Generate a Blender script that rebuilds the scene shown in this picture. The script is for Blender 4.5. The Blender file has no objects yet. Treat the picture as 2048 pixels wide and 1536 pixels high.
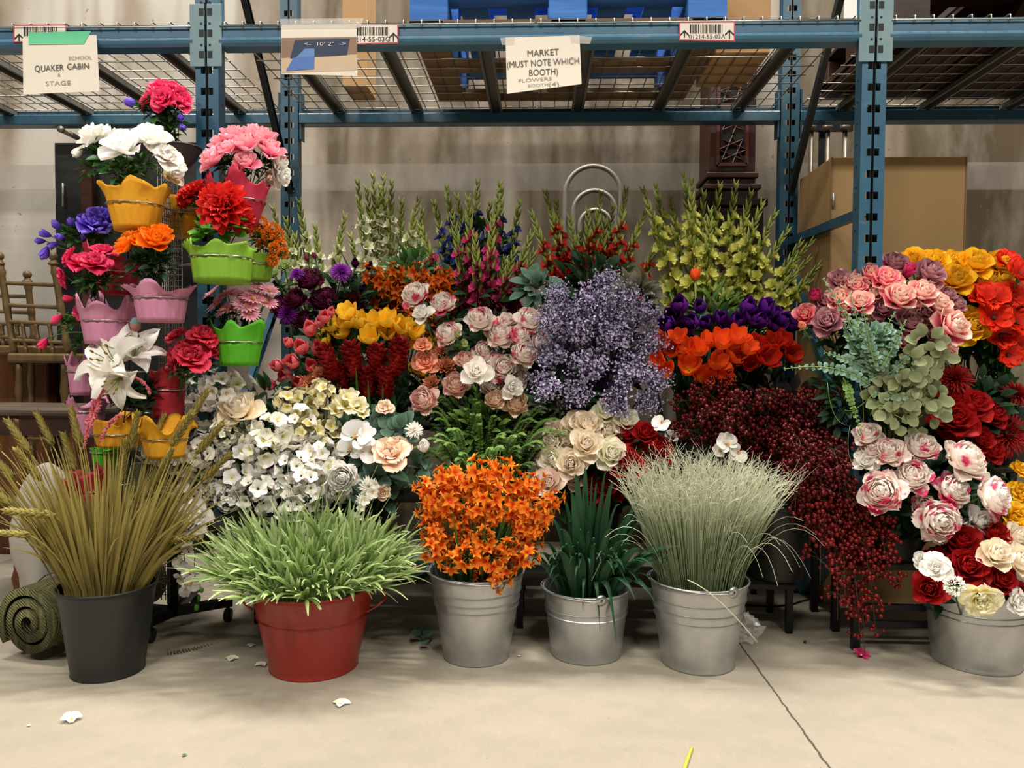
import bpy, math, random
import numpy as np
from mathutils import Vector, Matrix, Quaternion

SC = bpy.context.scene
COL = SC.collection
random.seed(7)
RNG = np.random.default_rng(7)
PI = math.pi
rad = math.radians

# ------------------------------------------------------------------ camera
IW, IH, FPX = 2048, 1536, 1538.0
CAMP = Vector((0.0, 0.0, 1.05))
CROT = (Matrix.Rotation(rad(2.08), 3, 'Z') @ Matrix.Rotation(rad(90 - 2.0), 3, 'X') @ Matrix.Rotation(0.0062, 3, 'Z'))
cam_data = bpy.data.cameras.new('camera')
cam_data.sensor_width = 36.0
cam_data.lens = FPX * 36.0 / IW
cam_data.clip_start = 0.05
cam = bpy.data.objects.new('camera', cam_data)
cam.matrix_world = Matrix.Translation(CAMP) @ CROT.to_4x4()
COL.objects.link(cam)
SC.camera = cam

# ------------------------------------------------------------------ world, lamps, exposure
SC.view_settings.view_transform = 'Standard'
SC.view_settings.look = 'None'
SC.view_settings.gamma = 1.0
SC.view_settings.exposure = 0.22
SC.view_settings.use_curve_mapping = False
world = bpy.data.worlds.new('hall_ambient')
SC.world = world
world.use_nodes = True
wb = world.node_tree.nodes['Background']
wb.inputs[0].default_value = (1.0, 0.93, 0.83, 1)
wb.inputs[1].default_value = 0.06

def area_lamp(name, x, y, z, sx, sy, power, col=(1.0, 0.935, 0.835), rx=0.0):
    l = bpy.data.lights.new(name, 'AREA')
    l.shape = 'RECTANGLE'; l.size = sx; l.size_y = sy
    l.energy = power; l.color = col
    o = bpy.data.objects.new(name, l)
    o.location = (x, y, z); o.rotation_euler = (rx, 0, 0)
    COL.objects.link(o)
    return o
for lx in (-4.2, -1.4, 1.4, 4.2):
    area_lamp('high_bay_lamp', lx, -1.7, 5.6, 1.2, 0.5, 185)
for lx in (-2.9, 0.0, 2.9):
    area_lamp('high_bay_lamp', lx, 2.92, 6.3, 1.2, 0.3, 270)

# ------------------------------------------------------------------ pixel helpers (photo frame -> a point at a given distance)
def ray(px, py):
    d = Vector(((px - IW / 2) / FPX, -(py - IH / 2) / FPX, -1.0))
    return CROT @ d
def at(px, py, Y):
    d = ray(px, py)
    return CAMP + d * ((Y - CAMP.y) / d.y)
def ground(px, py, z=0.0):
    d = ray(px, py)
    return CAMP + d * ((z - CAMP.z) / d.z)
def scale_at(Y):          # metres per photo pixel at distance Y
    return Y / FPX

# ------------------------------------------------------------------ materials
def lin(c):
    if isinstance(c, str):
        c = c.lstrip('#'); c = [int(c[i:i + 2], 16) / 255 for i in (0, 2, 4)]
    return tuple(x / 12.92 if x <= 0.04045 else ((x + 0.055) / 1.055) ** 2.4 for x in c) + (1.0,)
class NT:
    def __init__(s, name):
        s.m = bpy.data.materials.new(name); s.m.use_nodes = True
        s.t = s.m.node_tree; s.b = s.t.nodes['Principled BSDF']; s.out = s.t.nodes['Material Output']
    def n(s, typ, **kw):
        x = s.t.nodes.new(typ)
        for k, v in kw.items(): setattr(x, k, v)
        return x
    def l(s, a, b): s.t.links.new(a, b)
    def math(s, op, a, b=None):
        x = s.n('ShaderNodeMath', operation=op)
        for i, v in enumerate((a, b)):
            if v is None: continue
            if isinstance(v, (int, float)): x.inputs[i].default_value = v
            else: s.l(v, x.inputs[i])
        return x.outputs[0]
    def ramp(s, fac, stops, interp='LINEAR'):
        r = s.n('ShaderNodeValToRGB'); e = r.color_ramp; e.interpolation = interp
        while len(e.elements) < len(stops): e.elements.new(0.5)
        for el, (p, c) in zip(e.elements, stops):
            el.position = p; el.color = lin(c) if not isinstance(c, float) else (c, c, c, 1)
        s.l(fac, r.inputs[0]); return r.outputs[0]
    def mix(s, fac, a, b, mode='MIX'):
        x = s.n('ShaderNodeMix', data_type='RGBA', blend_type=mode)
        for i, v in ((0, fac), (6, a), (7, b)):
            if isinstance(v, (int, float)): x.inputs[i].default_value = v
            elif isinstance(v, tuple): x.inputs[i].default_value = v
            else: s.l(v, x.inputs[i])
        return x.outputs[2]
    def noise(s, scale, detail=3, rough=0.55, vec=None, dist=0.0):
        x = s.n('ShaderNodeTexNoise'); x.inputs['Scale'].default_value = scale
        x.inputs['Detail'].default_value = detail; x.inputs['Roughness'].default_value = rough
        x.inputs['Distortion'].default_value = dist
        if vec is not None: s.l(vec, x.inputs['Vector'])
        return x.outputs['Fac']
    def coord(s, which='Object'):
        if not hasattr(s, 'tc'): s.tc = s.n('ShaderNodeTexCoord')
        return s.tc.outputs[which]
    def mapping(s, vec, scale=(1, 1, 1), rot=(0, 0, 0)):
        x = s.n('ShaderNodeMapping'); x.inputs['Scale'].default_value = scale; x.inputs['Rotation'].default_value = rot
        s.l(vec, x.inputs['Vector']); return x.outputs[0]
    def bump(s, h, strength=0.2, dist=0.01):
        x = s.n('ShaderNodeBump'); x.inputs['Strength'].default_value = strength; x.inputs['Distance'].default_value = dist
        s.l(h, x.inputs['Height']); s.l(x.outputs[0], s.b.inputs['Normal'])
    def rough(s, v): s.b.inputs['Roughness'].default_value = v
MATS = {}
def mat(name, col, rough=0.55, metal=0.0, var=0.12, nscale=12.0, bump=0.0, bscale=60.0, stretch=(1, 1, 1), spec=0.4):
    """plain procedural material: colour with a little noise variation and bump"""
    if name in MATS: return MATS[name]
    s = NT(name); v = s.mapping(s.coord(), stretch)
    n = s.noise(nscale, 4, vec=v)
    c = lin(col)
    dark = tuple(x * (1 - var) for x in c[:3]) + (1,); lite = tuple(min(1, x * (1 + var)) for x in c[:3]) + (1,)
    s.l(s.mix(n, dark, lite), s.b.inputs['Base Color'])
    s.rough(rough); s.b.inputs['Metallic'].default_value = metal
    s.b.inputs['Specular IOR Level'].default_value = spec
    if bump: s.bump(s.noise(bscale, 3, vec=v), bump, 0.004)
    MATS[name] = s.m
    return s.m
def petal_mat(name, stops, blotch=None, rough=0.6, transl=0.22, vary=0.22, bl=(0.52, 0.62), bscale=1.6):
    """cloth petal: colour runs from petal base (0) to petal edge (1); small variation petal to petal"""
    if name in MATS: return MATS[name]
    s = NT(name)
    a = s.n('ShaderNodeAttribute', attribute_name='pt')
    r = s.n('ShaderNodeAttribute', attribute_name='pr')
    c = s.ramp(a.outputs['Fac'], [(p, q) for p, q in stops]) if len(stops) > 1 else None
    if c is None:
        rgb = s.n('ShaderNodeRGB'); rgb.outputs[0].default_value = lin(stops[0][1]); c = rgb.outputs[0]
    if blotch:
        oi0 = s.n('ShaderNodeObjectInfo')
        av = s.n('ShaderNodeVectorMath', operation='ADD'); s.l(s.coord(), av.inputs[0]); s.l(oi0.outputs['Random'], av.inputs[1])
        n = s.noise(bscale, 2, vec=av.outputs[0])
        f = s.ramp(n, [(bl[0], 0.0), (bl[1], 1.0)])
        c = s.mix(f, c, lin(blotch))
    oi = s.n('ShaderNodeObjectInfo')
    val = s.math('ADD', s.math('MULTIPLY', r.outputs['Fac'], vary), s.math('ADD', s.math('MULTIPLY', oi.outputs['Random'], vary * 0.6), 1.0 - vary * 0.8))
    hs = s.n('ShaderNodeHueSaturation'); s.l(val, hs.inputs['Value']); s.l(c, hs.inputs['Color'])
    col = hs.outputs[0]
    s.l(col, s.b.inputs['Base Color']); s.rough(rough); s.b.inputs['Specular IOR Level'].default_value = 0.25
    if transl:
        t = s.n('ShaderNodeBsdfTranslucent'); s.l(col, t.inputs[0])
        mx = s.n('ShaderNodeMixShader'); mx.inputs[0].default_value = transl
        s.l(s.b.outputs[0], mx.inputs[1]); s.l(t.outputs[0], mx.inputs[2]); s.l(mx.outputs[0], s.out.inputs[0])
    MATS[name] = s.m
    return s.m

# ------------------------------------------------------------------ mesh builder
class MB:
    def __init__(s):
        s.v = []; s.f = []; s.m = []; s.t = []; s.r = []; s.n = 0
    def add(s, verts, faces, mi=0, t=None, r=None):
        verts = np.asarray(verts, float).reshape(-1, 3); k = len(verts)
        s.v.append(verts)
        s.t.append(np.full(k, 0.5) if t is None else np.asarray(t, float).reshape(-1))
        s.r.append(np.full(k, random.random() if r is None else r))
        o = s.n
        s.f.extend([tuple(i + o for i in f) for f in faces]); s.m.extend([mi] * len(faces))
        s.n += k
    def merge(s, other, M=None, mi=0):
        V = np.concatenate(other.v)
        if M is not None:
            A = np.array(M)[:3, :3]; b = np.array(M)[:3, 3]; V = V @ A.T + b
        o = s.n
        s.v.append(V); s.t.append(np.concatenate(other.t)); s.r.append((np.concatenate(other.r) + random.random()) % 1.0)
        s.f.extend([tuple(i + o for i in f) for f in other.f]); s.m.extend([m + mi for m in other.m]); s.n += len(V)
    def mesh(s, name, mats, smooth=True, shift=None):
        me = bpy.data.meshes.new(name)
        V = np.concatenate(s.v) if s.v else np.zeros((0, 3))
        if shift is not None: V = V - np.array(shift)
        me.from_pydata(V.tolist(), [], s.f)
        if not isinstance(mats, (list, tuple)): mats = [mats]
        for m in mats: me.materials.append(m)
        me.polygons.foreach_set('material_index', s.m)
        me.polygons.foreach_set('use_smooth', [smooth] * len(s.f))
        for nm, arr in (('pt', s.t), ('pr', s.r)):
            a = me.attributes.new(nm, 'FLOAT', 'POINT')
            a.data.foreach_set('value', np.concatenate(arr).astype(np.float32) if arr else [])
        me.update()
        return me
    # ---- shapes
    def box(s, lo, hi, mi=0, M=None, bevel=0.0):
        (x0, y0, z0), (x1, y1, z1) = lo, hi
        if bevel > 0:
            b = min(bevel, abs(x1 - x0) / 2.1, abs(y1 - y0) / 2.1, abs(z1 - z0) / 2.1)
            bm = []
            V = []
            for sx, X in ((1, x0), (-1, x1)):
                for sy, Y in ((1, y0), (-1, y1)):
                    for sz, Z in ((1, z0), (-1, z1)):
                        V += [(X, Y + sy * b, Z + sz * b), (X + sx * b, Y, Z + sz * b), (X + sx * b, Y + sy * b, Z)]
            def I(i, j, k, a): return (i * 4 + j * 2 + k) * 3 + a
            F = []
            for i in (0, 1): F.append([I(i, 0, 0, 0), I(i, 1, 0, 0), I(i, 1, 1, 0), I(i, 0, 1, 0)])
            for j in (0, 1): F.append([I(0, j, 0, 1), I(1, j, 0, 1), I(1, j, 1, 1), I(0, j, 1, 1)])
            for k in (0, 1): F.append([I(0, 0, k, 2), I(1, 0, k, 2), I(1, 1, k, 2), I(0, 1, k, 2)])
            for i in (0, 1):
                for j in (0, 1): F.append([I(i, j, 0, 0), I(i, j, 1, 0), I(i, j, 1, 1), I(i, j, 0, 1)])
            for i in (0, 1):
                for k in (0, 1): F.append([I(i, 0, k, 0), I(i, 1, k, 0), I(i, 1, k, 2), I(i, 0, k, 2)])
            for j in (0, 1):
                for k in (0, 1): F.append([I(0, j, k, 1), I(1, j, k, 1), I(1, j, k, 2), I(0, j, k, 2)])
            for i in (0, 1):
                for j in (0, 1):
                    for k in (0, 1): F.append([I(i, j, k, 0), I(i, j, k, 1), I(i, j, k, 2)])
            V = np.array(V, float)
        else:
            V = np.array([(x, y, z) for x in (x0, x1) for y in (y0, y1) for z in (z0, z1)], float)
            F = [(0, 1, 3, 2), (4, 6, 7, 5), (0, 4, 5, 1), (2, 3, 7, 6), (0, 2, 6, 4), (1, 5, 7, 3)]
        c = V.mean(0); FF = []
        for f in F:
            p = V[list(f)]; nrm = np.cross(p[1] - p[0], p[2] - p[0])
            FF.append(list(f) if np.dot(nrm, p.mean(0) - c) >= 0 else list(f)[::-1])
        if M is not None:
            A = np.array(M); V = V @ A[:3, :3].T + A[:3, 3]
        s.add(V, FF, mi)
    def tube(s, pts, r0, r1=None, n=6, mi=0, caps=True, radii=None, t=None):
        P = np.array([tuple(p) for p in pts], float); k = len(P)
        if r1 is None: r1 = r0
        R = np.linspace(r0, r1, k) if radii is None else np.asarray(radii, float)
        T = np.gradient(P, axis=0); T /= np.linalg.norm(T, axis=1)[:, None] + 1e-12
        up = np.array([0, 0, 1.0]) if abs(T[0][2]) < 0.9 else np.array([1.0, 0, 0])
        a = np.cross(up, T[0]); a /= np.linalg.norm(a)
        V = []
        ang = np.linspace(0, 2 * PI, n, endpoint=False)
        for i in range(k):
            a = a - T[i] * np.dot(a, T[i]); a /= np.linalg.norm(a) + 1e-12
            b = np.cross(T[i], a)
            V.append(P[i] + R[i] * (np.cos(ang)[:, None] * a + np.sin(ang)[:, None] * b))
        V = np.concatenate(V)
        F = [(i * n + j, i * n + (j + 1) % n, (i + 1) * n + (j + 1) % n, (i + 1) * n + j) for i in range(k - 1) for j in range(n)]
        if caps: F += [tuple(range(n))[::-1], tuple((k - 1) * n + j for j in range(n))]
        s.add(V, F, mi, t=np.repeat(np.linspace(0, 1, k), n) if t is None else np.full(k * n, t))
    def lathe(s, prof, n=32, mi=0, c=(0, 0, 0), t=None, wob=None, close=False):
        k = len(prof); ang = np.linspace(0, 2 * PI, n, endpoint=False)
        V = []; 
        for i, (r, z) in enumerate(prof):
            rr = np.full(n, r); zz = np.full(n, z)
            if wob is not None: rr, zz = wob(i, rr, zz, ang)
            V.append(np.stack([rr * np.cos(ang) + c[0], rr * np.sin(ang) + c[1], zz + c[2]], 1))
        V = np.concatenate(V)
        F = [(i * n + j, i * n + (j + 1) % n, (i + 1) * n + (j + 1) % n, (i + 1) * n + j) for i in range(k - 1) for j in range(n)]
        s.add(V, F, mi, t=np.repeat(np.linspace(0, 1, k), n))
    def ball(s, c, r, n=8, m=5, mi=0, sz=1.0, t=0.5):
        V = [(0, 0, -1)]
        for i in range(1, m):
            th = -PI / 2 + PI * i / m
            for j in range(n):
                V.append((math.cos(th) * math.cos(2 * PI * j / n), math.cos(th) * math.sin(2 * PI * j / n), math.sin(th)))
        V.append((0, 0, 1)); V = np.array(V) * np.array([r, r, r * sz]) + np.array(tuple(c))
        F = [(0, 1 + (j + 1) % n, 1 + j) for j in range(n)]
        for i in range(m - 2):
            for j in range(n):
                a = 1 + i * n; F.append((a + j, a + (j + 1) % n, a + n + (j + 1) % n, a + n + j))
        e = len(V) - 1; a = 1 + (m - 2) * n
        F += [(a + j, a + (j + 1) % n, e) for j in range(n)]
        s.add(V, F, mi, t=np.full(len(V), t))
    def petal(s, L=1, W=.4, a0=20, a1=60, c=.8, phi=0, r0=.03, z0=0, nu=5, nv=6, p=1.0, prof='round', ruf=0, k=2, mi=0, t0=0, t1=1, twist=0, M=None):
        v = np.linspace(0, 1, nv); a = np.radians(a0 + (a1 - a0) * v ** p)
        dx = np.sin(a) * L / (nv - 1); dz = np.cos(a) * L / (nv - 1)
        x = r0 + np.concatenate([[0], np.cumsum((dx[1:] + dx[:-1]) / 2)])
        z = z0 + np.concatenate([[0], np.cumsum((dz[1:] + dz[:-1]) / 2)])
        if prof == 'round': w = (0.25 + 0.75 * np.sin(np.minimum(v / .62, 1) * PI / 2)) * np.sqrt(np.clip(1 - np.clip((v - .55) / .47, 0, 1) ** 2.2, .02, 1))
        elif prof == 'lance': w = (0.3 + .7 * np.sin(np.minimum(v / .45, 1) * PI / 2)) * np.clip(1 - np.clip((v - .4) / .6, 0, 1) ** 1.7, .03, 1)
        elif prof == 'spoon': w = (0.12 + .88 * np.clip(v / .7, 0, 1) ** 1.6) * np.sqrt(np.clip(1 - np.clip((v - .7) / .31, 0, 1) ** 2, .03, 1))
        elif prof == 'strap': w = np.clip(1 - np.clip((v - .75) / .26, 0, 1) ** 2, .1, 1) * (0.6 + .4 * np.minimum(v * 3, 1))
        else: w = np.ones(nv)
        w = w * W; u = np.linspace(-1, 1, nu)
        U, Wd = np.meshgrid(u, w); 
        y = Wd * np.sin(U * c) / max(c, .05); off = Wd * (1 - np.cos(U * c)) / max(c, .05)
        if ruf:
            ph = random.random() * 6.28
            VV = np.repeat(v[:, None], nu, 1)
            off = off + ruf * VV ** 1.4 * (np.sin(k * PI * U + ph) * .8 + .5 * np.sin(VV * 9 + ph * 2) * np.abs(U))
        ca, sa = np.cos(a)[:, None], np.sin(a)[:, None]
        X = x[:, None] - off * ca; Z = z[:, None] + off * sa
        if twist: y = y + twist * (v[:, None] ** 2)
        cp, sp = math.cos(phi), math.sin(phi)
        V = np.stack([X * cp - y * sp, X * sp + y * cp, Z], -1).reshape(-1, 3)
        if M is not None:
            A = np.array(M); V = V @ A[:3, :3].T + A[:3, 3]
        F = [(i * nu + j, i * nu + j + 1, (i + 1) * nu + j + 1, (i + 1) * nu + j) for i in range(nv - 1) for j in range(nu - 1)]
        tt = np.repeat((t0 + (t1 - t0) * v)[:, None], nu, 1)
        s.add(V, F, mi, t=tt)
    def blade(s, pts, w, side=None, mi=0, fold=0.25, taper=(.6, 1.0, .05), t=(0, 1)):
        """a long leaf along pts with a V fold"""
        P = np.array([tuple(p) for p in pts], float); k = len(P)
        T = np.gradient(P, axis=0); T /= np.linalg.norm(T, axis=1)[:, None] + 1e-12
        if side is None: side = RNG.normal(size=3)
        S = np.cross(T, np.cross(np.asarray(tuple(side), float)[None, :], T)); S /= np.linalg.norm(S, axis=1)[:, None] + 1e-9
        Nn = np.cross(S, T)
        v = np.linspace(0, 1, k)
        ww = w * np.interp(v, [0, .45, 1], taper)
        V = np.stack([P - S * ww[:, None], P - Nn * (ww * fold)[:, None], P + S * ww[:, None]], 1).reshape(-1, 3)
        F = []
        for i in range(k - 1):
            for j in (0, 1): F.append((i * 3 + j, i * 3 + j + 1, (i + 1) * 3 + j + 1, (i + 1) * 3 + j))
        s.add(V, F, mi, t=np.repeat(t[0] + (t[1] - t[0]) * v, 3))
    def leaf(s, p, d, nrm, L, W, mi=0, bend=0.15, rnd=False):
        """one small leaf: base p, direction d, normal nrm"""
        p = np.array(tuple(p), float); d = np.array(tuple(d), float); d /= np.linalg.norm(d) + 1e-9
        nrm = np.array(tuple(nrm), float); sd = np.cross(d, nrm); sd /= np.linalg.norm(sd) + 1e-9; nrm = np.cross(sd, d)
        prof = [(0, .12), (.3, .85), (.62, .9), (.88, .5), (1, .05)] if rnd else [(0, .1), (.28, .8), (.55, .85), (.82, .45), (1, .03)]
        V = []; tt = []
        for v, w in prof:
            c = p + d * (L * v) - nrm * (bend * L * v * v)
            V += [c - sd * (w * W) + nrm * (w * W * .25), c, c + sd * (w * W) + nrm * (w * W * .25)]; tt += [v, v * .6, v]
        F = []
        for i in range(len(prof) - 1):
            for j in (0, 1): F.append((i * 3 + j, i * 3 + j + 1, (i + 1) * 3 + j + 1, (i + 1) * 3 + j))
        s.add(V, F, mi, t=tt)

def bez(p0, p1, p2, k):
    t = np.linspace(0, 1, k)[:, None]
    a, b, c = (np.array(tuple(p), float) for p in (p0, p1, p2))
    return (1 - t) ** 2 * a + 2 * t * (1 - t) * b + t * t * c

# ------------------------------------------------------------------ scene objects
def thing(name, label, cat, loc=(0, 0, 0), group=None, rot=None):
    o = bpy.data.objects.new(name, None); o.empty_display_size = .05
    o.location = tuple(loc)
    if rot is not None: o.rotation_euler = rot
    COL.objects.link(o)
    o['label'] = label; o['category'] = cat
    if group: o['group'] = group
    return o
def link(name, me, parent=None, M=None, label=None):
    o = bpy.data.objects.new(name, me); COL.objects.link(o)
    if parent is not None: o.parent = parent
    if M is not None: o.matrix_local = M
    if label: o['label'] = label
    return o
def part(name, mb, mats, parent, smooth=True, world=True, label=None):
    """a child mesh; with world=True its vertices are given in world space of an unrotated parent"""
    me = mb.mesh(name, mats, smooth, shift=tuple(parent.location) if (parent is not None and world) else None)
    return link(name, me, parent, label=label)
def single(name, mb, mats, label, cat, group=None, smooth=True, org=None):
    V = np.concatenate(mb.v)
    if org is None:
        org = ((V[:, 0].min() + V[:, 0].max()) / 2, (V[:, 1].min() + V[:, 1].max()) / 2, V[:, 2].min())
    o = link(name, mb.mesh(name, mats, smooth, shift=org)); o.location = org
    o['label'] = label; o['category'] = cat
    if group: o['group'] = group
    return o
def struct(name, mb, mats, smooth=False, label=None, parent=None):
    o = link(name, mb.mesh(name, mats, smooth), parent); o['kind'] = 'structure'
    if label: o['label'] = label
    return o
def aim(d, spin=0.0):
    q = Vector(d).normalized().to_track_quat('Z', 'Y')
    return (q @ Quaternion((0, 0, 1), spin)).to_matrix().to_4x4()
def place(loc, d, r, spin=0.0):
    return Matrix.Translation(Vector(loc)) @ aim(d, spin) @ Matrix.Scale(r, 4)
_TXT = {}
def text_mb(body, size, depth=0.0004):
    key = (body, size)
    if key in _TXT: return _TXT[key]
    cu = bpy.data.curves.new('lettering', 'FONT'); cu.body = body; cu.size = size; cu.align_x = 'CENTER'; cu.align_y = 'CENTER'
    cu.extrude = depth; cu.resolution_u = 3
    ob = bpy.data.objects.new('lettering', cu); COL.objects.link(ob)
    bpy.context.view_layer.update()
    me = bpy.data.meshes.new_from_object(ob.evaluated_get(bpy.context.evaluated_depsgraph_get()))
    COL.objects.unlink(ob); bpy.data.objects.remove(ob); bpy.data.curves.remove(cu)
    mb = MB(); V = np.array([v.co[:] for v in me.vertices]) if len(me.vertices) else np.zeros((0, 3))
    mb.add(V, [tuple(p.vertices) for p in me.polygons]); bpy.data.meshes.remove(me)
    _TXT[key] = mb
    return mb
# ================================================================== SETTING
def floor_mat():
    s = NT('floor_concrete'); o = s.coord()
    n1 = s.noise(1.1, 5, .6, o); n2 = s.noise(9, 4, .6, o); n3 = s.noise(60, 3, .6, s.mapping(o, (1, .35, 1)))
    c = s.ramp(n1, [(.3, '#8d8578'), (.7, '#9d9585')])
    c = s.mix(s.math('MULTIPLY', s.ramp(n2, [(.45, 0.0), (.75, 1.0)]), .25), c, lin('#78736a'))
    c = s.mix(s.math('MULTIPLY', s.ramp(n3, [(.55, 0.0), (.8, 1.0)]), .22), c, lin('#aaa393'))
    sp = s.noise(95, 1, .5, o); c = s.mix(s.math('MULTIPLY', s.ramp(sp, [(.74, 0.0), (.78, 1.0)]), .55), c, lin('#6b665b'))
    # sawn joint across the slab
    sep = s.n('ShaderNodeSeparateXYZ'); s.l(o, sep.inputs[0])
    wob = s.math('MULTIPLY', s.math('SUBTRACT', s.noise(25, 2, .6, o), .5), .012)
    d = s.math('ADD', s.math('SUBTRACT', s.math('SUBTRACT', sep.outputs[0], JX0), s.math('MULTIPLY', s.math('SUBTRACT', sep.outputs[1], JY0), JS)), wob)
    j = s.math('LESS_THAN', s.math('ABSOLUTE', d), .0035)
    c = s.mix(j, c, lin('#4b463e'))
    s.l(c, s.b.inputs['Base Color']); s.rough(.62); s.b.inputs['Specular IOR Level'].default_value = .35
    s.bump(s.math('SUBTRACT', s.noise(140, 3, .6, o), s.math('MULTIPLY', j, .8)), .12, .004)
    return s.m
ja, jb = ground(1490, 1302), ground(1648, 1520)
JX0, JY0, JS = ja.x, ja.y, (jb.x - ja.x) / (jb.y - ja.y)
mb = MB(); mb.box((-7, -5, -.1), (7, 4.5, 0))
struct('floor', mb, floor_mat(), label='pale concrete warehouse floor with one sawn joint')

def wall_mat():
    s = NT('wall_drywall'); o = s.coord()
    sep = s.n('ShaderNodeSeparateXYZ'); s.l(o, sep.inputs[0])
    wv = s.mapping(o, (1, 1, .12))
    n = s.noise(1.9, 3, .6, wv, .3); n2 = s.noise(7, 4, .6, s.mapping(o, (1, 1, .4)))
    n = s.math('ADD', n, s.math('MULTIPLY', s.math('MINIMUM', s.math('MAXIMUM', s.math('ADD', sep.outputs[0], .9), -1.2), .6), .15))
    c = s.ramp(n, [(.34, '#a6a199'), (.44, '#83776a'), (.52, '#534938'), (.58, '#685f51'), (.66, '#4a3f30')])  # pale mud to tan paper; right-hand tans also darkened for shade below the pallets
    # horizontal filled joint of the boards
    band = s.math('LESS_THAN', s.math('ABSOLUTE', s.math('SUBTRACT', sep.outputs[2], 2.06)), .075)
    c = s.mix(s.math('MULTIPLY', band, .5), c, lin('#807a74'))
    c = s.mix(s.math('MULTIPLY', s.ramp(n2, [(.45, 0.0), (.7, 1.0)]), .18), c, lin('#b9b5ad'))
    dots = s.noise(30, 1, .4, o); c = s.mix(s.math('MULTIPLY', s.ramp(dots, [(.76, 0.0), (.78, 1.0)]), .6), c, lin('#5d5348'))
    s.l(c, s.b.inputs['Base Color']); s.rough(.8); s.b.inputs['Specular IOR Level'].default_value = .2
    return s.m
WY = 4.35
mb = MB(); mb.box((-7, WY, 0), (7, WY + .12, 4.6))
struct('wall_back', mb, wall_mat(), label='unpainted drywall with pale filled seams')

# ================================================================== PALLET RACK
YF, YR = 2.86, 3.80                      # front face of the front and of the rear posts / beams
XL = (at(414, 200, YF).x + at(578, 200, YR).x) / 2
XR = (at(1751, 200, YF).x + at(1579, 200, YR).x) / 2
BAY = XR - XL
ZB, ZT = at(1080, 88, YF).z, at(1080, 44, YF).z
def blue_mat(name, a, b, worn):
    s = NT(name); o = s.coord()
    n = s.noise(4, 5, .65, s.mapping(o, (1, 1, 1))); n2 = s.noise(16, 5, .7, s.mapping(o, (.5, 1, 1.6)))
    c = s.ramp(n, [(.3, a), (.7, b)])
    c = s.mix(s.math('MULTIPLY', s.ramp(n2, [(.62, 0.0), (.74, 1.0)]), worn), c, lin('#8d7f66'))
    s.l(c, s.b.inputs['Base Color']); s.rough(.36); s.b.inputs['Specular IOR Level'].default_value = .5
    s.bump(s.noise(40, 2, .5, o), .06, .003)
    return s.m
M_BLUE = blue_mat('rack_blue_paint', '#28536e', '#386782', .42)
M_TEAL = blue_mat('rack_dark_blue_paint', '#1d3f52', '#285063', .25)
M_PLATE = blue_mat('rack_connector_paint', '#5e7f88', '#74929a', .6)
M_DARK = mat('dark_steel', '#1b2226', .5, .3)
M_CHAN = mat('galvanised_channel', '#6a6862', .5, .4, .15)
M_WIRE = mat('zinc_wire', '#8f8d86', .4, .7)

def post(name, x, y, label, m):
    """C shaped rack post: two slotted front faces with a gap, side webs and open back"""
    t = thing(name, label, 'rack post', (x, y, 0), 'pallet rack posts')
    mb = MB(); w, gap, nin, hh, H = .0435, .005, .023, 4.2, 4.2; Z0 = .46 if y == YF else 0
    for sx in (-1, 1):
        def bx(a, b, y0, y1, z0, z1, mi=0):
            mb.box((x + min(sx * a, sx * b), y + y0, z0), (x + max(sx * a, sx * b), y + y1, z1), mi)
        bx(nin, w, 0, .003, Z0, H)
        bx(w - .003, w, .003, .060, Z0, H)
        bx(w - .018, w - .003, .057, .060, Z0, H)
        k = 0
        while k * .0777 < H:
            z0 = k * .0777
            if z0 < Z0: k += 1; continue
            bx(gap, nin, 0, .003, z0 + .027, min(H, z0 + .0777)); k += 1
        bx(gap, gap + .002, .003, .03, Z0, H, 1)
        bx(.030, w - .003, .026, .028, Z0, H, 1)
        for k in range(5, 30):
            bx(w - .0005, w + .0006, .030, .038, .12 + k * .0777, .128 + k * .0777, 1)
    part('post_column', mb, [m, M_DARK], t, smooth=False)
    if Z0:      # set-back leg: the lower end slants to the rear
        mb = MB(); d = Vector((0, .62, -Z0 - .03)); Mx = Matrix.Translation((x, y + .035, Z0 + .03)) @ d.to_track_quat('Z', 'X').to_matrix().to_4x4(); mb.box((-.044, -.03, 0), (.044, .03, d.length), 0, Mx); part('slanted_leg', mb, m, t, smooth=False); y += .62
    mb = MB(); mb.box((x - .07, y - .02, 0), (x + .07, y + .1, .008), bevel=.002)
    part('foot_plate', mb, M_DARK, t, smooth=False)
    return t
PL = post('rack_post', XL, YF, 'blue slotted rack post in front, behind the tiered pot stand', M_BLUE)
PR = post('rack_post', XR, YF, 'blue slotted rack post in front of the plywood crate', M_BLUE)
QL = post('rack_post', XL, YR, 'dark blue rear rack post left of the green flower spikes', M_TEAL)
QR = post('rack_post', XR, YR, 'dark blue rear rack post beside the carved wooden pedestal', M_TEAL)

M_BRACE = mat('brace_blue', '#24495f', .65, 0, .2, spec=.15)
def brace(x, y0, z0, y1, z1, label, m):
    mb = MB(); d = Vector((0, y1 - y0, z1 - z0)); L = d.length
    Mx = Matrix.Translation((x, y0, z0)) @ d.to_track_quat('Z', 'X').to_matrix().to_4x4()
    mb.box((-.018, -.003, 0), (.018, .0, L), 0, Mx); mb.box((-.018, 0, 0), (-.015, .022, L), 0, Mx); mb.box((.015, 0, 0), (.018, .022, L), 0, Mx)
    single('frame_brace', mb, m, label, 'rack brace', 'rack frame braces', smooth=False)
for x, side, ref in ((XL, 'left', 'beside the pink rose pot'), (XR, 'right', 'beside the carved pedestal')):
    brace(x, YF + .08, 2.84, YR, 1.86, f'upper diagonal brace of the {side} rack frame, {ref}', M_DARK)
brace(XR, YF + .08, 1.60, YR, 1.62, 'level teal brace of the right rack frame at the plywood crate', M_TEAL)
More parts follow.
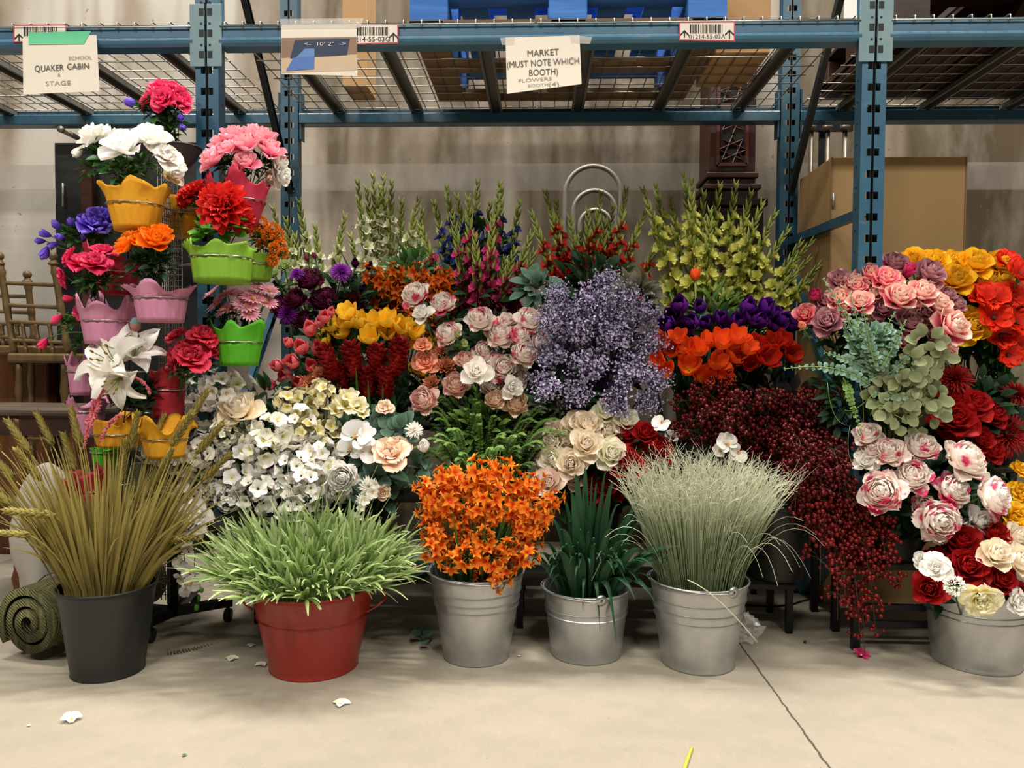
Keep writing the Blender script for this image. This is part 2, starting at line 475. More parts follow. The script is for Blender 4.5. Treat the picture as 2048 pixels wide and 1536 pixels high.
brace(XR, YF + .08, .62, YR, 1.52, 'lower blue brace of the right rack frame behind the tulips', M_BRACE)
brace(XL, YF + .08, 1.60, YR, 1.62, 'level teal brace of the left rack frame behind the pots', M_BRACE)
brace(XL, YF + .08, .62, YR, 1.52, 'lower blue brace of the left rack frame behind the pots', M_BRACE)

def beam(x0, x1, rear, label):
    t = thing('rack_beam', label, 'rack beam', ((x0 + x1) / 2, YR if rear else YF, ZB), 'pallet rack beams')
    prof = [(.004, 0), (-.005, .010), (-.006, .02), (-.004, .028), (.003, .034), (.003, ZT - ZB - .006), (.000, ZT - ZB), (.028, ZT - ZB), (.028, ZT - ZB - .028), (.066, ZT - ZB - .028), (.07, ZT - ZB - .034), (.07, .004), (.066, 0)]
    if rear: prof = [(.07 - a, b) for a, b in prof][::-1]
    yb = YR if rear else YF - .004
    k = len(prof); mb = MB(); V = []
    for x in (x0, x1): V += [(x, yb + a, ZB + b) for a, b in prof]
    F = [(i, (i + 1) % k, k + (i + 1) % k, k + i) for i in range(k)] + [tuple(range(k))[::-1], tuple(range(k, 2 * k))]
    F = [f[::-1] for f in F]
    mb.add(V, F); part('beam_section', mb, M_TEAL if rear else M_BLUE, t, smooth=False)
    for sx, x in ((1, x0), (-1, x1)):
        mb = MB(); yo = YR + .005 if rear else YF - .009
        a, b = sorted((x - sx * .0455, x + sx * .010)); zlo, zhi = ZB - .075, ZT + .075
        if not rear:
            mb.box((a, yo, zlo), (b, yo + .004, zhi), bevel=.001)
            for zz in (ZB - .045, ZB + .033, ZB + .111):
                c = x - sx * .034
                mb.box((c - .009, yo - .0012, zz), (c + .009, yo + .0005, zz + .026), 1)
                mb.box((c - .004, yo - .0012, zz + .044), (c + .004, yo + .0005, zz + .052), 1)
        else:
            mb.box((x - .004 + sx * .004, yo, zlo), (x + .004 + sx * .004, yo + .06, zhi))
        part('end_connector', mb, [M_PLATE if not rear else M_TEAL, M_DARK], t, smooth=False)
EDG = [XL - BAY, XL, XR, XR + BAY]
for i, where in enumerate(('left', 'middle', 'right')):
    beam(EDG[i] + .05, EDG[i + 1] - .05, False, f'front blue rack beam of the {where} bay, above the flowers')
    beam(EDG[i] + .05, EDG[i + 1] - .05, True, f'rear dark blue rack beam of the {where} bay, against the wall')

def deck(x0, x1, label):
    t = thing('wire_deck', label, 'wire deck', ((x0 + x1) / 2, (YF + YR) / 2, ZT), 'wire shelf decks')
    mb = MB(); zz = ZT + .012; r = .0028; ya, yb = YF - .009, YR + .07
    n = int(round((x1 - x0 - .03) / .066))
    for i in range(n + 1):
        x = x0 + .015 + (x1 - x0 - .03) * i / n
        mb.tube([(x, yb, zz), (x, ya + .012, zz), (x, ya + .002, zz - .004), (x, ya, zz - .03)], r, n=5)
    for j in range(10):
        y = ya + .06 + (yb - ya - .09) * j / 9
        mb.tube([(x0, y, zz - .005), (x1, y, zz - .005)], r, n=5)
    mb.tube([(x0, ya - .003, zz - .021), (x1, ya - .003, zz - .021)], r, n=5)
    part('wire_grid', mb, M_WIRE, t)
    for k in range(3):
        x = x0 + (x1 - x0) * (k + .5) / 3
        mb = MB()
        for a, b, lo, hi in ((-.022, .022, -.014, -.011), (-.022, -.019, -.036, -.011), (.019, .022, -.036, -.011), (-.03, -.019, -.039, -.036), (.019, .03, -.039, -.036)):
            mb.box((x + a, YF + .035, zz + lo), (x + b, YR + .036, zz + hi))
        part('support_channel', mb, M_CHAN, t, smooth=False)
DN = iter(['far left wire deck of the left bay, mostly outside the view', 'wire deck of the left bay above the paper cabin sign', 'wire deck with the photo sheet, left half of middle bay', 'wire deck right half of middle bay, under blue pallets', 'wire deck of the right bay nearest the post', 'far right wire deck of the right bay, at the picture edge'])
for i in range(3):
    a, b = EDG[i] + .055, EDG[i + 1] - .055
    deck(a, (a + b) / 2 - .004, next(DN)); deck((a + b) / 2 + .004, b, next(DN))

# ------------------------------------------------------------------ labels and signs on the front beam
M_PAPER = mat('white_paper', '#e6dfd2', .75, var=.03)
M_LAB = mat('label_stock', '#ddd6cb', .5, var=.03)
M_RED = mat('label_red_ink', '#c2475a', .6, var=.03)
M_INK = mat('black_ink', '#1d1b1a', .7, var=.05)
M_GREY = mat('printed_grey_ink', '#565350', .7, var=.05)
M_PENC = mat('pencil_grey', '#96908a', .8, var=.05)
M_GTAPE = mat('green_tape', '#5cc193', .5, var=.06)
def clear_mat(name, rough=.15, fac=.8, tint='#ffffff'):
    s = NT(name); tr = s.n('ShaderNodeBsdfTransparent'); tr.inputs[0].default_value = lin(tint)
    s.b.inputs['Base Color'].default_value = lin('#e8e6e0'); s.rough(rough); s.b.inputs['Specular IOR Level'].default_value = .8
    s.bump(s.noise(40, 3, .6, s.coord()), .6, .004)
    mx = s.n('ShaderNodeMixShader'); mx.inputs[0].default_value = 1 - fac
    s.l(tr.outputs[0], mx.inputs[1]); s.l(s.b.outputs[0], mx.inputs[2]); s.l(mx.outputs[0], s.out.inputs[0]); return s.m
M_CTAPE = clear_mat('clear_tape', .12, .72)
def txt(body, px, py, hpx, Y, tilt, parent, m, wfit=None, name='lettering'):
    p = at(px, py, Y); sz = hpx * scale_at(Y) / .70
    t = text_mb(body, 1.0); V = np.concatenate(t.v)
    sx = sz if wfit is None else wfit * scale_at(Y) / (V[:, 0].max() - V[:, 0].min())
    Mx = Matrix.Translation(p) @ Matrix.Rotation(rad(tilt), 4, 'Y') @ Matrix.Rotation(rad(90), 4, 'X') @ Matrix.Diagonal((sx, sz, .3, 1))
    mb = MB(); mb.merge(t, Mx)
    return part(name, mb, m, parent, smooth=False)
def quad_sheet(c4, Y, thick=.0006, mi=0, mb=None, curl=0.0, nu=8, nv=8, off=0.0):
    """thin sheet through four photo corners (tl, tr, br, bl) hanging at distance Y; curl lifts its lower edge off the beam"""
    P = [np.array(at(a, b, Y)) for a, b in c4]
    mb = mb or MB(); V = []
    for s_ in (0, 1):
        for j in range(nv + 1):
            v = j / nv
            for i in range(nu + 1):
                u = i / nu
                q = (P[0] * (1 - u) + P[1] * u) * (1 - v) + (P[3] * (1 - u) + P[2] * u) * v
                q = q + np.array((0, -off - curl * v * v - curl * .25 * math.sin(u * 5) * v - (thick if s_ == 0 else 0), 0))
                V.append(q)
    w = nu + 1; n1 = (nu + 1) * (nv + 1); F = []
    for j in range(nv):
        for i in range(nu):
            a = j * w + i
            F.append((a, a + w, a + w + 1, a + 1)); F.append((n1 + a, n1 + a + 1, n1 + a + w + 1, n1 + a + w))
    mb.add(V, F, mi); return mb
SY = YF - .014
def barcode(mb, x0, x1, y0, y1, Y, mi, seed):
    r = random.Random(seed); x = x0
    while x < x1:
        w = r.choice((.9, .9, 1.6, 2.4))
        quad_sheet([(x, y0), (min(x + w, x1), y0), (min(x + w, x1), y1), (x, y1)], Y, .0003, mi, mb, nu=1, nv=1); x += w + r.choice((.9, 1.3, 2.2))
def arrow(mb, x, y0, y1, Y, mi):
    w = 1.2
    quad_sheet([(x - w, y0 + 2), (x + w, y0 + 2), (x + w, y1), (x - w, y1)], Y, .0003, mi, mb, nu=1, nv=1)
    for sx in (-1, 1):
        quad_sheet([(x, y0 - 1), (x, y0 + 3), (x + sx * 9, y0 + 12), (x + sx * 9, y0 + 8)][::1 if sx < 0 else 1], Y, .0003, mi, mb, nu=1, nv=1)
def rack_label(c4, text, tx, ty, th, tw, bars, arrows, label, red=2.5):
    cx = sum(a for a, b in c4) / 4; cy = sum(b for a, b in c4) / 4
    t = thing('location_label', label, 'label', at(cx, cy, SY), 'barcode location labels')
    part('label_card', quad_sheet(c4, SY + .002, .001), M_RED, t, smooth=False)
    i4 = [(a + (red if a < cx else -red), b + (red if b < cy else -red)) for a, b in c4]
    part('label_face', quad_sheet(i4, SY + .0006, .0006), M_LAB, t, smooth=False)
    mb = MB(); barcode(mb, *bars, SY - .0006, 0, len(text)); 
    for a in arrows: arrow(mb, *a, SY - .0006, 0)
    part('barcode', mb, M_INK, t, smooth=False)
    if text: txt(text, tx, ty, th, SY - .0008, 0, t, M_INK, tw)
    return t
rack_label([(27, 50), (133, 49), (133, 84), (27, 85)], '', 0, 0, 0, 0, (48, 114, 54, 72), [(38, 68, 82)], 'red-edged barcode label behind the green tape of the cabin sign')
rack_label([(690, 49), (797, 48), (797, 87), (690, 90)], '01214-55-03G', 738, 79, 9.5, 84, (714, 776, 54, 71), [(787, 66, 83)], 'red-edged barcode label beside the photo sheet')
rack_label([(1358, 44), (1470, 43), (1470, 83), (1358, 81)], '01214-55-03A', 1414, 73.5, 8, 70, (1380, 1446, 49, 67), [(1369, 61, 75), (1459, 60, 78)], 'red-edged barcode label on the beam under the blue pallets')
# cabin sign
c4 = [(45, 76), (193, 70), (200, 183), (48, 190)]
t = thing('paper_sign', 'white paper sign hung with green tape, left of the front post', 'sign', at(122, 130, SY), 'paper signs taped to the beam')
part('sheet', quad_sheet(c4, SY - .004, .0006, curl=.004), M_PAPER, t)
part('green_tape', quad_sheet([(57, 65), (182, 62), (168, 88), (58, 89)], SY - .0055, .0004, curl=.002), M_GTAPE, t)
txt('QUAKER', 98, 137, 12.5, SY - .0085, -2, t, M_GREY, 60); txt('CABIN', 156, 133, 12, SY - .0085, -2, t, M_GREY, 45)
txt('_____', 156, 128, 9, SY - .009, -2, t, M_GREY, 48, 'crossing_out')
txt('SCHOOL', 160, 116, 7, SY - .008, -2, t, M_PENC, 48, 'handwriting'); txt('&', 118, 150, 7, SY - .009, 0, t, M_PENC, None, 'handwriting'); txt('STAGE', 116, 167, 9, SY - .0095, -2, t, M_PENC, 52, 'handwriting')
# market sign
t = thing('paper_sign', 'white paper sign about the market booth, in the middle of the beam', 'sign', at(1087, 130, SY), 'paper signs taped to the beam')
part('sheet', quad_sheet([(1011, 75), (1159, 71), (1163, 169), (1014, 189)], SY - .004, .0006, curl=.006), M_PAPER, t)
for c in ([(1000, 76), (1030, 73), (1028, 90), (1004, 90)], [(1140, 70), (1184, 74), (1180, 88), (1142, 86)]):
    part('clear_tape', quad_sheet(c, SY - .0056, .0004), M_CTAPE, t)
txt('MARKET', 1086, 106, 12.5, SY - .008, -3, t, M_GREY, 62); txt('(MUST NOTE WHICH', 1086, 126, 12.5, SY - .0095, -3, t, M_GREY, 142); txt('BOOTH)', 1087, 145, 12.5, SY - .010, -3, t, M_GREY, 57)
txt('FLOWERS', 1070, 160, 7, SY - .011, -4, t, M_PENC, 66, 'handwriting'); txt('BOOTH', 1076, 171, 6, SY - .0115, -4, t, M_PENC, 40, 'handwriting'); txt('(4)', 1108, 169, 9, SY - .0115, -4, t, M_PENC, 20, 'handwriting')
# photo sheet
t = thing('photo_sheet', 'printed photo of a blue and beige room, taped to the beam', 'sign', at(640, 100, SY), 'paper signs taped to the beam')
part('sheet', quad_sheet([(562, 50), (713, 48), (715, 152), (563, 148)], SY - .004, .0006), M_PAPER, t)
def pic(c, m, d, nm='printed_picture'): part(nm, quad_sheet(c, SY - .0055 - d, .0002), m, t)
pic([(563, 76), (713, 74), (715, 141), (563, 146)], mat('print_beige', '#c7b297', .6), 0)
pic([(563, 76), (713, 74), (714, 108), (563, 116)], mat('print_brown', '#8a715d', .6), .0006)
pic([(590, 80), (700, 77), (694, 110), (580, 117)], mat('print_navy', '#2d3a55', .6), .0012)
pic([(586, 116), (629, 112), (628, 138), (572, 142)], mat('print_blue', '#4f74b8', .6), .0018)
pic([(610, 97), (629, 97), (629, 113), (590, 117)], mat('print_light_blue', '#5f85c0', .6), .0022)
txt("<-  10' 2\"  ->", 650, 88, 7, SY - .0095, 0, t, mat('print_white', '#d9d6cf', .6), 84)
part('clear_tape', quad_sheet([(560, 38), (728, 36), (720, 56), (562, 57)], SY - .0075, .0004), M_CTAPE, t)

# ------------------------------------------------------------------ things on the wire deck
def wood(name, a, b, rough=.6, sc=(1, 12, 12), scale=2.0):
    if name in MATS: return MATS[name]
    s = NT(name); v = s.mapping(s.coord(), sc); n = s.noise(scale, 5, .65, v, .6)
    s.l(s.ramp(n, [(.25, a), (.75, b)]), s.b.inputs['Base Color']); s.rough(rough); s.bump(n, .15, .004)
    s.b.inputs['Specular IOR Level'].default_value = .35
    MATS[name] = s.m; return s.m
M_PBLUE = wood('pallet_blue_paint', '#2459a8', '#5591dc', .7)
M_PWOOD = wood('pallet_raw_wood', '#5d4936', '#87694c', .8)
M_CARVE = wood('carved_dark_wood', '#200d08', '#381910', .4)
M_DKWOOD = wood('dark_brown_wood', '#20120c', '#40251a', .45)
def pallet(x0, x1, y0, y1, z, label, mw, mb_, boards='y', deck_n=7):
    t = thing('pallet', label, 'pallet', ((x0 + x1) / 2, (y0 + y1) / 2, z), 'pallets on the deck')
    b = MB(); w = x1 - x0; d = y1 - y0
    for xx in (x0, x0 + w / 2 - .06, x1 - .13): b.box((xx, y0, z), (xx + .13, y1, z + .02), bevel=.002)
    for yy in (y0, y0 + d / 2 - .06, y1 - .12): b.box((x0, yy, z + .001), (x1, yy + .12, z + .022), bevel=.002)
    part('bottom_board', b, mw, t, smooth=False)
    b = MB()
    for xx in (x0, x0 + w / 2 - .07, x1 - .145):
        for yy in (y0 + .005, y0 + d / 2 - .06, y1 - .125):
            b = MB(); b.box((xx, yy, z + .022), (xx + .145, yy + .12, z + .105), bevel=.003); part('block', b, mb_, t, smooth=False)
    b = MB()
    for yy in (y0, y0 + d / 2 - .06, y1 - .1): b.box((x0, yy, z + .105), (x1, yy + .1, z + .12))
    part('stringer_board', b, mb_, t, smooth=False)
    for k in range(deck_n):
        xx = x0 + (w - .11) * k / (deck_n - 1)
        b = MB(); b.box((xx, y0, z + .12), (xx + .11, y1, z + .137), bevel=.002); part('top_board', b, mb_, t, smooth=False)
    return t
zd = ZT + .0155
pxa, pxb = at(822, 20, YF + .1).x, at(1450, 20, YF + .1).x
pallet(pxa, pxb, YF + .06, YR - .02, zd, 'blue pallet with brown bottom boards, lying on the wire deck', M_PWOOD, M_PBLUE)
pallet(pxa, pxb, YF + .07, YR - .02, zd + .138, 'blue pallet, upper one of the stack on the deck', M_PBLUE, M_PBLUE)
def crate(name, lo, hi, m, label, cat, bev=.004, grp=None):
    b = MB(); b.box(lo, hi, bevel=bev); return single(name, b, m, label, cat, grp, smooth=False)
M_CARD = mat('cardboard', '#a8845a', .85, var=.08)
p = at(1462, 10, 3.1); q = at(1508, 10, 3.1)
def carton(lo, hi, label):
    t = thing('cardboard_box', label, 'box', ((lo[0] + hi[0]) / 2, (lo[1] + hi[1]) / 2, lo[2]), 'boxes on the deck')
    b = MB(); b.box(lo, hi, bevel=.003); part('carton', b, M_CARD, t, smooth=False)
    b = MB(); m = (lo[0] + hi[0]) / 2
    b.box((m - .025, lo[1] - .0012, hi[2] - .06), (m + .025, hi[1] + .0012, hi[2] + .0012)); part('packing_tape', b, mat('brown_tape', '#b89a6a', .35), t, smooth=False)
carton((pxb + .02, 3.2, zd), (pxb + .24, 3.6, zd + .3), 'brown cardboard box right of the blue pallets')
carton((at(690, 20, 3.6).x, 3.55, zd), (at(738, 20, 3.6).x, 3.75, zd + .5), 'tall narrow cardboard box on the deck above the photo sheet')
# right bay: dark pallet, grey bin, wooden chair frame and a white board
rx0 = XR + .10
pallet(rx0 + .02, rx0 + 1.15, YF + .14, YR - .03, zd + .024, 'dark brown pallet on the right deck beside the front post', M_DKWOOD, M_DKWOOD)
def grey_bin(x0, x1, y0, y1, z0, z1, label):
    t = thing('plastic_bin', label, 'bin', ((x0 + x1) / 2, (y0 + y1) / 2, z0), 'bins on the deck')
    m = mat('dark_grey_plastic', '#3b3a3b', .5)
    b = MB(); b.box((x0 + .02, y0 + .02, z0), (x1 - .02, y1 - .02, z1), bevel=.01); part('bin_body', b, m, t, smooth=False)
    b = MB(); b.box((x0, y0, z1 - .03), (x1, y1, z1), bevel=.008); part('bin_rim', b, mat('grey_plastic_rim', '#57565a', .45), t, smooth=False)
for k, (a, b) in enumerate(((.03, .42), (.44, .83), (.85, 1.24))):
    t = thing('wooden_screen', ['dark carved screen flat on the right deck beside the front post', 'dark carved screen flat on the right deck, middle of three', 'dark carved screen flat on the right deck, at the picture edge'][k], 'screen', (rx0 + (a + b) / 2, 3.35, zd + .001), 'dark carved screens under the pallet')
    b2 = MB(); b2.box((rx0 + a, YF + .12, zd + .001), (rx0 + b, YR - .01, zd + .022), bevel=.002); part('board', b2, M_DKWOOD, t, smooth=False)
    b2 = MB()
    for q in range(6): b2.tube([(rx0 + a + .03, YF + .2 + q * .1, zd + .0005), (rx0 + b - .03, YF + .2 + q * .1, zd + .0005)], .004, n=4)
    part('carving', b2, M_CARVE, t, smooth=False)
grey_bin(rx0 + .34, rx0 + .74, YF + .16, 3.55, zd + .162, zd + .30, 'dark grey plastic bin on the dark pallet, at the picture top right')
b = MB(); b.box((at(1690, 10, 3.7).x, 3.70, zd), (at(1728, 10, 3.7).x, 3.715, zd + .5), bevel=.002)
single('white_board', b, mat('white_melamine', '#cfc9c4', .5), 'white melamine board standing behind the right front post', 'board', smooth=False)
b = MB(); b.box((at(1786, 10, 3.72).x, 3.72, zd + .162), (at(1860, 10, 3.72).x, 3.735, zd + .55), bevel=.002)
single('pegboard', b, mat('pale_pegboard', '#b7ada4', .7), 'pale board standing upright on the dark pallet', 'board', smooth=False)
b = MB(); pts = [(at(1845, 30, 3.5).x, 3.5, zd + .192), (at(1880, 10, 3.5).x, 3.45, zd + .225), (at(1910, -30, 3.5).x, 3.4, zd + .30), (at(1915, -60, 3.5).x, 3.4, zd + .42)]
b.tube(bez(pts[0], pts[1], pts[3], 10), .03, .022, 8)
single('curved_wooden_arm', b, wood('oak_arm', '#5e4330', '#7d5b3e'), 'curved brown wooden arm lying on the dark pallet', 'wooden arm')

# ------------------------------------------------------------------ against the wall
def pedestal():
    y = 4.0; xc = at(1466, 200, y).x; hw = at(1513, 200, y).x - xc
    z1 = at(1466, 345, y).z; t = thing('carved_pedestal', 'tall dark carved wooden pedestal with pierced star panel, by the rear post', 'furniture', (xc, y + .1, 0))
    b = MB()
    def ring(w, z0, z1_): b.box((xc - w, y + hw - w, z0), (xc + w, y + hw + w, z1_), bevel=.006)
    ring(hw * 1.0, z1, 3.1)
    part('shaft', b, M_CARVE, t, smooth=False)
    b = MB(); 
    for k, (w, z0, zz) in enumerate(((1.12, z1 - .03, z1), (1.02, z1 - .06, z1 - .03), (1.22, z1 - .09, z1 - .06), (1.10, z1 - .14, z1 - .09), (1.45, z1 - .18, z1 - .14), (1.3, 0.08, z1 - .18), (1.5, 0, .08))): ring(hw * w, z0, zz)
    part('moulded_base', b, M_CARVE, t, smooth=False)
    # pierced panels: frame, dark hollow, star lattice
    for pz, ph in ((at(1466, 270, y).z, .30), (at(1466, 150, y).z, .34)):
        b = MB(); pw = hw * .62; yy = y - .002
        for a in (-1, 1):
            b.box((xc + a * pw - .008, yy - .008, pz - ph / 2), (xc + a * pw + .008, yy, pz + ph / 2))
            b.box((xc - pw, yy - .008, pz + a * ph / 2 - .008), (xc + pw, yy, pz + a * ph / 2 + .008))
        for cz in (-.25, .25):
            for k in range(8):
                an = k * PI / 4; c0 = Vector((xc, yy - .003, pz + cz * ph)); r1 = min(pw, ph / 4) * .98
                p0 = c0 + Vector((math.cos(an), 0, math.sin(an))) * r1; p1 = c0 + Vector((math.cos(an + 3 * PI / 4), 0, math.sin(an + 3 * PI / 4))) * r1
                b.tube([p0, p1], .0032, n=4)
        part('pierced_panel', b, wood('fret_wood', '#37170e', '#522619', .4), t, smooth=False)
        b = MB(); b.box((xc - pw, yy - .0005, pz - ph / 2), (xc + pw, yy + .0005, pz + ph / 2)); part('panel_hollow', b, mat('panel_dark', '#0d0807', .8), t, smooth=False)
pedestal()
# plywood crate
x0, x1 = at(1662, 400, 3.32).x, at(1931, 400, 3.32).x; z1 = at(1700, 314, 3.32).z
t = thing('plywood_crate', 'tall plain plywood crate behind the right front post', 'crate', ((x0 + x1) / 2, 3.5, 0))
M_PLY = wood('plywood', '#856a44', '#967b50', .6, (1, 1, .25), 1.2)
b = MB(); b.box((x0, 3.32, 0), (x1, 3.72, z1 - .0), bevel=.003); part('crate_body', b, M_PLY, t, smooth=False)
b = MB(); b.box((x1 - .004, 3.317, 0), (x1 + .002, 3.325, z1)); b.box((x0 - .002, 3.317, 0), (x0 + .004, 3.325, z1)); part('edge_strip', b, wood('plywood_edge', '#6b4e2e', '#7d5d3a', .6), t, smooth=False)
b = MB(); b.tube([(x0 + .008, 3.314, at(1662, 400, 3.3).z - .03), (x0 + .008, 3.314, at(1662, 400, 3.3).z + .03)], .006, n=6); part('hinge', b, M_WIRE, t)
# threaded pipes
for k, px in enumerate((1622, 1655, 1690)):
    b = MB(); x = at(px, 280, 3.95).x
    b.tube([(x, 3.95, 0), (x, 3.95, at(px, 255, 3.95).z)], .012, n=10); b.tube([(x, 3.95, at(px, 262, 3.95).z), (x, 3.95, at(px, 250, 3.95).z)], .026, n=8)
    for zz in (.9, 1.4): b.tube([(x, 3.95, zz), (x, 3.95, zz + .03)], .018, n=8)
    single('steel_pipe', b, mat('grey_pipe', '#6d665c', .4, .7), ['left pipe of three grey capped pipes against the wall, beside rear post', 'middle pipe of three grey capped pipes against the wall', 'right pipe of three grey capped pipes, against wall above crate'][k], 'pipe', 'capped pipes at the wall')
b = MB(); b.box((at(1615, 250, 4.0).x, 3.99, at(1640, 262, 4).z), (at(1705, 250, 4.0).x, 4.02, at(1640, 250, 4).z)); b.box((at(1640, 262, 4).x, 4.0, 0), (at(1640, 262, 4).x + .04, 4.02, at(1640, 262, 4).z))
single('pipe_bracket', b, M_DARK, 'dark bracket holding the grey pipes at the wall', 'bracket', smooth=False)
# nested arches
def arch(xc, half, ztop, y, label, tube_r, mcol):
    mb_ = MB(); zs = ztop - half; pts = [(xc - half, y, .0)] + [(xc - half, y, zs * k / 4) for k in (1, 2, 3)]
    pts += [(xc - half * math.cos(a), y, zs + half * math.sin(a)) for a in np.linspace(0, PI, 17)]
    pts += [(xc + half, y, zs * k / 4) for k in (3, 2, 1)] + [(xc + half, y, .0)]
    mb_.tube(pts, tube_r, n=8)
    single('metal_arch', mb_, mcol, label, 'arch', 'nested metal arches')
ya = 4.25
for k, (pxl, pxr, pyt, lab) in enumerate(((1130, 1241, 332, 'largest of three nested grey metal arches against the wall'), (1147, 1231, 381, 'middle one of three nested grey metal arches'), (1160, 1222, 420, 'smallest of three nested grey metal arches'))):
    xa, xb = at(pxl, 440, ya - .05 * k).x, at(pxr, 440, ya - .05 * k).x
    arch((xa + xb) / 2, (xb - xa) / 2, at(1185, pyt, ya - .05 * k).z, ya - .05 * k, lab, .013, mat('grey_arch_paint', '#8a847c', .45, .3))
# black cabinet and brown board on the left
x0, x1 = at(109, 300, 3.98).x, at(402, 300, 3.98).x; z1 = at(250, 284, 3.98).z
t = thing('black_cabinet', 'tall black cabinet with slim handle, behind the left pots', 'cabinet', ((x0 + x1) / 2, 4.15, 0))
M_BLK = mat('black_laminate', '#141416', .5)
b = MB(); b.box((x0, 3.99, 0), (x1, 4.3, z1), bevel=.003); part('cabinet_body', b, M_BLK, t, smooth=False)
b = MB(); b.box((x0 + .005, 3.972, .05), (x0 + (x1 - x0) * .5 - .002, 3.99, z1 - .005), bevel=.002); d = part('door', b, M_BLK, t, smooth=False)
b = MB(); hx = at(127, 390, 3.96).x; hz = at(127, 390, 3.96).z
b.tube([(hx, 3.955, hz - .06), (hx, 3.955, hz + .06)], .006, n=8)
for k in (-.05, .05): b.tube([(hx, 3.955, hz + k), (hx, 3.975, hz + k)], .004, n=6)
h = link('handle', b.mesh('handle', M_WIRE, True, shift=tuple(t.location)), d)
b = MB(); b.box((x0 + (x1 - x0) * .5 + .002, 3.972, .05), (x1 - .005, 3.99, z1 - .005), bevel=.002); part('door', b, M_BLK, t, smooth=False)
b = MB(); b.box((at(163, 400, 3.93).x, 3.92, 0), (at(186, 400, 3.93).x, 3.95, at(170, 322, 3.93).z), bevel=.003)
single('brown_board', b, wood('red_brown_board', '#3a1d16', '#4c281e', .5), 'narrow red-brown board leaning upright on the black cabinet', 'board', smooth=False)
b = MB(); b.tube([at(121, 259, 3.75), at(185, 290, 3.95)], .013, .013, 12)
b.tube([at(120, 258, 3.745), at(124, 260, 3.76)], .016, .016, 12)
single('metal_rod', b, mat('dull_rod', '#79736a', .4, .6), 'dull metal rod lying on top of the black cabinet', 'rod')
# ================================================================== FLOWER HEADS (unit size: about 1 across the radius, axis +Z)
GA = 2.39996
def rr(a, b): return random.uniform(a, b)
def h_rose(open_=1.0, n=24, ruf=.05):
    b = MB()
    for i in range(n):
        t = i / (n - 1)
        b.petal(L=1.10 + .14 * t, W=.22 + .54 * t, a0=5 + 82 * t ** 1.15, a1=-13 + (40 * t ** 1.3) * open_ + (46 * t ** 4) * open_, c=1.6 - .7 * t, phi=i * GA + rr(-.2, .2), r0=.02 + .05 * t, z0=.0, nu=7, nv=8, p=.9, ruf=ruf * (.2 + t))
    return b
def h_bud():
    b = MB()
    for i in range(9):
        t = i / 8
        b.petal(L=1.5 - .2 * t, W=.36 + .16 * t, a0=22 + 16 * t, a1=-22 + 22 * t * t, c=1.3 - .3 * t, phi=i * GA, r0=.04 + .06 * t, nu=5, nv=6, ruf=.03)
    return b
def h_peony():
    b = MB()
    for i in range(38):
        t = i / 37
        b.petal(L=1.0 + .12 * t, W=.26 + .40 * t, a0=8 + 78 * t ** .8, a1=-30 + 42 * t + rr(-8, 8), c=1.2 - .3 * t, phi=i * GA + rr(-.2, .2), r0=.02 + .06 * t, z0=.04 * (1 - t), nu=7, nv=7, ruf=.04, k=2)
    for i in range(6):
        b.petal(L=1.05, W=.5, a0=86, a1=44 + rr(-10, 40), c=.8, phi=i * 2 * PI / 6 + rr(-.2, .2), r0=.08, nu=6, nv=6, ruf=.10, k=2)
    return b
def h_camellia():
    b = MB()
    for i in range(17):
        t = i / 16
        b.petal(L=.62 + .5 * t, W=.26 + .42 * t, a0=10 + 56 * t, a1=-6 + 106 * t, c=1.0 - .4 * t, phi=i * GA + rr(-.3, .3), r0=.04, nu=6, nv=6, ruf=.14, k=2)
    return b
def h_dahlia(n=58, w=.15, amax=112, L1=1.0, prof=None):
    b = MB()
    for i in range(n):
        t = (i / (n - 1)) ** .85
        b.petal(L=.5 + (L1 - .5) * t, W=w * (.7 + .5 * t), a0=8 + 82 * t, a1=2 + amax * t + rr(-8, 8), c=1.1, phi=i * GA + rr(-.1, .1), r0=.05 + .06 * t, nu=4 if w > .1 else 3, nv=5, prof=prof or ('lance' if w > .1 else 'strap'), ruf=.03 if not prof else .09)
    return b
def h_tulip(open_=0.0):
    b = MB()
    for i in range(6):
        o = i % 2
        b.petal(L=1.72, W=.62, a0=66 + 8 * o, a1=-24 + 46 * open_ + 10 * o + rr(-6, 6), c=.95, phi=i * PI / 3 + rr(-.08, .08), r0=.05, nu=5, nv=8, p=.62, prof='lance' if o and open_ < .2 else 'round', ruf=.05)
    return b
def h_lily():
    b = MB()
    for i in range(6):
        b.petal(L=1.35, W=.38 if i % 2 else .29, a0=12, a1=118 + rr(-10, 10), c=.6, phi=i * PI / 3, r0=.05, nu=5, nv=9, p=.9, prof='lance', ruf=.13, k=3)
    for i in range(6):
        a = i * PI / 3 + .4
        b.tube(bez((0, 0, .1), (.08 * math.cos(a), .08 * math.sin(a), .5), (.26 * math.cos(a), .26 * math.sin(a), .85), 5), .016, n=4, mi=1)
        b.ball((.26 * math.cos(a), .26 * math.sin(a), .85), .035, 6, 4, 2, 2.0)
    return b
def h_poppy():
    b = MB()
    for i in range(6):
        b.petal(L=1.05, W=.62, a0=46, a1=84 + rr(-18, 18), c=.8, phi=i * PI / 3 + rr(-.15, .15), r0=.06, nu=7, nv=6, ruf=.2, k=3)
    b.ball((0, 0, .12), .13, 8, 5, 1)
    return b
def h_daisy(n=20):
    b = MB()
    for i in range(n):
        b.petal(L=.92, W=.13, a0=62, a1=88 + rr(-8, 8), c=.6, phi=i * 2 * PI / n, r0=.08, z0=.02 * (i % 2), nu=3, nv=4, prof='strap')
    b.ball((0, 0, .12), .2, 8, 5, 1, .6)
    return b
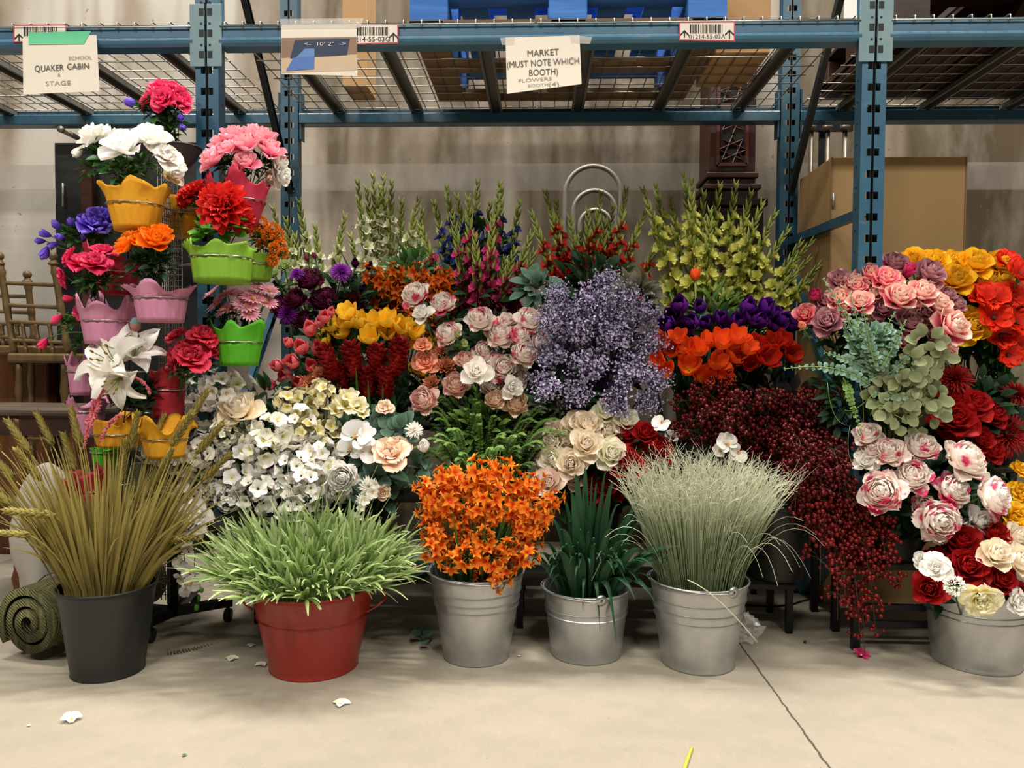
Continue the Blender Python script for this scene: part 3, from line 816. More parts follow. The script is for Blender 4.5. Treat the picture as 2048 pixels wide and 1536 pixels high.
def h_five(w=.42, L=.92, a0=50, a1=88, prof='round', n=5, ruf=.06, ctr=.12):
    b = MB()
    for i in range(n):
        b.petal(L=L, W=w, a0=a0, a1=a1 + rr(-10, 10), c=.7, phi=i * 2 * PI / n, r0=.04, nu=4, nv=5, prof=prof, ruf=ruf)
    if ctr: b.ball((0, 0, .12), ctr, 6, 4, 1)
    return b
def h_star():
    b = MB()
    for i in range(5):
        b.petal(L=1.0, W=.27, a0=42, a1=96 + rr(-16, 16), c=.8, phi=i * 2 * PI / 5 + rr(-.1, .1), r0=.03, nu=3, nv=5, prof='lance')
    b.petal(L=.55, W=.22, a0=20, a1=70, c=1.0, phi=.3, r0=.0, nu=3, nv=4, mi=1)
    return b
def h_moth():
    b = MB()
    for ph, L, w in ((0, 1.0, .4), (2.2, .95, .38), (-2.2, .95, .38)): b.petal(L=L, W=w, a0=60, a1=92, c=.4, phi=ph, r0=.03, nu=5, nv=6)
    for ph in (1.15, -1.15): b.petal(L=1.0, W=.66, a0=58, a1=86, c=.45, phi=ph, r0=.03, z0=.03, nu=5, nv=6, ruf=.04)
    b.petal(L=.42, W=.16, a0=10, a1=60, c=1.2, phi=PI, r0=.0, z0=.03, nu=3, nv=4, mi=1)
    return b
def h_trumpet():
    b = MB()
    for i in range(6): b.petal(L=1.35, W=.52 if i % 2 else .44, a0=14, a1=70 + rr(-14, 14), c=.95, phi=i * PI / 3, r0=.05, nu=5, nv=6, p=1.2, ruf=.1, k=2)
    return b
def h_ginger():
    b = MB()
    for i in range(74):
        h = i / 73
        r = (.12 + .42 * h) * (1 if h < .8 else 1 - (h - .8) * 3.2) 
        b.petal(L=.74 - .24 * h, W=.34 - .10 * h, a0=34 - 10 * h, a1=22 + rr(-10, 44), c=1.0, phi=i * GA, r0=r * .95, z0=2.3 * h - .1, nu=4, nv=5, prof='round')
    b.tube([(0, 0, -.1), (0, 0, 1.2), (0, 0, 2.3)], .3, .14, 8, t=0)
    return b
def h_pom(n=90):
    b = MB()
    for i in range(n):
        z = 1 - 1.75 * i / n; r = math.sqrt(max(0, 1 - z * z)); a = i * GA
        d = Vector((r * math.cos(a), r * math.sin(a), z))
        b.petal(L=.42, W=.16, a0=10, a1=34, c=1, phi=rr(0, 6), r0=.0, nu=3, nv=3, M=Matrix.Translation(d * .62 + Vector((0, 0, .6))) @ aim(d), ruf=.05)
    return b
def cluster(make, n, R, s, depth=.7, flat=1.0):
    b = MB(); protos = [make() for _ in range(3)]
    for i in range(n):
        t = (i + .5) / n; z = 1 - (1 + depth) * t; r = math.sqrt(max(0, 1 - z * z)); a = i * GA
        d = Vector((r * math.cos(a), r * math.sin(a), z * flat)) + Vector((rr(-.2, .2), rr(-.2, .2), rr(-.2, .2)))
        b.merge(protos[i % 3], Matrix.Translation(d * R * rr(.8, 1.05)) @ aim(d, rr(0, 6)) @ Matrix.Scale(s * rr(.8, 1.15), 4))
    return b
def h_hydrangea(): return cluster(lambda: h_five(.46, .9, 56, 92, n=4, ctr=.09), 46, .82, .27)
def h_blossoms(): return cluster(lambda: h_five(.46, .95, 40, 84), 14, .82, .50, 1.0)
def h_orchid_spray():
    b = MB(); P = [h_star() for _ in range(4)]
    for i in range(15):
        t = i / 14; a = i * GA
        c = Vector((.34 * math.cos(a) * (.5 + .6 * t), .34 * math.sin(a) * (.5 + .6 * t), -1.15 + 1.9 * t)); d = Vector((math.cos(a), math.sin(a), .15 + .7 * t))
        b.merge(P[i % 4], Matrix.Translation(c) @ aim(d, rr(0, 6)) @ Matrix.Scale(rr(.42, .56), 4))
    for i in range(16):
        a = i * GA; c = Vector((.4 * math.cos(a), .4 * math.sin(a), rr(-1, .6)))
        b.tube(bez(c * .2 + Vector((0, 0, c.z - .2)), c, c * 1.5 + Vector((0, 0, .25)), 4), .02, .012, 4, mi=2)
    return b
def h_gyp(n=290):
    b = MB(); S = np.array([(-1, 0, .25), (0, -1, .25), (1, 0, .25), (0, 1, .25), (0, 0, 0)])
    F = [(0, 1, 4), (1, 2, 4), (2, 3, 4), (3, 0, 4)]
    for k in range(13):
        a = k * GA; d0 = Vector((math.cos(a) * rr(.2, .75), math.sin(a) * rr(.2, .75), 1.0))
        tip = d0.normalized() * rr(.75, 1.15)
        b.tube(bez((0, 0, -.4), (tip.x * .2, tip.y * .2, .3), tip, 5), .012, .005, 3, mi=1)
        for i in range(n // 8):
            h = rr(.25, 1.05); c = tip * h + Vector((rr(-1, 1), rr(-1, 1), rr(-1, 1))) * .25
            b.tube([tip * (h * .85), c], .005, .004, 3, mi=1, caps=False)
            for q in range(rr(0, 1) < .7 and 2 or 1):
                cc = c + Vector((rr(-1, 1), rr(-1, 1), rr(-1, 1))) * .035
                A = np.array(aim(Vector((rr(-1, 1), rr(-1, 1), rr(-.2, 1.2))), rr(0, 6)))[:3, :3]
                sc = rr(.026, .042)
                b.add((S * sc) @ A.T + np.array(cc), F, 0, t=[1, 1, 1, 1, .2])
                b.add((S * sc * .8) @ np.array(Matrix.Rotation(.78, 3, 'Z')).T @ A.T + np.array(cc), F, 0, t=[1, 1, 1, 1, .2])
    return b
def h_foliage(n=26, L=.7, W=.2, spread=1.0, rnd=False):
    b = MB()
    for i in range(n):
        z = 1 - 1.6 * (i + .5) / n; r = math.sqrt(1 - z * z); a = i * GA
        d = Vector((r * math.cos(a), r * math.sin(a), z * .9 + .15)).normalized()
        c = d * rr(.15, .5) * spread
        b.leaf(c, d + Vector((rr(-.4, .4), rr(-.4, .4), rr(-.1, .3))), Vector((rr(-.6, .6), rr(-.6, .6), 1)), L * rr(.7, 1.1), W * rr(.8, 1.1), bend=.35, rnd=rnd)
    return b
def h_sprig():
    """a few leaves on the stem below a head; axis = stem, head at 0"""
    b = MB()
    for i in range(6):
        a = i * GA; z = -1.2 - i * .45
        b.leaf((0, 0, z), (math.cos(a), math.sin(a), .55), (0, 0, 1), rr(1.0, 1.5), rr(.3, .42), bend=.35)
    return b
def h_tulipleaf():
    b = MB()
    for i in range(3):
        a = i * 2.1 + .4
        b.blade(bez((0, 0, -4.2), (.35 * math.cos(a), .35 * math.sin(a), -2.4), (1.0 * math.cos(a), 1.0 * math.sin(a), -.9), 8), .34, side=(-math.sin(a), math.cos(a), 0), fold=.4, taper=(.5, 1, .05))
    return b
_P = {}
MAKERS = dict(rose=(h_rose, 3), rosebud=(h_bud, 2), openrose=(lambda: h_rose(1.2, 18, .09), 2), peony=(h_peony, 3), camellia=(h_camellia, 3), dahlia=(h_dahlia, 2), ruffle=(lambda: h_dahlia(52, .25, 92, 1.0, 'round'), 2), mum=(lambda: h_dahlia(150, .06, 120), 2),
              tulip=(lambda: h_tulip(0.), 2), tulipopen=(lambda: h_tulip(.62), 3), lily=(h_lily, 2), poppy=(h_poppy, 3), daisy=(h_daisy, 2), cherry=(h_five, 2), star=(h_star, 2), moth=(h_moth, 2), trumpet=(h_trumpet, 3), ginger=(h_ginger, 2),
              pom=(h_pom, 1), hydrangea=(h_hydrangea, 2), blossoms=(h_blossoms, 3), orchidspray=(h_orchid_spray, 4), gyp=(h_gyp, 4), foliage=(h_foliage, 3), sprig=(h_sprig, 3), tulipleaf=(h_tulipleaf, 2), roundleaf=(lambda: h_foliage(18, .75, .36, 1, True), 2), artichoke=(lambda: h_dahlia(44, .24, 40, .9), 2))
def head(kind, mats, pick=None):
    mk, nv = MAKERS[kind]
    if not isinstance(mats, (list, tuple)): mats = [mats]
    v = random.randrange(nv) if pick is None else pick % nv
    key = (kind, v, tuple(m.name for m in mats))
    if key in _P: return _P[key]
    if (kind, v) not in _P: _P[(kind, v)] = mk()
    nm = {'foliage': 'leaf_cluster', 'sprig': 'leaf', 'tulipleaf': 'leaf', 'roundleaf': 'leaf_cluster'}.get(kind, 'blossom')
    _P[key] = _P[(kind, v)].mesh(nm, mats)
    return _P[key]

# ------------------------------------------------------------------ petal and leaf colours
PM = petal_mat
P_CREAM = PM('rose_cream', [(0, '#f0dcae'), (.5, '#f7e9cf'), (1, '#f9f1e4')]); P_IVORY = PM('rose_ivory_green', [(0, '#dde0a4'), (.45, '#f2f0d2'), (1, '#f7f4e8')])
P_BLUSH = PM('rose_blush', [(0, '#e8b9a2'), (.5, '#f0d6c4'), (1, '#f2e4d8')]); P_WHITE = PM('petal_white', [(0, '#e6e6d0'), (.4, '#f6f2ea'), (1, '#faf8f4')]); P_WHITE2 = PM('petal_cool_white', [(0, '#dde0c0'), (.5, '#f2eff0'), (1, '#f8f6f7')])
P_RED = PM('rose_red', [(0, '#5a0710'), (.6, '#a01418'), (1, '#b8201f')]); P_DRED = PM('dark_red', [(0, '#3d0408'), (.6, '#8e1111'), (1, '#a01b15')]); P_SCAR = PM('dahlia_scarlet', [(0, '#6e0709'), (.6, '#c2161a'), (1, '#d62a22')])
P_PINK = PM('rose_pink_cream_edge', [(0, '#c22a48'), (.5, '#e8627c'), (.85, '#f09aa2'), (1, '#f2cdb8')]); P_MAUVE = PM('rose_mauve', [(0, '#8e4257'), (.6, '#c07f90'), (1, '#d3a3a8')]); P_MAG = PM('rose_magenta', [(0, '#a80d4a'), (1, '#e2467f')]); P_PCREAM = PM('rose_pink_heart', [(0, '#d2305a'), (.55, '#e87a92'), (.78, '#f2c0b4'), (1, '#f2dccb')])
P_PEACHBUD = PM('bud_peach', [(0, '#e9a77a'), (1, '#f2a488')])
P_YEL = PM('rose_yellow', [(0, '#e48e0c'), (.5, '#f7bc1c'), (1, '#fbd238')]); P_ORA = PM('rose_orange', [(0, '#e04406'), (.6, '#f5760c'), (1, '#f88f1c')])
P_PEO = PM('peony_pink_white', [(0, '#efcaba'), (.35, '#f8e9de'), (1, '#fbf3ec')], blotch='#e24c78', bl=(.50, .60), bscale=1.5); P_PEOP = PM('peony_soft_pink', [(0, '#d9627c'), (.5, '#eebcae'), (1, '#f3ddd0')], blotch='#e3748c', bl=(.54, .7)); P_PEOC = PM('peony_peach_cream', [(0, '#d98f70'), (.5, '#edc9a8'), (1, '#f2dfca')]); P_PINKL = PM('petal_light_pink', [(0, '#e0628a'), (.6, '#f49ab0'), (1, '#f7b9c0')])
P_HOT = PM('camellia_hot_pink', [(0, '#a80f38'), (.6, '#dc2a5c'), (1, '#ea4a78')]); P_CRIM = PM('camellia_crimson_pink', [(0, '#8c0a20'), (.5, '#cc1c3c'), (1, '#e04a62')]); P_VIO = PM('violet_blue', [(0, '#43249a'), (.6, '#6a48d0'), (1, '#8a70e2')])
P_ORT = PM('tulip_orange', [(0, '#e8a01e'), (.3, '#ea5a16'), (1, '#f25a24')], vary=.35); P_ORD = PM('tulip_red_orange', [(0, '#98200a'), (1, '#c92a12')]); P_PUR = PM('tulip_purple', [(0, '#1c0430'), (.6, '#430d6c'), (1, '#6a2496')], vary=.5); P_DPUR = PM('tulip_dark_purple', [(0, '#16031e'), (1, '#451048')])
P_PKT = PM('tulip_pink', [(0, '#c8423c'), (.6, '#e66a72'), (1, '#ee8a94')]); P_YET = PM('crocus_yellow', [(0, '#e69a10'), (.5, '#f6c21c'), (1, '#fbdc50')]); P_GIN = PM('ginger_red', [(0, '#450507'), (.55, '#7e0f12'), (1, '#a31d1a')]); P_COR = PM('succulent_coral', [(0, '#a04a2c'), (.6, '#d4845c'), (1, '#e0a47e')])
P_POP = PM('poppy_red_orange', [(0, '#a01204'), (.5, '#da2406'), (1, '#f03a12')]); P_DAI = PM('daisy_pink', [(0, '#c96a86'), (1, '#e8aebb')]); P_STO = PM('orchid_orange', [(0, '#d84a08'), (.5, '#ec7a14'), (1, '#f3a338')], vary=.45); P_STL = PM('orchid_lip_red', [(0, '#c22806'), (1, '#d84008')]); P_STD = PM('orchid_dark_orange', [(0, '#a83206'), (1, '#d9760e')])
P_LAV = PM('lavender_blossom', [(0, '#8a80b0'), (1, '#cfc7e6')], vary=.5); P_LST = mat('lavender_stem', '#2e2440', .8)
P_BURG = PM('burgundy', [(0, '#2a0716'), (.7, '#6a1c40'), (1, '#82305a')]); P_MUMP = PM('thistle_purple', [(0, '#4e0f66'), (1, '#8f2aa8')]); P_MAR = PM('maroon', [(0, '#20040a'), (1, '#521420')])
P_GRN = PM('hop_green', [(0, '#7d9448'), (1, '#c2d090')]); P_MARI = PM('marigold_orange', [(0, '#c85206'), (1, '#f08a1a')]); P_FREE = PM('freesia_white_yellow', [(0, '#e2d04a'), (.45, '#efe6a8'), (1, '#f3efdc')]); P_DELP = PM('delphinium_white', [(0, '#cfd88a'), (.5, '#efece0'), (1, '#f3f0ea')])
P_GW = PM('glad_greenish_white', [(0, '#a5b06a'), (.5, '#d5d8b0'), (1, '#e2e2cc')]); P_GB = PM('glad_blue', [(0, '#20245c'), (1, '#3a4696')]); P_GM = PM('glad_magenta', [(0, '#6e0a34'), (.5, '#ad1c56'), (1, '#c23a6c')]); P_GR = PM('glad_red', [(0, '#6a0608'), (.6, '#b2120e'), (1, '#c42a18')]); P_GY = PM('glad_yellow_green', [(0, '#98a030'), (.5, '#c8c654'), (1, '#d4d27a')])
P_PLUME = PM('plume_pink', [(0, '#d96a78'), (1, '#e88e98')]); P_CTR = mat('flower_centre_yellow', '#d8b84a', .8); P_CTD = mat('flower_centre_dark', '#3c3a1c', .8); P_CTP = mat('orchid_throat', '#d9822a', .7); P_BROWN = mat('anther_brown', '#7a5a1e', .8)
P_RDAI = mat('daisy_disc', '#b8863a', .8)
L_DK = PM('leaf_dark_green', [(0, '#142a14'), (1, '#25462a')], rough=.5); L_MD = PM('leaf_mid_green', [(0, '#24441c'), (1, '#3c6a2c')], rough=.5); L_BR = PM('leaf_bright_green', [(0, '#3f7a1e'), (1, '#6aa834')], rough=.5); L_GR = PM('leaf_grey_green', [(0, '#3b5a48'), (1, '#6f9280')], rough=.5); L_PALE = PM('leaf_silver_dollar', [(0, '#646f48'), (1, '#a2a982')], vary=.4, rough=.5); L_EUC = PM('leaf_blue_green', [(0, '#45664f'), (1, '#86a892')], vary=.4, rough=.5); L_FERN = PM('leaf_fern', [(0, '#4c7430'), (1, '#7fa456')], rough=.5); L_BUD = PM('glad_bud_green', [(0, '#6f7d34'), (.6, '#97a552'), (1, '#aab766')], rough=.5); L_DUSTY = PM('leaf_dusty_olive', [(0, '#3e3c2e'), (1, '#77745e')], rough=.6); L_DEEP = PM('leaf_deep_green', [(0, '#123018'), (1, '#2c5438')], rough=.38, transl=.1)
S_GRN = mat('stem_green', '#3d5a26', .6); S_DK = mat('stem_dark_green', '#22361c', .6); S_BRN = mat('stem_brown', '#4a3826', .7); S_LT = mat('stem_light_green', '#7f9448', .6)

# ------------------------------------------------------------------ stems, bunches, labels
LAB = {}
ORD = 'zeroth first second third fourth fifth sixth seventh eighth ninth tenth eleventh twelfth thirteenth fourteenth fifteenth'.split()
def note(o, key, desc, where, px, py): LAB.setdefault(key, []).append((o, desc, where, px, py))
def finish_labels():
    for key, L in LAB.items():
        groups = {}
        for it in L: groups.setdefault(it[1], []).append(it)
        for desc, G in groups.items():
            n = len(G)
            if n == 1: G[0][0]['label'] = f'{desc} {G[0][2]}'
            elif n == 2:
                G.sort(key=lambda g: g[3])
                for g, w in zip(G, ('left', 'right')): g[0]['label'] = f'{w} one of two: {desc} {g[2]}'
            elif n <= 6:
                G.sort(key=lambda g: g[3])
                for i, g in enumerate(G): g[0]['label'] = f'{desc}, {ORD[i + 1]} from left, {g[2]}'
            else:
                G.sort(key=lambda g: g[4]); rows = 2 if n <= 14 else 3
                names = ('upper', 'lower') if rows == 2 else ('upper', 'middle', 'lower')
                for r_ in range(rows):
                    S = sorted(G[n * r_ // rows: n * (r_ + 1) // rows], key=lambda g: g[3])
                    for i, g in enumerate(S): g[0]['label'] = f'{desc}, {ORD[min(15, i + 1)]} from left, {names[r_]} row, {g[2]}'
def stem_curve(B, H, d, k=9, sway=.5):
    B, H, d = Vector(B), Vector(H), Vector(d).normalized()
    L = (H - B).length
    mid = B * .45 + H * .55 - d * L * .22 + Vector((0, 0, L * .05))
    return bez(B, mid, H, k)
def stem_flower(name, cat, group, kind, mats, H, d, r, B, smat=None, sr=.0028, leaf='sprig', lmat=None, lr=None, spin=None, part_name='blossom', thick_end=None):
    """one artificial flower: Empty at the foot of the stem; stem, blossom and leaves are its parts"""
    t = thing(name, 'tbd', cat, B, group)
    H, d = Vector(H), Vector(d).normalized()
    foot = H - d * r * .05
    mb = MB(); mb.tube(stem_curve(B, foot, d), sr * 1.15, sr, 5)
    if kind not in ('gyp', 'orchidspray', 'blossoms', 'hydrangea'):
        for i in range(5): mb.petal(L=r * .55, W=r * .16, a0=40, a1=95, c=.5, phi=i * 2 * PI / 5, r0=sr, nu=3, nv=4, prof='lance', M=Matrix.Translation(foot) @ aim(d))
    part('stem', mb, smat or S_GRN, t)
    o = link(part_name, head(kind, mats), t, Matrix.Translation(-Vector(B)) @ place(H, d, r, rr(0, 6.28) if spin is None else spin))
    if leaf:
        link('leaf' if leaf in ('sprig', 'tulipleaf') else 'leaf_cluster', head(leaf, lmat or L_DK), t, Matrix.Translation(-Vector(B)) @ place(H, (d * .6 + (H - Vector(B)).normalized() * .8), lr or r * .95, rr(0, 6.28)))
    return t
def bunch(name, cat, group, kind, mats, pts, Y, base, key=None, desc='', where='', out=.62, fwd=1.1, up=.24, ctr=None, spreadY=.0, **kw):
    """flowers at photo positions (px, py, radius_px[, dy[, mats]]) standing in the container at base"""
    cx = sum(p[0] for p in pts) / len(pts); cy = sum(p[1] for p in pts) / len(pts)
    C = at(*(ctr or (cx, cy + 60)), Y)
    res = []
    for p in pts:
        px, py, rp = p[:3]; dy = p[3] if len(p) > 3 and p[3] is not None else rr(-.03, .03)
        yy = Y + dy; H = at(px, py, yy); r = rp * yy / FPX
        v = (H - C); v.y *= .3
        if kind in ('rose', 'peony', 'openrose'): r *= 1.12
        d = Vector((0, -fwd, up)) + v.normalized() * out * min(1.0, v.length / .18)
        d = d.normalized()
        H = H - d * r * .35
        B = Vector(base) + Vector((rr(-.05, .05), rr(-.04, .04), 0))
        m = p[4] if len(p) > 4 else mats
        t = stem_flower(name, cat, group, kind, m, H, d, r, B, **kw)
        note(t, key or group, (p[5] if len(p) > 5 else desc), where, px, py); res.append(t)
    return res

# ------------------------------------------------------------------ containers
def tub_profile(rb, rt, h, bands=(), lip=.006, th=.0025):
    pr = [(0.0, 0.004), (rb * .97, .004), (rb, 0.0), (rb + .003, .003), (rb + .001, .007)]
    zs = sorted(set([i / 14 for i in range(1, 14)] + [b + k for b in bands for k in (-.014, -.007, 0, .007, .014)]))
    for z in zs:
        r = rb + (rt - rb) * z
        if any(abs(z - b) < .004 for b in bands): r += .005
        pr.append((r, z * h))
    pr += [(rt, h - .006), (rt + lip * .6, h - .005), (rt + lip, h), (rt + lip * .3, h + .003), (rt - th, h), (rt - th, h - .02), (rb - th, .012), (0.0, .01)]
    return pr
def galv_mat():
    s = NT('galvanised_steel'); o = s.coord()
    n = s.noise(22, 4, .6, o); n2 = s.noise(4, 3, .6, s.mapping(o, (1, 1, .3)))
    s.l(s.ramp(s.math('ADD', s.math('MULTIPLY', n, .5), s.math('MULTIPLY', n2, .5)), [(.3, '#9b9d9e'), (.7, '#bcbebf')]), s.b.inputs['Base Color'])
    s.b.inputs['Metallic'].default_value = .85; s.l(s.ramp(n, [(.3, .28), (.7, .40)]), s.b.inputs['Roughness']); s.b.inputs['Anisotropic'].default_value = .75; s.bump(s.math('ADD', s.math('MULTIPLY', n, .06), s.noise(7, 2, .5, s.mapping(o, (1, 1, .12)))), .5, .02)
    return s.m
M_GALV = galv_mat()
M_BLKP = mat('black_plastic', '#222322', .42, 0, .1, spec=.4)
M_REDP = mat('red_enamel', '#8c241c', .3, .0, .06, spec=.5)
def bucket(cx, y_bot, w_top, w_bot, y_rim, m, name, label, bands=(), handle=True, group=None, dark=False):
    """sizes read from the photo: bottom front edge on the floor, widths in pixels, rim front height"""
    f = ground(cx, y_bot); rb = w_bot * .5 * (f.y + .1) / FPX; yc = f.y + rb; rt = w_top * .5 * yc / FPX
    h = at(cx, y_rim, yc - rt).z; xc = at(cx, (y_bot + y_rim) / 2, yc).x
    t = thing(name, label, 'bucket', (xc, yc, 0), group)
    mb = MB(); mb.lathe(tub_profile(rb, rt, h, bands), 48, c=(xc, yc, 0)); part('bucket_body', mb, m, t)
    if handle:
        la = rad(handle if handle is not True else -62)
        mb = MB(); an = np.linspace(la, la - PI, 19)
        mb.tube([(xc + (rt + .010) * math.cos(a), yc + (rt + .010) * math.sin(a), h - .010 + .012 * math.sin((la - a))) for a in an], .0026, n=6)
        part('bail_handle', mb, M_GALV, t)
        for a in (la, la - PI):
            mb = MB(); Mx = Matrix.Translation((xc + (rt + .007) * math.cos(a), yc + (rt + .007) * math.sin(a), h - .004)) @ aim((math.cos(a), math.sin(a), 0))
            b = MB(); b.lathe([(.005, -.002), (.019, -.002), (.019, .003), (.005, .003)], 16); mb.merge(b, Mx); part('handle_lug', mb, M_GALV, t)
    return t, Vector((xc, yc, 0)), rb, rt, h
def simple_bucket(x, y, z, rb, rt, h, label, m=None, group='dark buckets on the tiers'):
    t = thing('flower_bucket', label, 'bucket', (x, y, z), group)
    mb = MB(); mb.lathe(tub_profile(rb, rt, h), 28, c=(x, y, z)); part('bucket_body', mb, m or M_BLKP, t)
    mb = MB(); mb.lathe([(rt + .004, h - .02), (rt + .009, h - .018), (rt + .009, h - .004), (rt + .004, h - .002)], 28, c=(x, y, z)); part('rim_band', mb, m or M_BLKP, t)
    return Vector((x, y, z + .02))
# ================================================================== TIERED STAND AND DARK BUCKETS
M_BLKM = mat('black_metal', '#17181a', .45, .4)
M_PLANK = wood('black_stained_plank', '#15120f', '#2a231d', .7)
def tier_stand(x0, x1, tiers, label, m):
    t = thing('tiered_stand', label, 'plant stand', ((x0 + x1) / 2, tiers[0][0], 0))
    for y0, y1, z in tiers:
        mb = MB(); n = 2
        for k in range(n):
            a = y0 + (y1 - y0) * k / n; mb.box((x0, a + .004, z - .02), (x1, a + (y1 - y0) / n - .004, z), bevel=.002)
        part('tier_shelf', mb, m, t, smooth=False)
    for x in (x0 + .02, (x0 + x1) / 2, x1 - .02):
        for y0, y1, z in tiers:
            mb = MB(); mb.box((x - .012, y0 + .01, 0), (x + .012, y0 + .034, z - .02)); part('leg', mb, M_BLKM, t, smooth=False)
        mb = MB(); y1, z = tiers[-1][1], tiers[-1][2]; mb.box((x - .012, y1 - .034, 0), (x + .012, y1 - .01, z - .02)); part('leg', mb, M_BLKM, t, smooth=False)
T1, T2, T3 = .19, .46, .74
tier_stand(-1.12, .98, [(2.93, 3.17, T1), (3.17, 3.42, T2), (3.42, 3.74, T3)], 'black stepped plant stand hidden behind the middle flowers', M_PLANK)
def X(px, Y): return at(px, 700, Y).x
BK = {}
for nm, px, y, z, rb, rt, h, lab in (
        ('white', 560, 3.05, T1, .10, .135, .27, 'dark bucket under the white blossoms'), ('white2', 720, 3.05, T1, .10, .13, .27, 'dark bucket under the white orchids and grey leaves'), ('fern', 960, 3.05, T1, .10, .13, .26, 'dark bucket holding the green fern'),
        ('cream', 1180, 3.05, T1, .09, .125, .27, 'dark bucket under the cream and red roses'), ('berry', 1560, 3.05, T1, .10, .13, .30, 'dark bucket under the dark red berry sprays'),
        ('ptul', 640, 3.28, T2, .09, .12, .27, 'dark bucket behind the coral pink tulips'), ('gin', 760, 3.29, T2, .09, .12, .26, 'dark bucket under the red torch gingers'), ('peo', 960, 3.29, T2, .10, .13, .26, 'dark bucket under the pink and white peonies'),
        ('lav', 1190, 3.29, T2, .10, .13, .26, 'dark bucket under the lavender sprays'), ('otul', 1400, 3.29, T2, .10, .13, .27, 'dark bucket under the orange and purple tulips'),
        ('burg', 640, 3.57, T3, .09, .12, .26, 'dark bucket under the burgundy flowers'), ('gw', 775, 3.57, T3, .09, .11, .28, 'dark bucket under the greenish white flower spikes'), ('gm', 960, 3.57, T3, .09, .11, .28, 'dark bucket under the blue and magenta flower spikes'),
        ('gr', 1170, 3.57, T3, .09, .12, .28, 'dark bucket under the red flower spikes'), ('gy', 1400, 3.57, T3, .10, .13, .28, 'dark bucket under the yellow green flower spikes')):
    BK[nm] = simple_bucket(X(px, y), y, z, rb, rt, h, lab)

# ------------------------------------------------------------------ gladioli
def glad(px, py, Y, B, mt, nfl, label_key, desc, where, f0=.54, f1=.82, fs=.040, grp='gladiolus stems'):
    B = Vector(B) + Vector((rr(-.06, .06), rr(-.05, .05), 0)); T = at(px, py, Y)
    t = thing('gladiolus_stem', 'tbd', 'flower', B, grp)
    L = (T - B).length; mid = B * .5 + T * .5 + Vector((0, 0, L * .10))
    C = bez(B, mid, T, 41); Cv = [Vector(c) for c in C]
    mb = MB(); mb.tube(C[::2], .0045, .0015, 5)
    # green buds up the tip
    for i in range(17):
        u = max(f1 - .16, f0) + (1.0 - max(f1 - .16, f0)) * i / 16; k = min(39, int(u * 40)); p = Cv[k]; d = (Cv[k + 1] - Cv[k]).normalized()
        sd = Vector((math.cos(i * PI + .5), .4 * math.sin(i * 2.1), 0)); q = (d * 1.0 + sd * .34).normalized()
        ll = .074 * (1.15 - .6 * (i / 16)); w = .0088 * (1.15 - .6 * i / 16)
        a = np.linspace(0, 1, 5); mb.tube([p + q * (ll * v) for v in a], 0, n=5, radii=[w * .5, w, w * .9, w * .5, .0004], t=None)
    part('stem', mb, L_BUD, t)
    mb = MB()
    for i in range(3):
        a = rr(0, 6.28); q = Vector((math.cos(a) * .3, math.sin(a) * .15, 1)).normalized(); k = int(rr(6, 14)); p = Cv[k]; ll = L * rr(.32, .5)
        mb.blade(bez(p, p + q * ll * .6, p + q * ll + Vector((math.cos(a) * .05, 0, 0)), 7), .011, fold=.4)
    part('leaf', mb, L_MD if random.random() < .5 else L_FERN, t)
    for i in range(nfl):
        u = f0 + (f1 - f0) * i / max(1, nfl - 1); k = min(38, int(u * 40)); p = Cv[k]; d = (Cv[k + 1] - Cv[k]).normalized()
        sd = Vector((math.cos(i * PI + rr(-.6, .6)), -.75 + rr(-.3, .3), 0)); q = (d * .75 + sd).normalized()
        link('floret', head('trumpet', mt), t, Matrix.Translation(p - B) @ aim(q, rr(0, 6)) @ Matrix.Scale(fs * (1.1 - .45 * i / max(1, nfl - 1)), 4))
    note(t, label_key, desc, where, px, py)
W1 = 'behind the burgundy flowers'
for px, py in ((545, 415), (598, 402), (572, 440), (630, 452), (590, 470), (690, 432)): glad(px, py, rr(3.42, 3.52), BK['burg'], P_GW, 7, 'gw1', 'leaning gladiolus, greenish white florets', 'at far left')
for px, py in ((715, 362), (745, 348), (766, 352), (783, 362), (733, 375), (803, 402), (837, 396), (845, 420), (760, 372), (700, 470)): glad(px, py, rr(3.45, 3.6), BK['gw'], P_GW, 9, 'gw2', 'upright gladiolus with greenish white florets', 'of the white clump')
for px, py in ((868, 405), (893, 372), (914, 392), (955, 362), (1003, 378), (935, 412), (980, 405), (1040, 400)): glad(px, py, rr(3.55, 3.68), BK['gm'], P_GB, 9, 'gb', 'blue gladiolus with green tip', 'behind magenta ones', f0=.54, f1=.84)
for px, py in ((843, 455), (905, 432), (936, 395), (1000, 365), (1063, 468), (1068, 505), (1030, 500), (950, 470), (985, 440), (1010, 520), (922, 500)): glad(px, py, rr(3.3, 3.42), BK['gm'], P_GM, 9, 'gm', 'magenta gladiolus with green tip', 'of the magenta clump', f0=.48, f1=.82, fs=.042)
for px, py in ((1062, 425), (1090, 382), (1112, 402), (1140, 435), (1176, 420), (1202, 388), (1226, 410), (1252, 378), (1290, 425), (1322, 470), (1160, 465), (1210, 440)): glad(px, py, rr(3.45, 3.6), BK['gr'], P_GR, 9, 'gr', 'red gladiolus with green tip', 'of the red clump', f0=.52, f1=.82, fs=.040)
for px, py in ((1285, 378), (1311, 368), (1340, 395), (1366, 345), (1383, 362), (1408, 385), (1440, 368), (1472, 366), (1502, 384), (1525, 405), (1552, 425), (1577, 458), (1602, 485), (1625, 482), (1618, 518), (1640, 530), (1622, 560), (1590, 545), (1490, 420), (1420, 420)): glad(px, py, rr(3.36, 3.58), BK['gy'], P_GY, 11, 'gy', 'yellow green gladiolus', 'of the right clump', f0=.42, f1=.84, fs=.047)
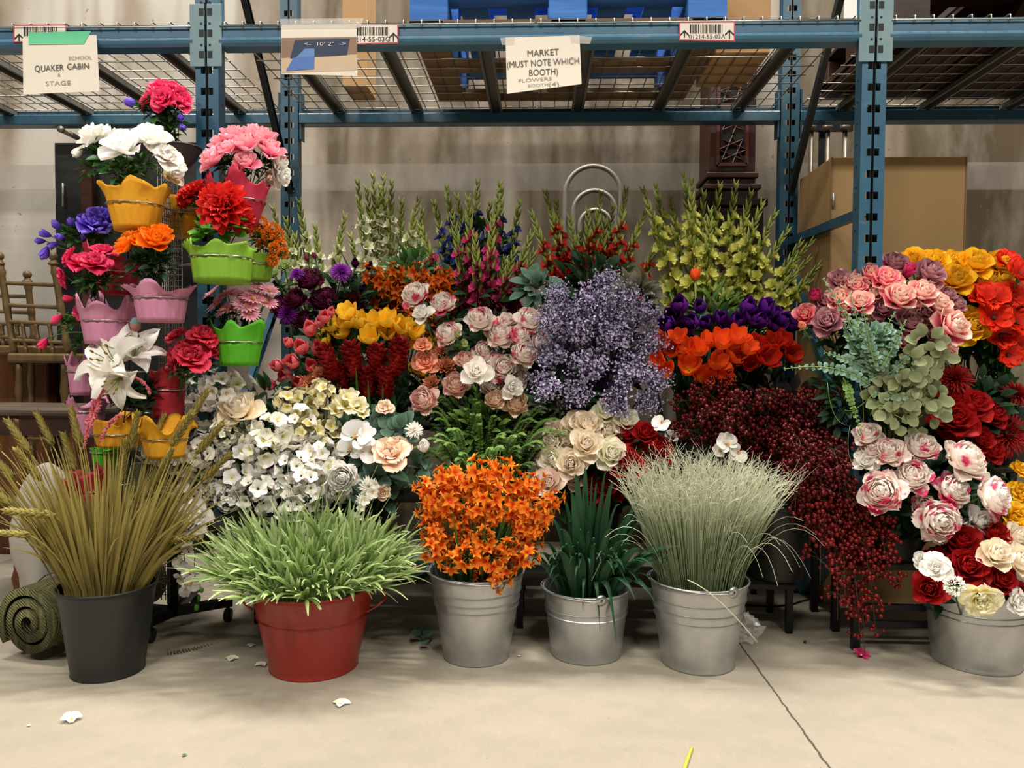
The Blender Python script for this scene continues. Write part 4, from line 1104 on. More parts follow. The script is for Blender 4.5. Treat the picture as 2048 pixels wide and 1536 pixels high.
def leaf_bush(name, px, py, Y, r, m, label, cat, n=60, L=.35, w=.1, rnd=False, B=None, sz=(1, .6, 1)):
    c = at(px, py, Y); r *= Y / FPX; B = B if B is not None else Vector((c.x, c.y, c.z - r))
    t = thing(name, label, cat, B); mb = MB()
    for i in range(n):
        z = 1 - 1.9 * (i + .5) / n; q = math.sqrt(max(0, 1 - z * z)); a = i * GA; d = Vector((q * math.cos(a) * sz[0], q * math.sin(a) * sz[1], z * sz[2]))
        mb.leaf(c + d * r * rr(.25, .75), d + Vector((rr(-.4, .4), rr(-.6, .1), rr(-.1, .4))), Vector((rr(-.5, .5), -.7, .8)), L * r * rr(.7, 1.3), w * r * rr(.8, 1.2), bend=.3, rnd=rnd)
    part('foliage', mb, m, t)
    mb = MB()
    for k in range(7):
        a = k * GA; mb.tube(stem_curve(B + Vector((rr(-.02, .02), rr(-.02, .02), 0)), c + Vector((math.cos(a), .4 * math.sin(a), .3)) * r * .6, (math.cos(a) * .4, 0, 1)), .003, .0015, 5)
    part('stem', mb, S_DK, t); return t
leaf_bush('leafy_bush', 1270, 600, 3.32, 62, L_DUSTY, 'dusty grey leaves between the red spikes and the lone tulip', 'foliage', 90, .45, .16, B=BK['otul'] + Vector((-.05, .03, 0)))
leaf_bush('leafy_bush', 1075, 580, 3.36, 40, L_GR, 'dark grey green leaves between peonies and red spikes', 'foliage', 40, .7, .3, True, B=BK['gr'] + Vector((-.03, -.04, 0)))
leaf_bush('leafy_bush', 830, 560, 3.45, 70, L_MD, 'green leaves behind the small orange flowers', 'foliage', 90, .4, .1, B=BK['gw'] + Vector((.03, .03, 0)))
leaf_bush('leafy_bush', 960, 520, 3.66, 80, L_MD, 'green leaves at the foot of the blue spikes', 'foliage', 110, .5, .1, B=BK['gm'] + Vector((.0, .05, 0)))
leaf_bush('leafy_bush', 1430, 640, 3.45, 90, L_FERN, 'narrow green leaves behind the purple tulips', 'foliage', 260, .3, .035, B=BK['gy'] + Vector((.02, -.05, 0)))
leaf_bush('leafy_bush', 700, 620, 3.40, 85, L_DK, 'dark leaves between burgundy flowers and yellow blooms', 'foliage', 110, .4, .12, B=BK['burg'] + Vector((.05, -.03, 0)))
leaf_bush('leafy_bush', 1180, 590, 3.46, 90, L_DK, 'dark leaves at the foot of the red spikes', 'foliage', 120, .4, .12, B=BK['gr'] + Vector((.0, -.05, 0)))
leaf_bush('leafy_bush', 950, 600, 3.44, 90, L_DK, 'dark leaves at the foot of the magenta spikes', 'foliage', 110, .4, .1, B=BK['gm'] + Vector((.0, -.05, 0)))

# ------------------------------------------------------------------ burgundy bunch, orange fillers
b0 = BK['burg']
bunch('burgundy_peony', 'flower', 'burgundy flowers', 'peony', P_BURG, [(620, 560, 27), (645, 600, 26), (590, 600, 24), (655, 590, 18), (560, 610, 22), (608, 640, 20), (690, 610, 22)], 3.36, b0, 'bp', 'burgundy peony', 'left of back orange flowers', lmat=L_DK)
bunch('purple_chrysanthemum', 'flower', 'burgundy flowers', 'mum', P_MUMP, [(683, 540, 24), (570, 625, 24), (592, 545, 16)], 3.32, b0, 'pm', 'bright purple chrysanthemum', 'among the burgundy flowers', lmat=L_DK)
bunch('dark_tulip', 'flower', 'burgundy flowers', 'tulip', P_DPUR, [(710, 530, 14), (737, 535, 13), (545, 550, 13), (560, 570, 13), (725, 580, 14)], 3.38, b0, 'dt', 'small near-black tulip', 'in the burgundy bunch', lmat=L_DK)
bunch('burgundy_rose', 'flower', 'burgundy flowers', 'rose', P_MAR, [(705, 600, 18), (725, 625, 16), (700, 640, 16), (660, 640, 16)], 3.33, b0, 'mr', 'dark maroon rose', 'below the purple chrysanthemum', lmat=L_DK)
bunch('small_pink_rose', 'flower', 'burgundy flowers', 'rosebud', PM('dusty_pink', [(0, '#5c1a38'), (1, '#a04a6c')]), [(615, 520, 12), (630, 515, 12), (650, 590, 12), (660, 605, 11)], 3.30, b0, 'dp', 'small dusty pink bud', 'on top of burgundy bunch', lmat=L_DK)
bunch('green_hop', 'flower', 'burgundy flowers', 'artichoke', P_GRN, [(567, 530, 22), (548, 545, 15)], 3.30, b0, 'hop', 'pale green hop bloom', 'beside the orange marigolds', lmat=L_MD)
pts = [(rr(742, 905), 0, rr(26, 36)) for _ in range(22)]
pts = [(x, rr(530, 645) if x > 760 else rr(540, 620), r) for x, _, r in pts]
for p in pts:
    t = bunch('orange_orchid_spray', 'flower', 'small orange sprays at the back', 'orchidspray', [P_STD, P_STL, S_DK], [p], rr(3.33, 3.42), BK['gw'], 'oo', '', '', leaf=None)[0]
    LAB['oo'].pop(); t['label'] = 'spray of small dark orange flowers, behind the yellow blooms'

# ------------------------------------------------------------------ pink tulips, yellow crocuses, red gingers, corals
b0 = BK['ptul']
bunch('pink_tulip', 'flower', 'pink tulips', 'tulip', P_PKT, [(622, 665, 24), (650, 640, 20), (606, 700, 25), (588, 728, 24), (636, 700, 22), (560, 735, 20), (575, 755, 24), (545, 770, 20), (600, 765, 22), (625, 735, 22), (662, 628, 15), (640, 650, 18), (580, 690, 16)], 3.0, b0, 'pt', 'coral pink tulip', 'left of yellow blooms', leaf='tulipleaf', lmat=L_MD, lr=.035)
bunch('protea', 'flower', 'dusty coral fillers', 'artichoke', P_COR, [(620, 762, 26), (655, 770, 24), (590, 790, 22), (640, 745, 22)], 2.96, b0, 'dc', 'dusty coral pointed bloom', 'below the pink tulips', lmat=L_DK)
b0 = BK['gin']
bunch('yellow_crocus', 'flower', 'yellow blooms', 'tulipopen', P_YET, [(700, 632, 24), (723, 650, 24), (750, 650, 24), (690, 668, 24), (668, 655, 22), (775, 648, 24), (800, 660, 24), (742, 680, 24), (655, 685, 20), (825, 668, 22), (812, 690, 22), (850, 700, 21), (828, 735, 24), (660, 705, 18), (775, 672, 22), (868, 690, 16), (700, 650, 22)], 3.05, b0, 'yc', 'open yellow crocus', 'above red gingers', leaf='tulipleaf', lmat=L_MD, lr=.03, out=1.1)
for i, (px, py, r, tx) in enumerate(((672, 700, 31, -.35), (712, 698, 32, -.12), (752, 705, 32, .06), (788, 692, 33, .22), (735, 740, 28, 0.0), (690, 730, 28, -.2), (770, 740, 28, .1))):
    yy = 2.93 + .02 * (i % 3); H = at(px, py + 62, yy); rr_ = r * yy / FPX
    t = stem_flower('torch_ginger', 'flower', 'red torch gingers', 'ginger', P_GIN, H, (tx, -.15, 1), rr_, BK['gin'] + Vector((tx * .1, -.03, 0)), sr=.005, leaf='tulipleaf', lmat=L_MD, lr=.05)
    note(t, 'tg', 'dark red torch ginger cone', 'under the yellow crocuses', px, py)
t = thing('ginger_leaves', 'broad light green blades standing under the red gingers', 'foliage', BK['gin'] + Vector((.02, -.06, 0))); mb = MB()
for px, py, w in ((712, 735, 10), (736, 760, 9), (700, 790, 8), (765, 770, 9), (790, 790, 8), (752, 800, 8), (675, 800, 8)):
    p = at(px, py, 2.88); q = Vector(t.location); mb.blade(bez(q, at(px + 4, 880, 2.95), p, 10), w * .0019, side=(1, -.2, 0), fold=.3, taper=(.5, 1, .04))
part('foliage', mb, L_MD, t)
bunch('coral_succulent', 'flower', 'coral succulents', 'artichoke', P_COR, [(892, 728, 28), (862, 765, 24), (905, 752, 20), (880, 700, 16)], 2.95, BK['peo'], 'cs', 'coral orange succulent rosette', 'between gingers and peonies', lmat=L_DK)
bunch('peach_rose', 'flower', 'coral succulents', 'camellia', P_PEACHBUD, [(852, 722, 28), (845, 690, 18)], 2.95, BK['peo'], 'pr', 'pale peach rose', 'right of the yellow crocuses', lmat=L_DK)

# ------------------------------------------------------------------ centre peonies
b0 = BK['peo']
bunch('pink_white_peony', 'flower', 'pink and white peonies', 'peony', P_PEO, [(832, 590, 29), (886, 608, 26), (960, 640, 29), (1012, 640, 17), (1058, 640, 27), (898, 668, 27), (1000, 672, 30), (1038, 672, 24), (972, 706, 27), (1082, 692, 27), (1048, 708, 28), (1005, 735, 30), (1035, 752, 25), (985, 770, 26)], 2.98, b0, 'pp', 'white peony with pink blotches', 'left of lavender', lmat=L_DK, ctr=(970, 760))
bunch('white_orchid', 'flower', 'pink and white peonies', 'openrose', P_WHITE, [(952, 745, 27), (845, 628, 18), (1022, 775, 20)], 2.88, b0, 'wo', 'open white rose', 'at the lower edge of peonies', lmat=L_DK, leaf=None)
bunch('soft_pink_peony', 'flower', 'pink and white peonies', 'peony', P_PEOP, [(912, 770, 27), (848, 800, 28), (930, 720, 20)], 2.90, b0, 'sp', 'soft pink peony', 'below the coral succulents', lmat=L_DK)
bunch('peach_peony', 'flower', 'pink and white peonies', 'peony', P_PEOC, [(1030, 805, 26), (990, 800, 20)], 2.9, b0, 'pc', 'peach cream peony', 'under the white peonies', lmat=L_DK)
bunch('green_bud', 'flower', 'pink and white peonies', 'rosebud', P_GRN, [(930, 690, 17), (915, 672, 13)], 2.88, b0, 'gb2', 'pale green bud', 'left of the white peonies', lmat=L_MD)

# ------------------------------------------------------------------ lavender cloud
lav = []
for r_ in ((1210, 572, 40), (1120, 600, 42), (1185, 610, 55), (1240, 610, 52), (1275, 640, 52), (1105, 650, 46), (1160, 665, 62), (1225, 680, 62), (1290, 695, 50), (1115, 715, 58), (1180, 735, 65), (1250, 745, 62), (1300, 760, 44), (1105, 772, 52), (1160, 785, 55), (1225, 800, 55), (1280, 800, 42), (1140, 630, 48), (1215, 640, 55)): lav.append(r_)
for i, (px, py, r) in enumerate(lav):
    yy = 2.96 + rr(-.05, .05) - .04 * ((py - 560) / 240); H = at(px, py + r * .25, yy); C = at(1195, 840, 3.1); d = (H - C).normalized() + Vector((0, -.5, .2))
    t = stem_flower('lavender_spray', 'flower', 'lavender sprays', 'gyp', [P_LAV, P_LST], H, d, r * 1.12 * yy / FPX, BK['lav'] + Vector((rr(-.05, .05), rr(-.05, .05), 0)), smat=P_LST, leaf=None)
    t['label'] = 'airy spray of tiny lavender blossoms in the middle of the display'

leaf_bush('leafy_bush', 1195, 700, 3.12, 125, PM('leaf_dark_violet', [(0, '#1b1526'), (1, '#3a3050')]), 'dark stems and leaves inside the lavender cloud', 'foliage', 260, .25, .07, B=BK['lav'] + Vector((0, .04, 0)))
leaf_bush('leafy_bush', 1000, 720, 3.12, 115, L_DK, 'dark leaves inside the pink and white peonies', 'foliage', 200, .3, .1, B=BK['peo'] + Vector((0, .04, 0)))
leaf_bush('leafy_bush', 880, 790, 3.10, 95, L_DK, 'dark leaves under the coral succulents', 'foliage', 150, .3, .1, B=BK['peo'] + Vector((-.05, .02, 0)))
leaf_bush('leafy_bush', 1440, 720, 3.16, 115, L_DK, 'dark leaves inside the orange tulips', 'foliage', 170, .35, .08, B=BK['otul'] + Vector((0, .05, 0)))
leaf_bush('leafy_bush', 690, 730, 3.14, 125, L_DK, 'dark leaves inside the pink tulips and gingers', 'foliage', 200, .3, .09, B=BK['ptul'] + Vector((.03, .04, 0)))
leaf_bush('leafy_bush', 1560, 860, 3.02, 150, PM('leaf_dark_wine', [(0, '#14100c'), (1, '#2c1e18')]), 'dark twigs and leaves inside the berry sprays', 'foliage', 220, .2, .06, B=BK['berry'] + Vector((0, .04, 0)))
leaf_bush('leafy_bush', 1130, 815, 3.0, 85, L_DK, 'dark leaves between the fern and the cream roses', 'foliage', 130, .3, .1, B=BK['cream'] + Vector((-.05, .03, 0)))
leaf_bush('leafy_bush', 960, 870, 2.98, 110, L_FERN, 'pale green leaves inside the fern clump', 'foliage', 240, .22, .07, B=BK['fern'] + Vector((0, .04, 0)))
# ------------------------------------------------------------------ tulips
b0 = BK['otul']
bunch('purple_tulip', 'flower', 'purple tulips', 'tulip', P_PUR, [(1362, 618, 29), (1338, 655, 28), (1385, 650, 26), (1335, 685, 22), (1400, 620, 22), (1490, 620, 26), (1512, 648, 26), (1525, 618, 24), (1555, 645, 28), (1540, 630, 22), (1470, 648, 24), (1440, 640, 22), (1580, 655, 20), (1385, 685, 22), (1410, 650, 20)], 3.10, b0, 'pu', 'closed deep purple tulip', 'above orange tulips', leaf='tulipleaf', lmat=L_DK, lr=.03)
bunch('purple_tulip', 'flower', 'purple tulips', 'tulipopen', PM('tulip_plum', [(0, '#120318'), (.6, '#36093f'), (1, '#5a1878')], vary=.5), [(1350, 640, 25), (1372, 660, 24), (1425, 655, 20), (1500, 640, 24), (1545, 655, 24), (1455, 660, 20), (1585, 640, 18)], 3.07, b0, 'pu2', 'open dark plum tulip', 'among the purple tulips', leaf=None)
bunch('orange_tulip', 'flower', 'orange tulips', 'tulipopen', P_ORT, [(1322, 690, 22), (1345, 705, 26), (1334, 745, 22), (1372, 700, 22), (1392, 705, 24), (1378, 738, 25), (1412, 690, 22), (1440, 690, 27), (1462, 715, 25), (1430, 730, 25), (1470, 680, 24), (1442, 755, 22), (1404, 755, 24), (1320, 725, 20), (1358, 680, 20), (1490, 700, 22)], 2.98, b0, 'ot', 'bright orange tulip', 'beside lavender', leaf='tulipleaf', lmat=L_MD, lr=.03, out=1.0)
bunch('red_orange_tulip', 'flower', 'red orange tulips', 'tulipopen', P_ORD, [(1510, 700, 26), (1535, 720, 26), (1560, 690, 24), (1580, 715, 22), (1545, 690, 22), (1500, 730, 22), (1475, 725, 20)], 3.02, b0, 'rt', 'dark red-orange tulip', 'right of the orange tulips', leaf='tulipleaf', lmat=L_DK, lr=.03)
H = at(1390, 562, 3.12); t = stem_flower('orange_tulip', 'flower', 'orange tulips', 'tulip', P_ORT, H, (-.08, -.2, 1), 17 * 3.12 / FPX, b0 + Vector((.02, .03, 0)), smat=S_LT, sr=.004, leaf=None)
t['label'] = 'lone bright orange tulip standing tall above the purple tulips'
mb = MB(); p = at(1412, 645, 3.10)
mb.blade(bez(p + Vector((0, .02, -.25)), p + Vector((-.01, 0, -.05)), at(1408, 590, 3.10), 9), .03, side=(1, -.3, 0), fold=.35, taper=(.5, 1, .05))
part('leaf', mb, L_GR, t)

# ------------------------------------------------------------------ cream and red roses
b0 = BK['cream']
bunch('cream_rose', 'flower', 'cream roses', 'rose', P_CREAM, [(1175, 850, 27, 0), (1150, 848, 24, .03), (1215, 865, 24), (1135, 880, 26), (1172, 890, 30, -.05), (1142, 928, 28, -.06), (1110, 865, 22, .03)], 2.86, b0, 'cr', 'cream rose', 'left of red roses', lmat=L_DK)
bunch('white_green_rose', 'flower', 'cream roses', 'rose', P_IVORY, [(1212, 828, 27, .03), (1252, 842, 25, .02), (1222, 908, 28, -.05), (1106, 920, 26), (1108, 885, 24, .02)], 2.86, b0, 'wg', 'white rose with greenish heart', 'in the cream rose bunch', lmat=L_DK)
bunch('blush_rose', 'flower', 'cream roses', 'rose', P_BLUSH, [(1098, 966, 27, -.06), (1150, 960, 18)], 2.84, b0, 'bl', 'blush white rose', 'just right of the orange orchids', lmat=L_DK)
bunch('red_rose', 'flower', 'red roses', 'rose', P_RED, [(1252, 868, 24), (1290, 868, 22), (1318, 900, 26), (1256, 930, 29, -.05), (1285, 905, 22), (1208, 970, 24), (1180, 985, 22), (1225, 815, 20, .05), (1300, 940, 22), (1195, 1000, 20), (1240, 975, 20)], 2.86, b0, 'rd', 'velvet red rose', 'near silver grass', lmat=L_DK, leaf='sprig')
leaf_bush('leafy_bush', 1210, 950, 2.98, 95, L_DK, 'dark leaves behind the cream and red roses', 'foliage', 120, .35, .12, B=b0 + Vector((0, .02, 0)))
bunch('moth_orchid', 'flower', 'white orchids behind the grass', 'moth', [P_WHITE, P_CTP], [(1322, 845, 20), (1455, 885, 24), (1478, 905, 22), (1440, 900, 16), (1345, 870, 16)], 2.84, BK['berry'] + Vector((-.2, 0, 0)), 'mo1', 'white orchid bloom', 'behind the silver grass', leaf=None)

# ------------------------------------------------------------------ ferns
def pinnate(mb, C, n, L, W, d0=.12, rnd=True, up=(0, -.5, 1), lift=.2, jit=.3):
    """leaflets left and right of a curve"""
    k = len(C) - 1
    for i in range(n):
        u = d0 + (1 - d0) * i / (n - 1); j = min(k - 1, int(u * k)); f = u * k - j
        p = Vector(C[j]) * (1 - f) + Vector(C[j + 1]) * f; d = (Vector(C[j + 1]) - Vector(C[j])).normalized(); nr = Vector(up); sd = d.cross(nr).normalized()
        s = (1.0 - .75 * max(0, (u - .35) / .65)) * (0.7 + .3 * min(1, u * 4))
        for sg in (-1, 1): mb.leaf(p, sd * sg + d * .35 + Vector((rr(-.15, .15), rr(-.15, .15), lift * rr(0, 1))), nr + Vector((rr(-jit, jit), rr(-jit, jit), rr(-jit, jit) * .6)), L * s * rr(1 - jit * .35, 1 + jit * .3), W * s * rr(1 - jit * .3, 1 + jit * .3), bend=.1, rnd=rnd)
def fern(B, tips, label, m=L_FERN, Y=2.85, L=.024, W=.009, n=34):
    t = thing('fern', label, 'fern', B)
    tips = tips + [(a + rr(-22, 22), b + rr(-20, 14), c + rr(-.05, .03)) for a, b, c in tips]
    for px, py, dy in tips:
        T = at(px, py, Y + dy); mid = (B + T) * .5 + Vector((0, -.03, .10)); mid.z = max(mid.z, T.z + .06)
        C = bez(B, mid, T, 14); mb = MB(); mb.tube(C, .0025, .001, 4, mi=1); pinnate(mb, C, n, L, W, .3); part('frond', mb, [m, S_LT], t)
    return t
fern(BK['fern'], [(870, 840, 0), (852, 880, -.05), (845, 915, -.04), (880, 800, .05), (905, 860, -.08), (930, 820, .0), (880, 940, -.05), (960, 850, -.05), (920, 910, -.1), (1000, 840, .03), (985, 900, -.1), (1010, 870, -.05), (890, 890, -.1), (860, 815, .05), (915, 930, -.06), (950, 800, .03), (965, 925, -.06)], 'fine green fern arching out left of the cream roses, lower clump', Y=2.84)
fern(BK['fern'] + Vector((.06, .0, 0)), [(1120, 840, .0), (1105, 860, -.04), (1085, 885, -.06), (1060, 830, .02), (1125, 865, -.02), (1040, 905, -.08), (1075, 845, 0), (1090, 815, .05), (1020, 930, -.04), (1070, 930, -.06), (1100, 900, -.05), (1050, 870, -.09), (1000, 945, -.02)], 'fine light green fern beside the cream roses, right clump', L_FERN, Y=2.86)

# ------------------------------------------------------------------ dark red berries
M_BERRY = mat('berry_dark_red', '#4c0609', .27, 0, .3, 30, spec=.3); M_BERRY2 = mat('berry_bright_red', '#620d0c', .27, 0, .3, 30, spec=.3)
def berry_spray(P0, P1, P2, n, spread, label_key, desc, px, py, m=None, rb=.0080):
    t = thing('berry_spray', 'tbd', 'berry branch', P0, 'dark red berry sprays'); C = bez(P0, P1, P2, 15); mb = MB(); bb = MB()
    mb.tube(C, .003, .0012, 5)
    for i in range(n):
        u = 1 - (i / n) * .72 if n > 1 else 1; j = min(13, int(u * 14)); p = Vector(C[j]); e = p + Vector((rr(-1, 1), rr(-1, .6), rr(-1, 1))) * spread * (1.15 - .5 * u)
        bb.tube([p, (p + e) / 2 + Vector((0, 0, .006)), e], .0008, n=3, caps=False, mi=1)
        bb.ball(e, rb * rr(.8, 1.15), 7, 5)
        for q in range(2):
            e2 = e + Vector((rr(-1, 1), rr(-1, 1), rr(-1, 1))) * rb * 2.6; bb.ball(e2, rb * rr(.7, 1.1), 7, 5)
    part('twig', mb, S_BRN, t); bb.tube(C[4:], .0028, .0012, 4, mi=1); part('berries', bb, [m or M_BERRY, S_BRN], t); note(t, label_key, desc, 'by the silver grass', px, py)
b0 = BK['berry'] + Vector((0, 0, .25))
BS = [(1350, 790), (1385, 775), (1420, 760), (1455, 790), (1400, 815), (1360, 830), (1440, 830), (1410, 850), (1340, 850),
      (1530, 780), (1570, 800), (1610, 790), (1650, 800), (1540, 840), (1590, 850), (1630, 850), (1670, 850), (1560, 890), (1610, 900), (1660, 900), (1520, 870)]
for px, py in BS:
    yy = rr(2.78, 2.92); T = at(px, py + 15, yy); P1 = (b0 + T) * .5; P1.z = max(T.z + .08, P1.z)
    berry_spray(b0 + Vector((rr(-.04, .04), rr(-.04, .04), -.2)), P1, T, 52, .06, 'bs1', 'dark red berry spray', px, py)
for px, py, x1, y1 in ((1640, 1010, 1640, 840), (1600, 960, 1600, 820), (1680, 990, 1665, 830), (1650, 1080, 1640, 860), (1700, 1060, 1680, 850), (1620, 1090, 1610, 850), (1660, 1150, 1655, 880), (1710, 1140, 1690, 880), (1640, 1170, 1640, 900), (1690, 1200, 1680, 900), (1740, 1180, 1710, 930), (1720, 1270, 1690, 940), (1750, 1250, 1720, 950), (1790, 1200, 1740, 960), (1780, 1170, 1740, 950), (1675, 1240, 1670, 930), (1590, 1030, 1590, 850), (1730, 1310, 1710, 1000)):
    yy = 2.78; T = at(px, py, 2.66 if py > 1150 else 2.70); P1 = at(x1, y1 - 60, 2.78); P0 = b0 + Vector((.02, 0, -.2))
    berry_spray(P0, P1 + Vector((0, -.04, .05)), T, 56, .055, 'bs2', 'drooping dark red berry spray', px, py, M_BERRY2 if py > 1150 else None)
# ================================================================== LEFT: POT STAND
PXS, PYS = at(341, 600, 2.84).x, 2.84
stand = thing('pot_stand', 'black wheeled wire stand carrying the coloured flower pots', 'display stand', (PXS, PYS, 0))
mb = MB()
hw = .045; zt = at(341, 330, PYS).z
for k in range(4):
    dx, dy = ((-1, 0), (1, 0), (0, -1), (0, 1))[k]
    for i in range(4): mb.tube([(PXS + dx * hw * i / 3, PYS + dy * hw * i / 3, .12), (PXS + dx * hw * i / 3, PYS + dy * hw * i / 3, zt)], .002, n=4)
    z = .14
    while z < zt:
        mb.tube([(PXS, PYS, z), (PXS + dx * hw, PYS + dy * hw, z)], .0016, n=4, caps=False); z += .022
part('wire_column', mb, mat('wire_column_grey', '#7d7873', .4, .6), stand)
mb = MB(); mb.tube([(PXS, PYS, .06), (PXS, PYS, .9)], .02, n=10); part('centre_pole', mb, M_BLKM, stand)
for (ax, ay) in ((at(460, 1240, 2.95).x, 2.97), (at(292, 1288, 2.70).x, 2.72), (PXS - .33, 2.9), (PXS - .05, 3.15)):
    mb = MB(); mb.box((-.016, 0, .06), (.016, math.hypot(ax - PXS, ay - PYS), .095), 0, Matrix.Translation((PXS, PYS, 0)) @ Matrix.Rotation(-math.atan2(ax - PXS, ay - PYS), 4, 'Z'), bevel=.003)
    f = part('foot_bar', mb, M_BLKM, stand, smooth=False)
    mb = MB(); e = Vector((ax, ay, 0)) * .93 + Vector((PXS, PYS, 0)) * .07; mb.tube([e + Vector((-.01, 0, .026)), e + Vector((.01, 0, .026))], .026, n=14); mb.tube([e + Vector((0, 0, .03)), e + Vector((0, 0, .066))], .007, n=6)
    link('caster', mb.mesh('caster', M_BLKP, True, shift=tuple(stand.location)), f)
mb = MB(); xx = at(352, 1150, 2.9).x; mb.box((xx - .01, 2.9, .09), (xx + .01, 2.92, .40)); part('side_post', mb, M_BLKM, stand, smooth=False)

F_YEL = mat('pot_yellow', '#d79a1c', .75, var=.1, nscale=30, bump=.7, bscale=26, stretch=(4, 4, .15)); F_RED = mat('pot_crimson', '#b02440', .75, var=.1, nscale=30, bump=.7, bscale=26, stretch=(4, 4, .15)); F_GRN = mat('pot_green', '#79a82e', .7, var=.1, nscale=30, bump=.7, bscale=26, stretch=(4, 4, .15)); F_BGR = mat('pot_bright_green', '#4aa018', .6, var=.1, nscale=30, bump=.7, bscale=26, stretch=(4, 4, .15)); F_LIL = mat('pot_lilac', '#bd7d9c', .75, var=.1, nscale=30, bump=.7, bscale=26, stretch=(4, 4, .15)); F_DRD = mat('pot_dark_red', '#9a1a2c', .65, var=.1, nscale=30, bump=.7, bscale=26, stretch=(4, 4, .15)); F_WIRE = mat('silver_ring', '#b9b4aa', .25, .9)
def pot(cx, y_col, y_wire, y_bot, w_top, w_wire, w_bot, m, Y, label, pts=5, amp=.5, tilt=(0, 0), ring=True, tall=None):
    """thin wood-chip pot with a flared, wavy collar, held in a wire ring of the stand"""
    s = Y / FPX; zb, zw, zc = (at(cx, q, Y).z for q in (y_bot, y_wire, y_col)); x = at(cx, y_wire, Y).x
    rb, rw, rt = w_bot * s / 2, w_wire * s / 2, w_top * s / 2
    t = thing('flower_pot', label, 'flower pot', (x, Y, zb), 'coloured flower pots')
    ph = rr(0, 6.28); n = 56
    def wob(i, r, z, a): return r * (1 + .018 * np.sin(a * 14 + ph) + .012 * np.sin(a * 23)), z
    mb = MB(); mb.lathe([(0, .003), (rb * .96, .003), (rb, 0)] + [(rb + (rw - rb) * k / 5, (zw - zb) * k / 5) for k in range(1, 6)] + [(rw - .003, zw - zb), (rb - .003, .006), (0, .006)], n, wob=wob)
    body = part('pot_body', mb, m, t, world=False)
    hcol = zc - zw
    hs = [(k, rr(.25, 1.0) / (1 + abs(k - pts) * .35), rr(0, 6.28)) for k in range(2, 8)]; hr = [(k, rr(.3, 1), rr(0, 6.28)) for k in (2, 3, 5, 8)]
    def wobc(i, r, z, a):
        f = (i if i < 6 else 10 - i) / 5.0 if i <= 10 else 0
        f = max(0, min(1, f)); tip = sum(m * np.sin(k * a + q) for k, m, q in hs) / 1.7; rad_ = sum(m * np.sin(k * a + q) for k, m, q in hr) / 2.2
        tip = np.sign(tip) * np.abs(tip) ** .8
        return r * (1 + .02 * np.sin(a * 14 + ph) * (1 - f)) + f * f * .16 * rt * rad_ + .012 * rt * f * np.sin(a * 19), z + f * f * hcol * amp * (tip * .75 - .1) + .06 * hcol * f * np.sin(a * 11 + ph)
    prof = [(rw + (rt - rw) * (k / 5) ** 1.5, zw - zb + hcol * k / 5) for k in range(6)]
    prof += [(r - .003, z - .001) for r, z in prof[::-1]][1:]
    mb = MB(); mb.lathe(prof, n, wob=wobc); part('collar', mb, m, t, world=False)
    if tilt != (0, 0): t.rotation_euler = (rad(tilt[0]), rad(tilt[1]), 0)
    if ring:
        mb = MB(); c = Vector((x, Y, zw)); R = rw + .004
        mb.tube([c + Vector((R * math.cos(a), R * math.sin(a), 0)) for a in np.linspace(0, 2 * PI, 29)], .0024, n=6)
        d = Vector((PXS - x, PYS - Y, 0)); L = d.length
        if L > R + .02: mb.tube([c + d.normalized() * R, Vector((PXS, PYS, zw))], .003, n=6)
        part('basket_ring', mb, F_WIRE, stand)
    return Vector((x, Y, zb + .01))
def bush(label, B, heads, fol, Y, fm=L_DK, kind='foliage', cat='flower bush', grp='flower bushes in the pots', hd=.5, sp_r=None, name='flower_bush', n_st=True):
    """one artificial bush: blossoms and foliage are its parts; heads = (kind, mats, px, py, radius_px, dy)"""
    t = thing(name, label, cat, B, grp); cx = sum(h[2] for h in heads) / len(heads); cy = sum(h[3] for h in heads) / len(heads); C = at(cx, cy + 45, Y)
    mb = MB()
    for k, m, px, py, rp, *rest in heads:
        yy = Y + (rest[0] if rest else rr(-.03, .03)); H = at(px, py, yy); v = H - C; v.y *= .4
        d = rest[1] if len(rest) > 1 else (v.normalized() * .9 + Vector((0, -.65, .35))); r = rp * yy / FPX
        d = Vector(d).normalized(); foot = H - d * r * .4
        link('blossom', head(k, m), t, Matrix.Translation(-Vector(B)) @ place(foot, d, r, rr(0, 6)))
        mb.tube(stem_curve(Vector(B) + Vector((rr(-.01, .01), rr(-.01, .01), 0)), foot, d), .0022, .0018, 5)
    part('stem', mb, S_GRN, t)
    for px, py, rp, dy in fol:
        yy = Y + dy; link('foliage', head(kind, fm), t, Matrix.Translation(-Vector(B)) @ place(at(px, py, yy), (rr(-.3, .3), -.3, 1), rp * 1.15 * yy / FPX, rr(0, 6)))
    return t
A = lambda *a: a
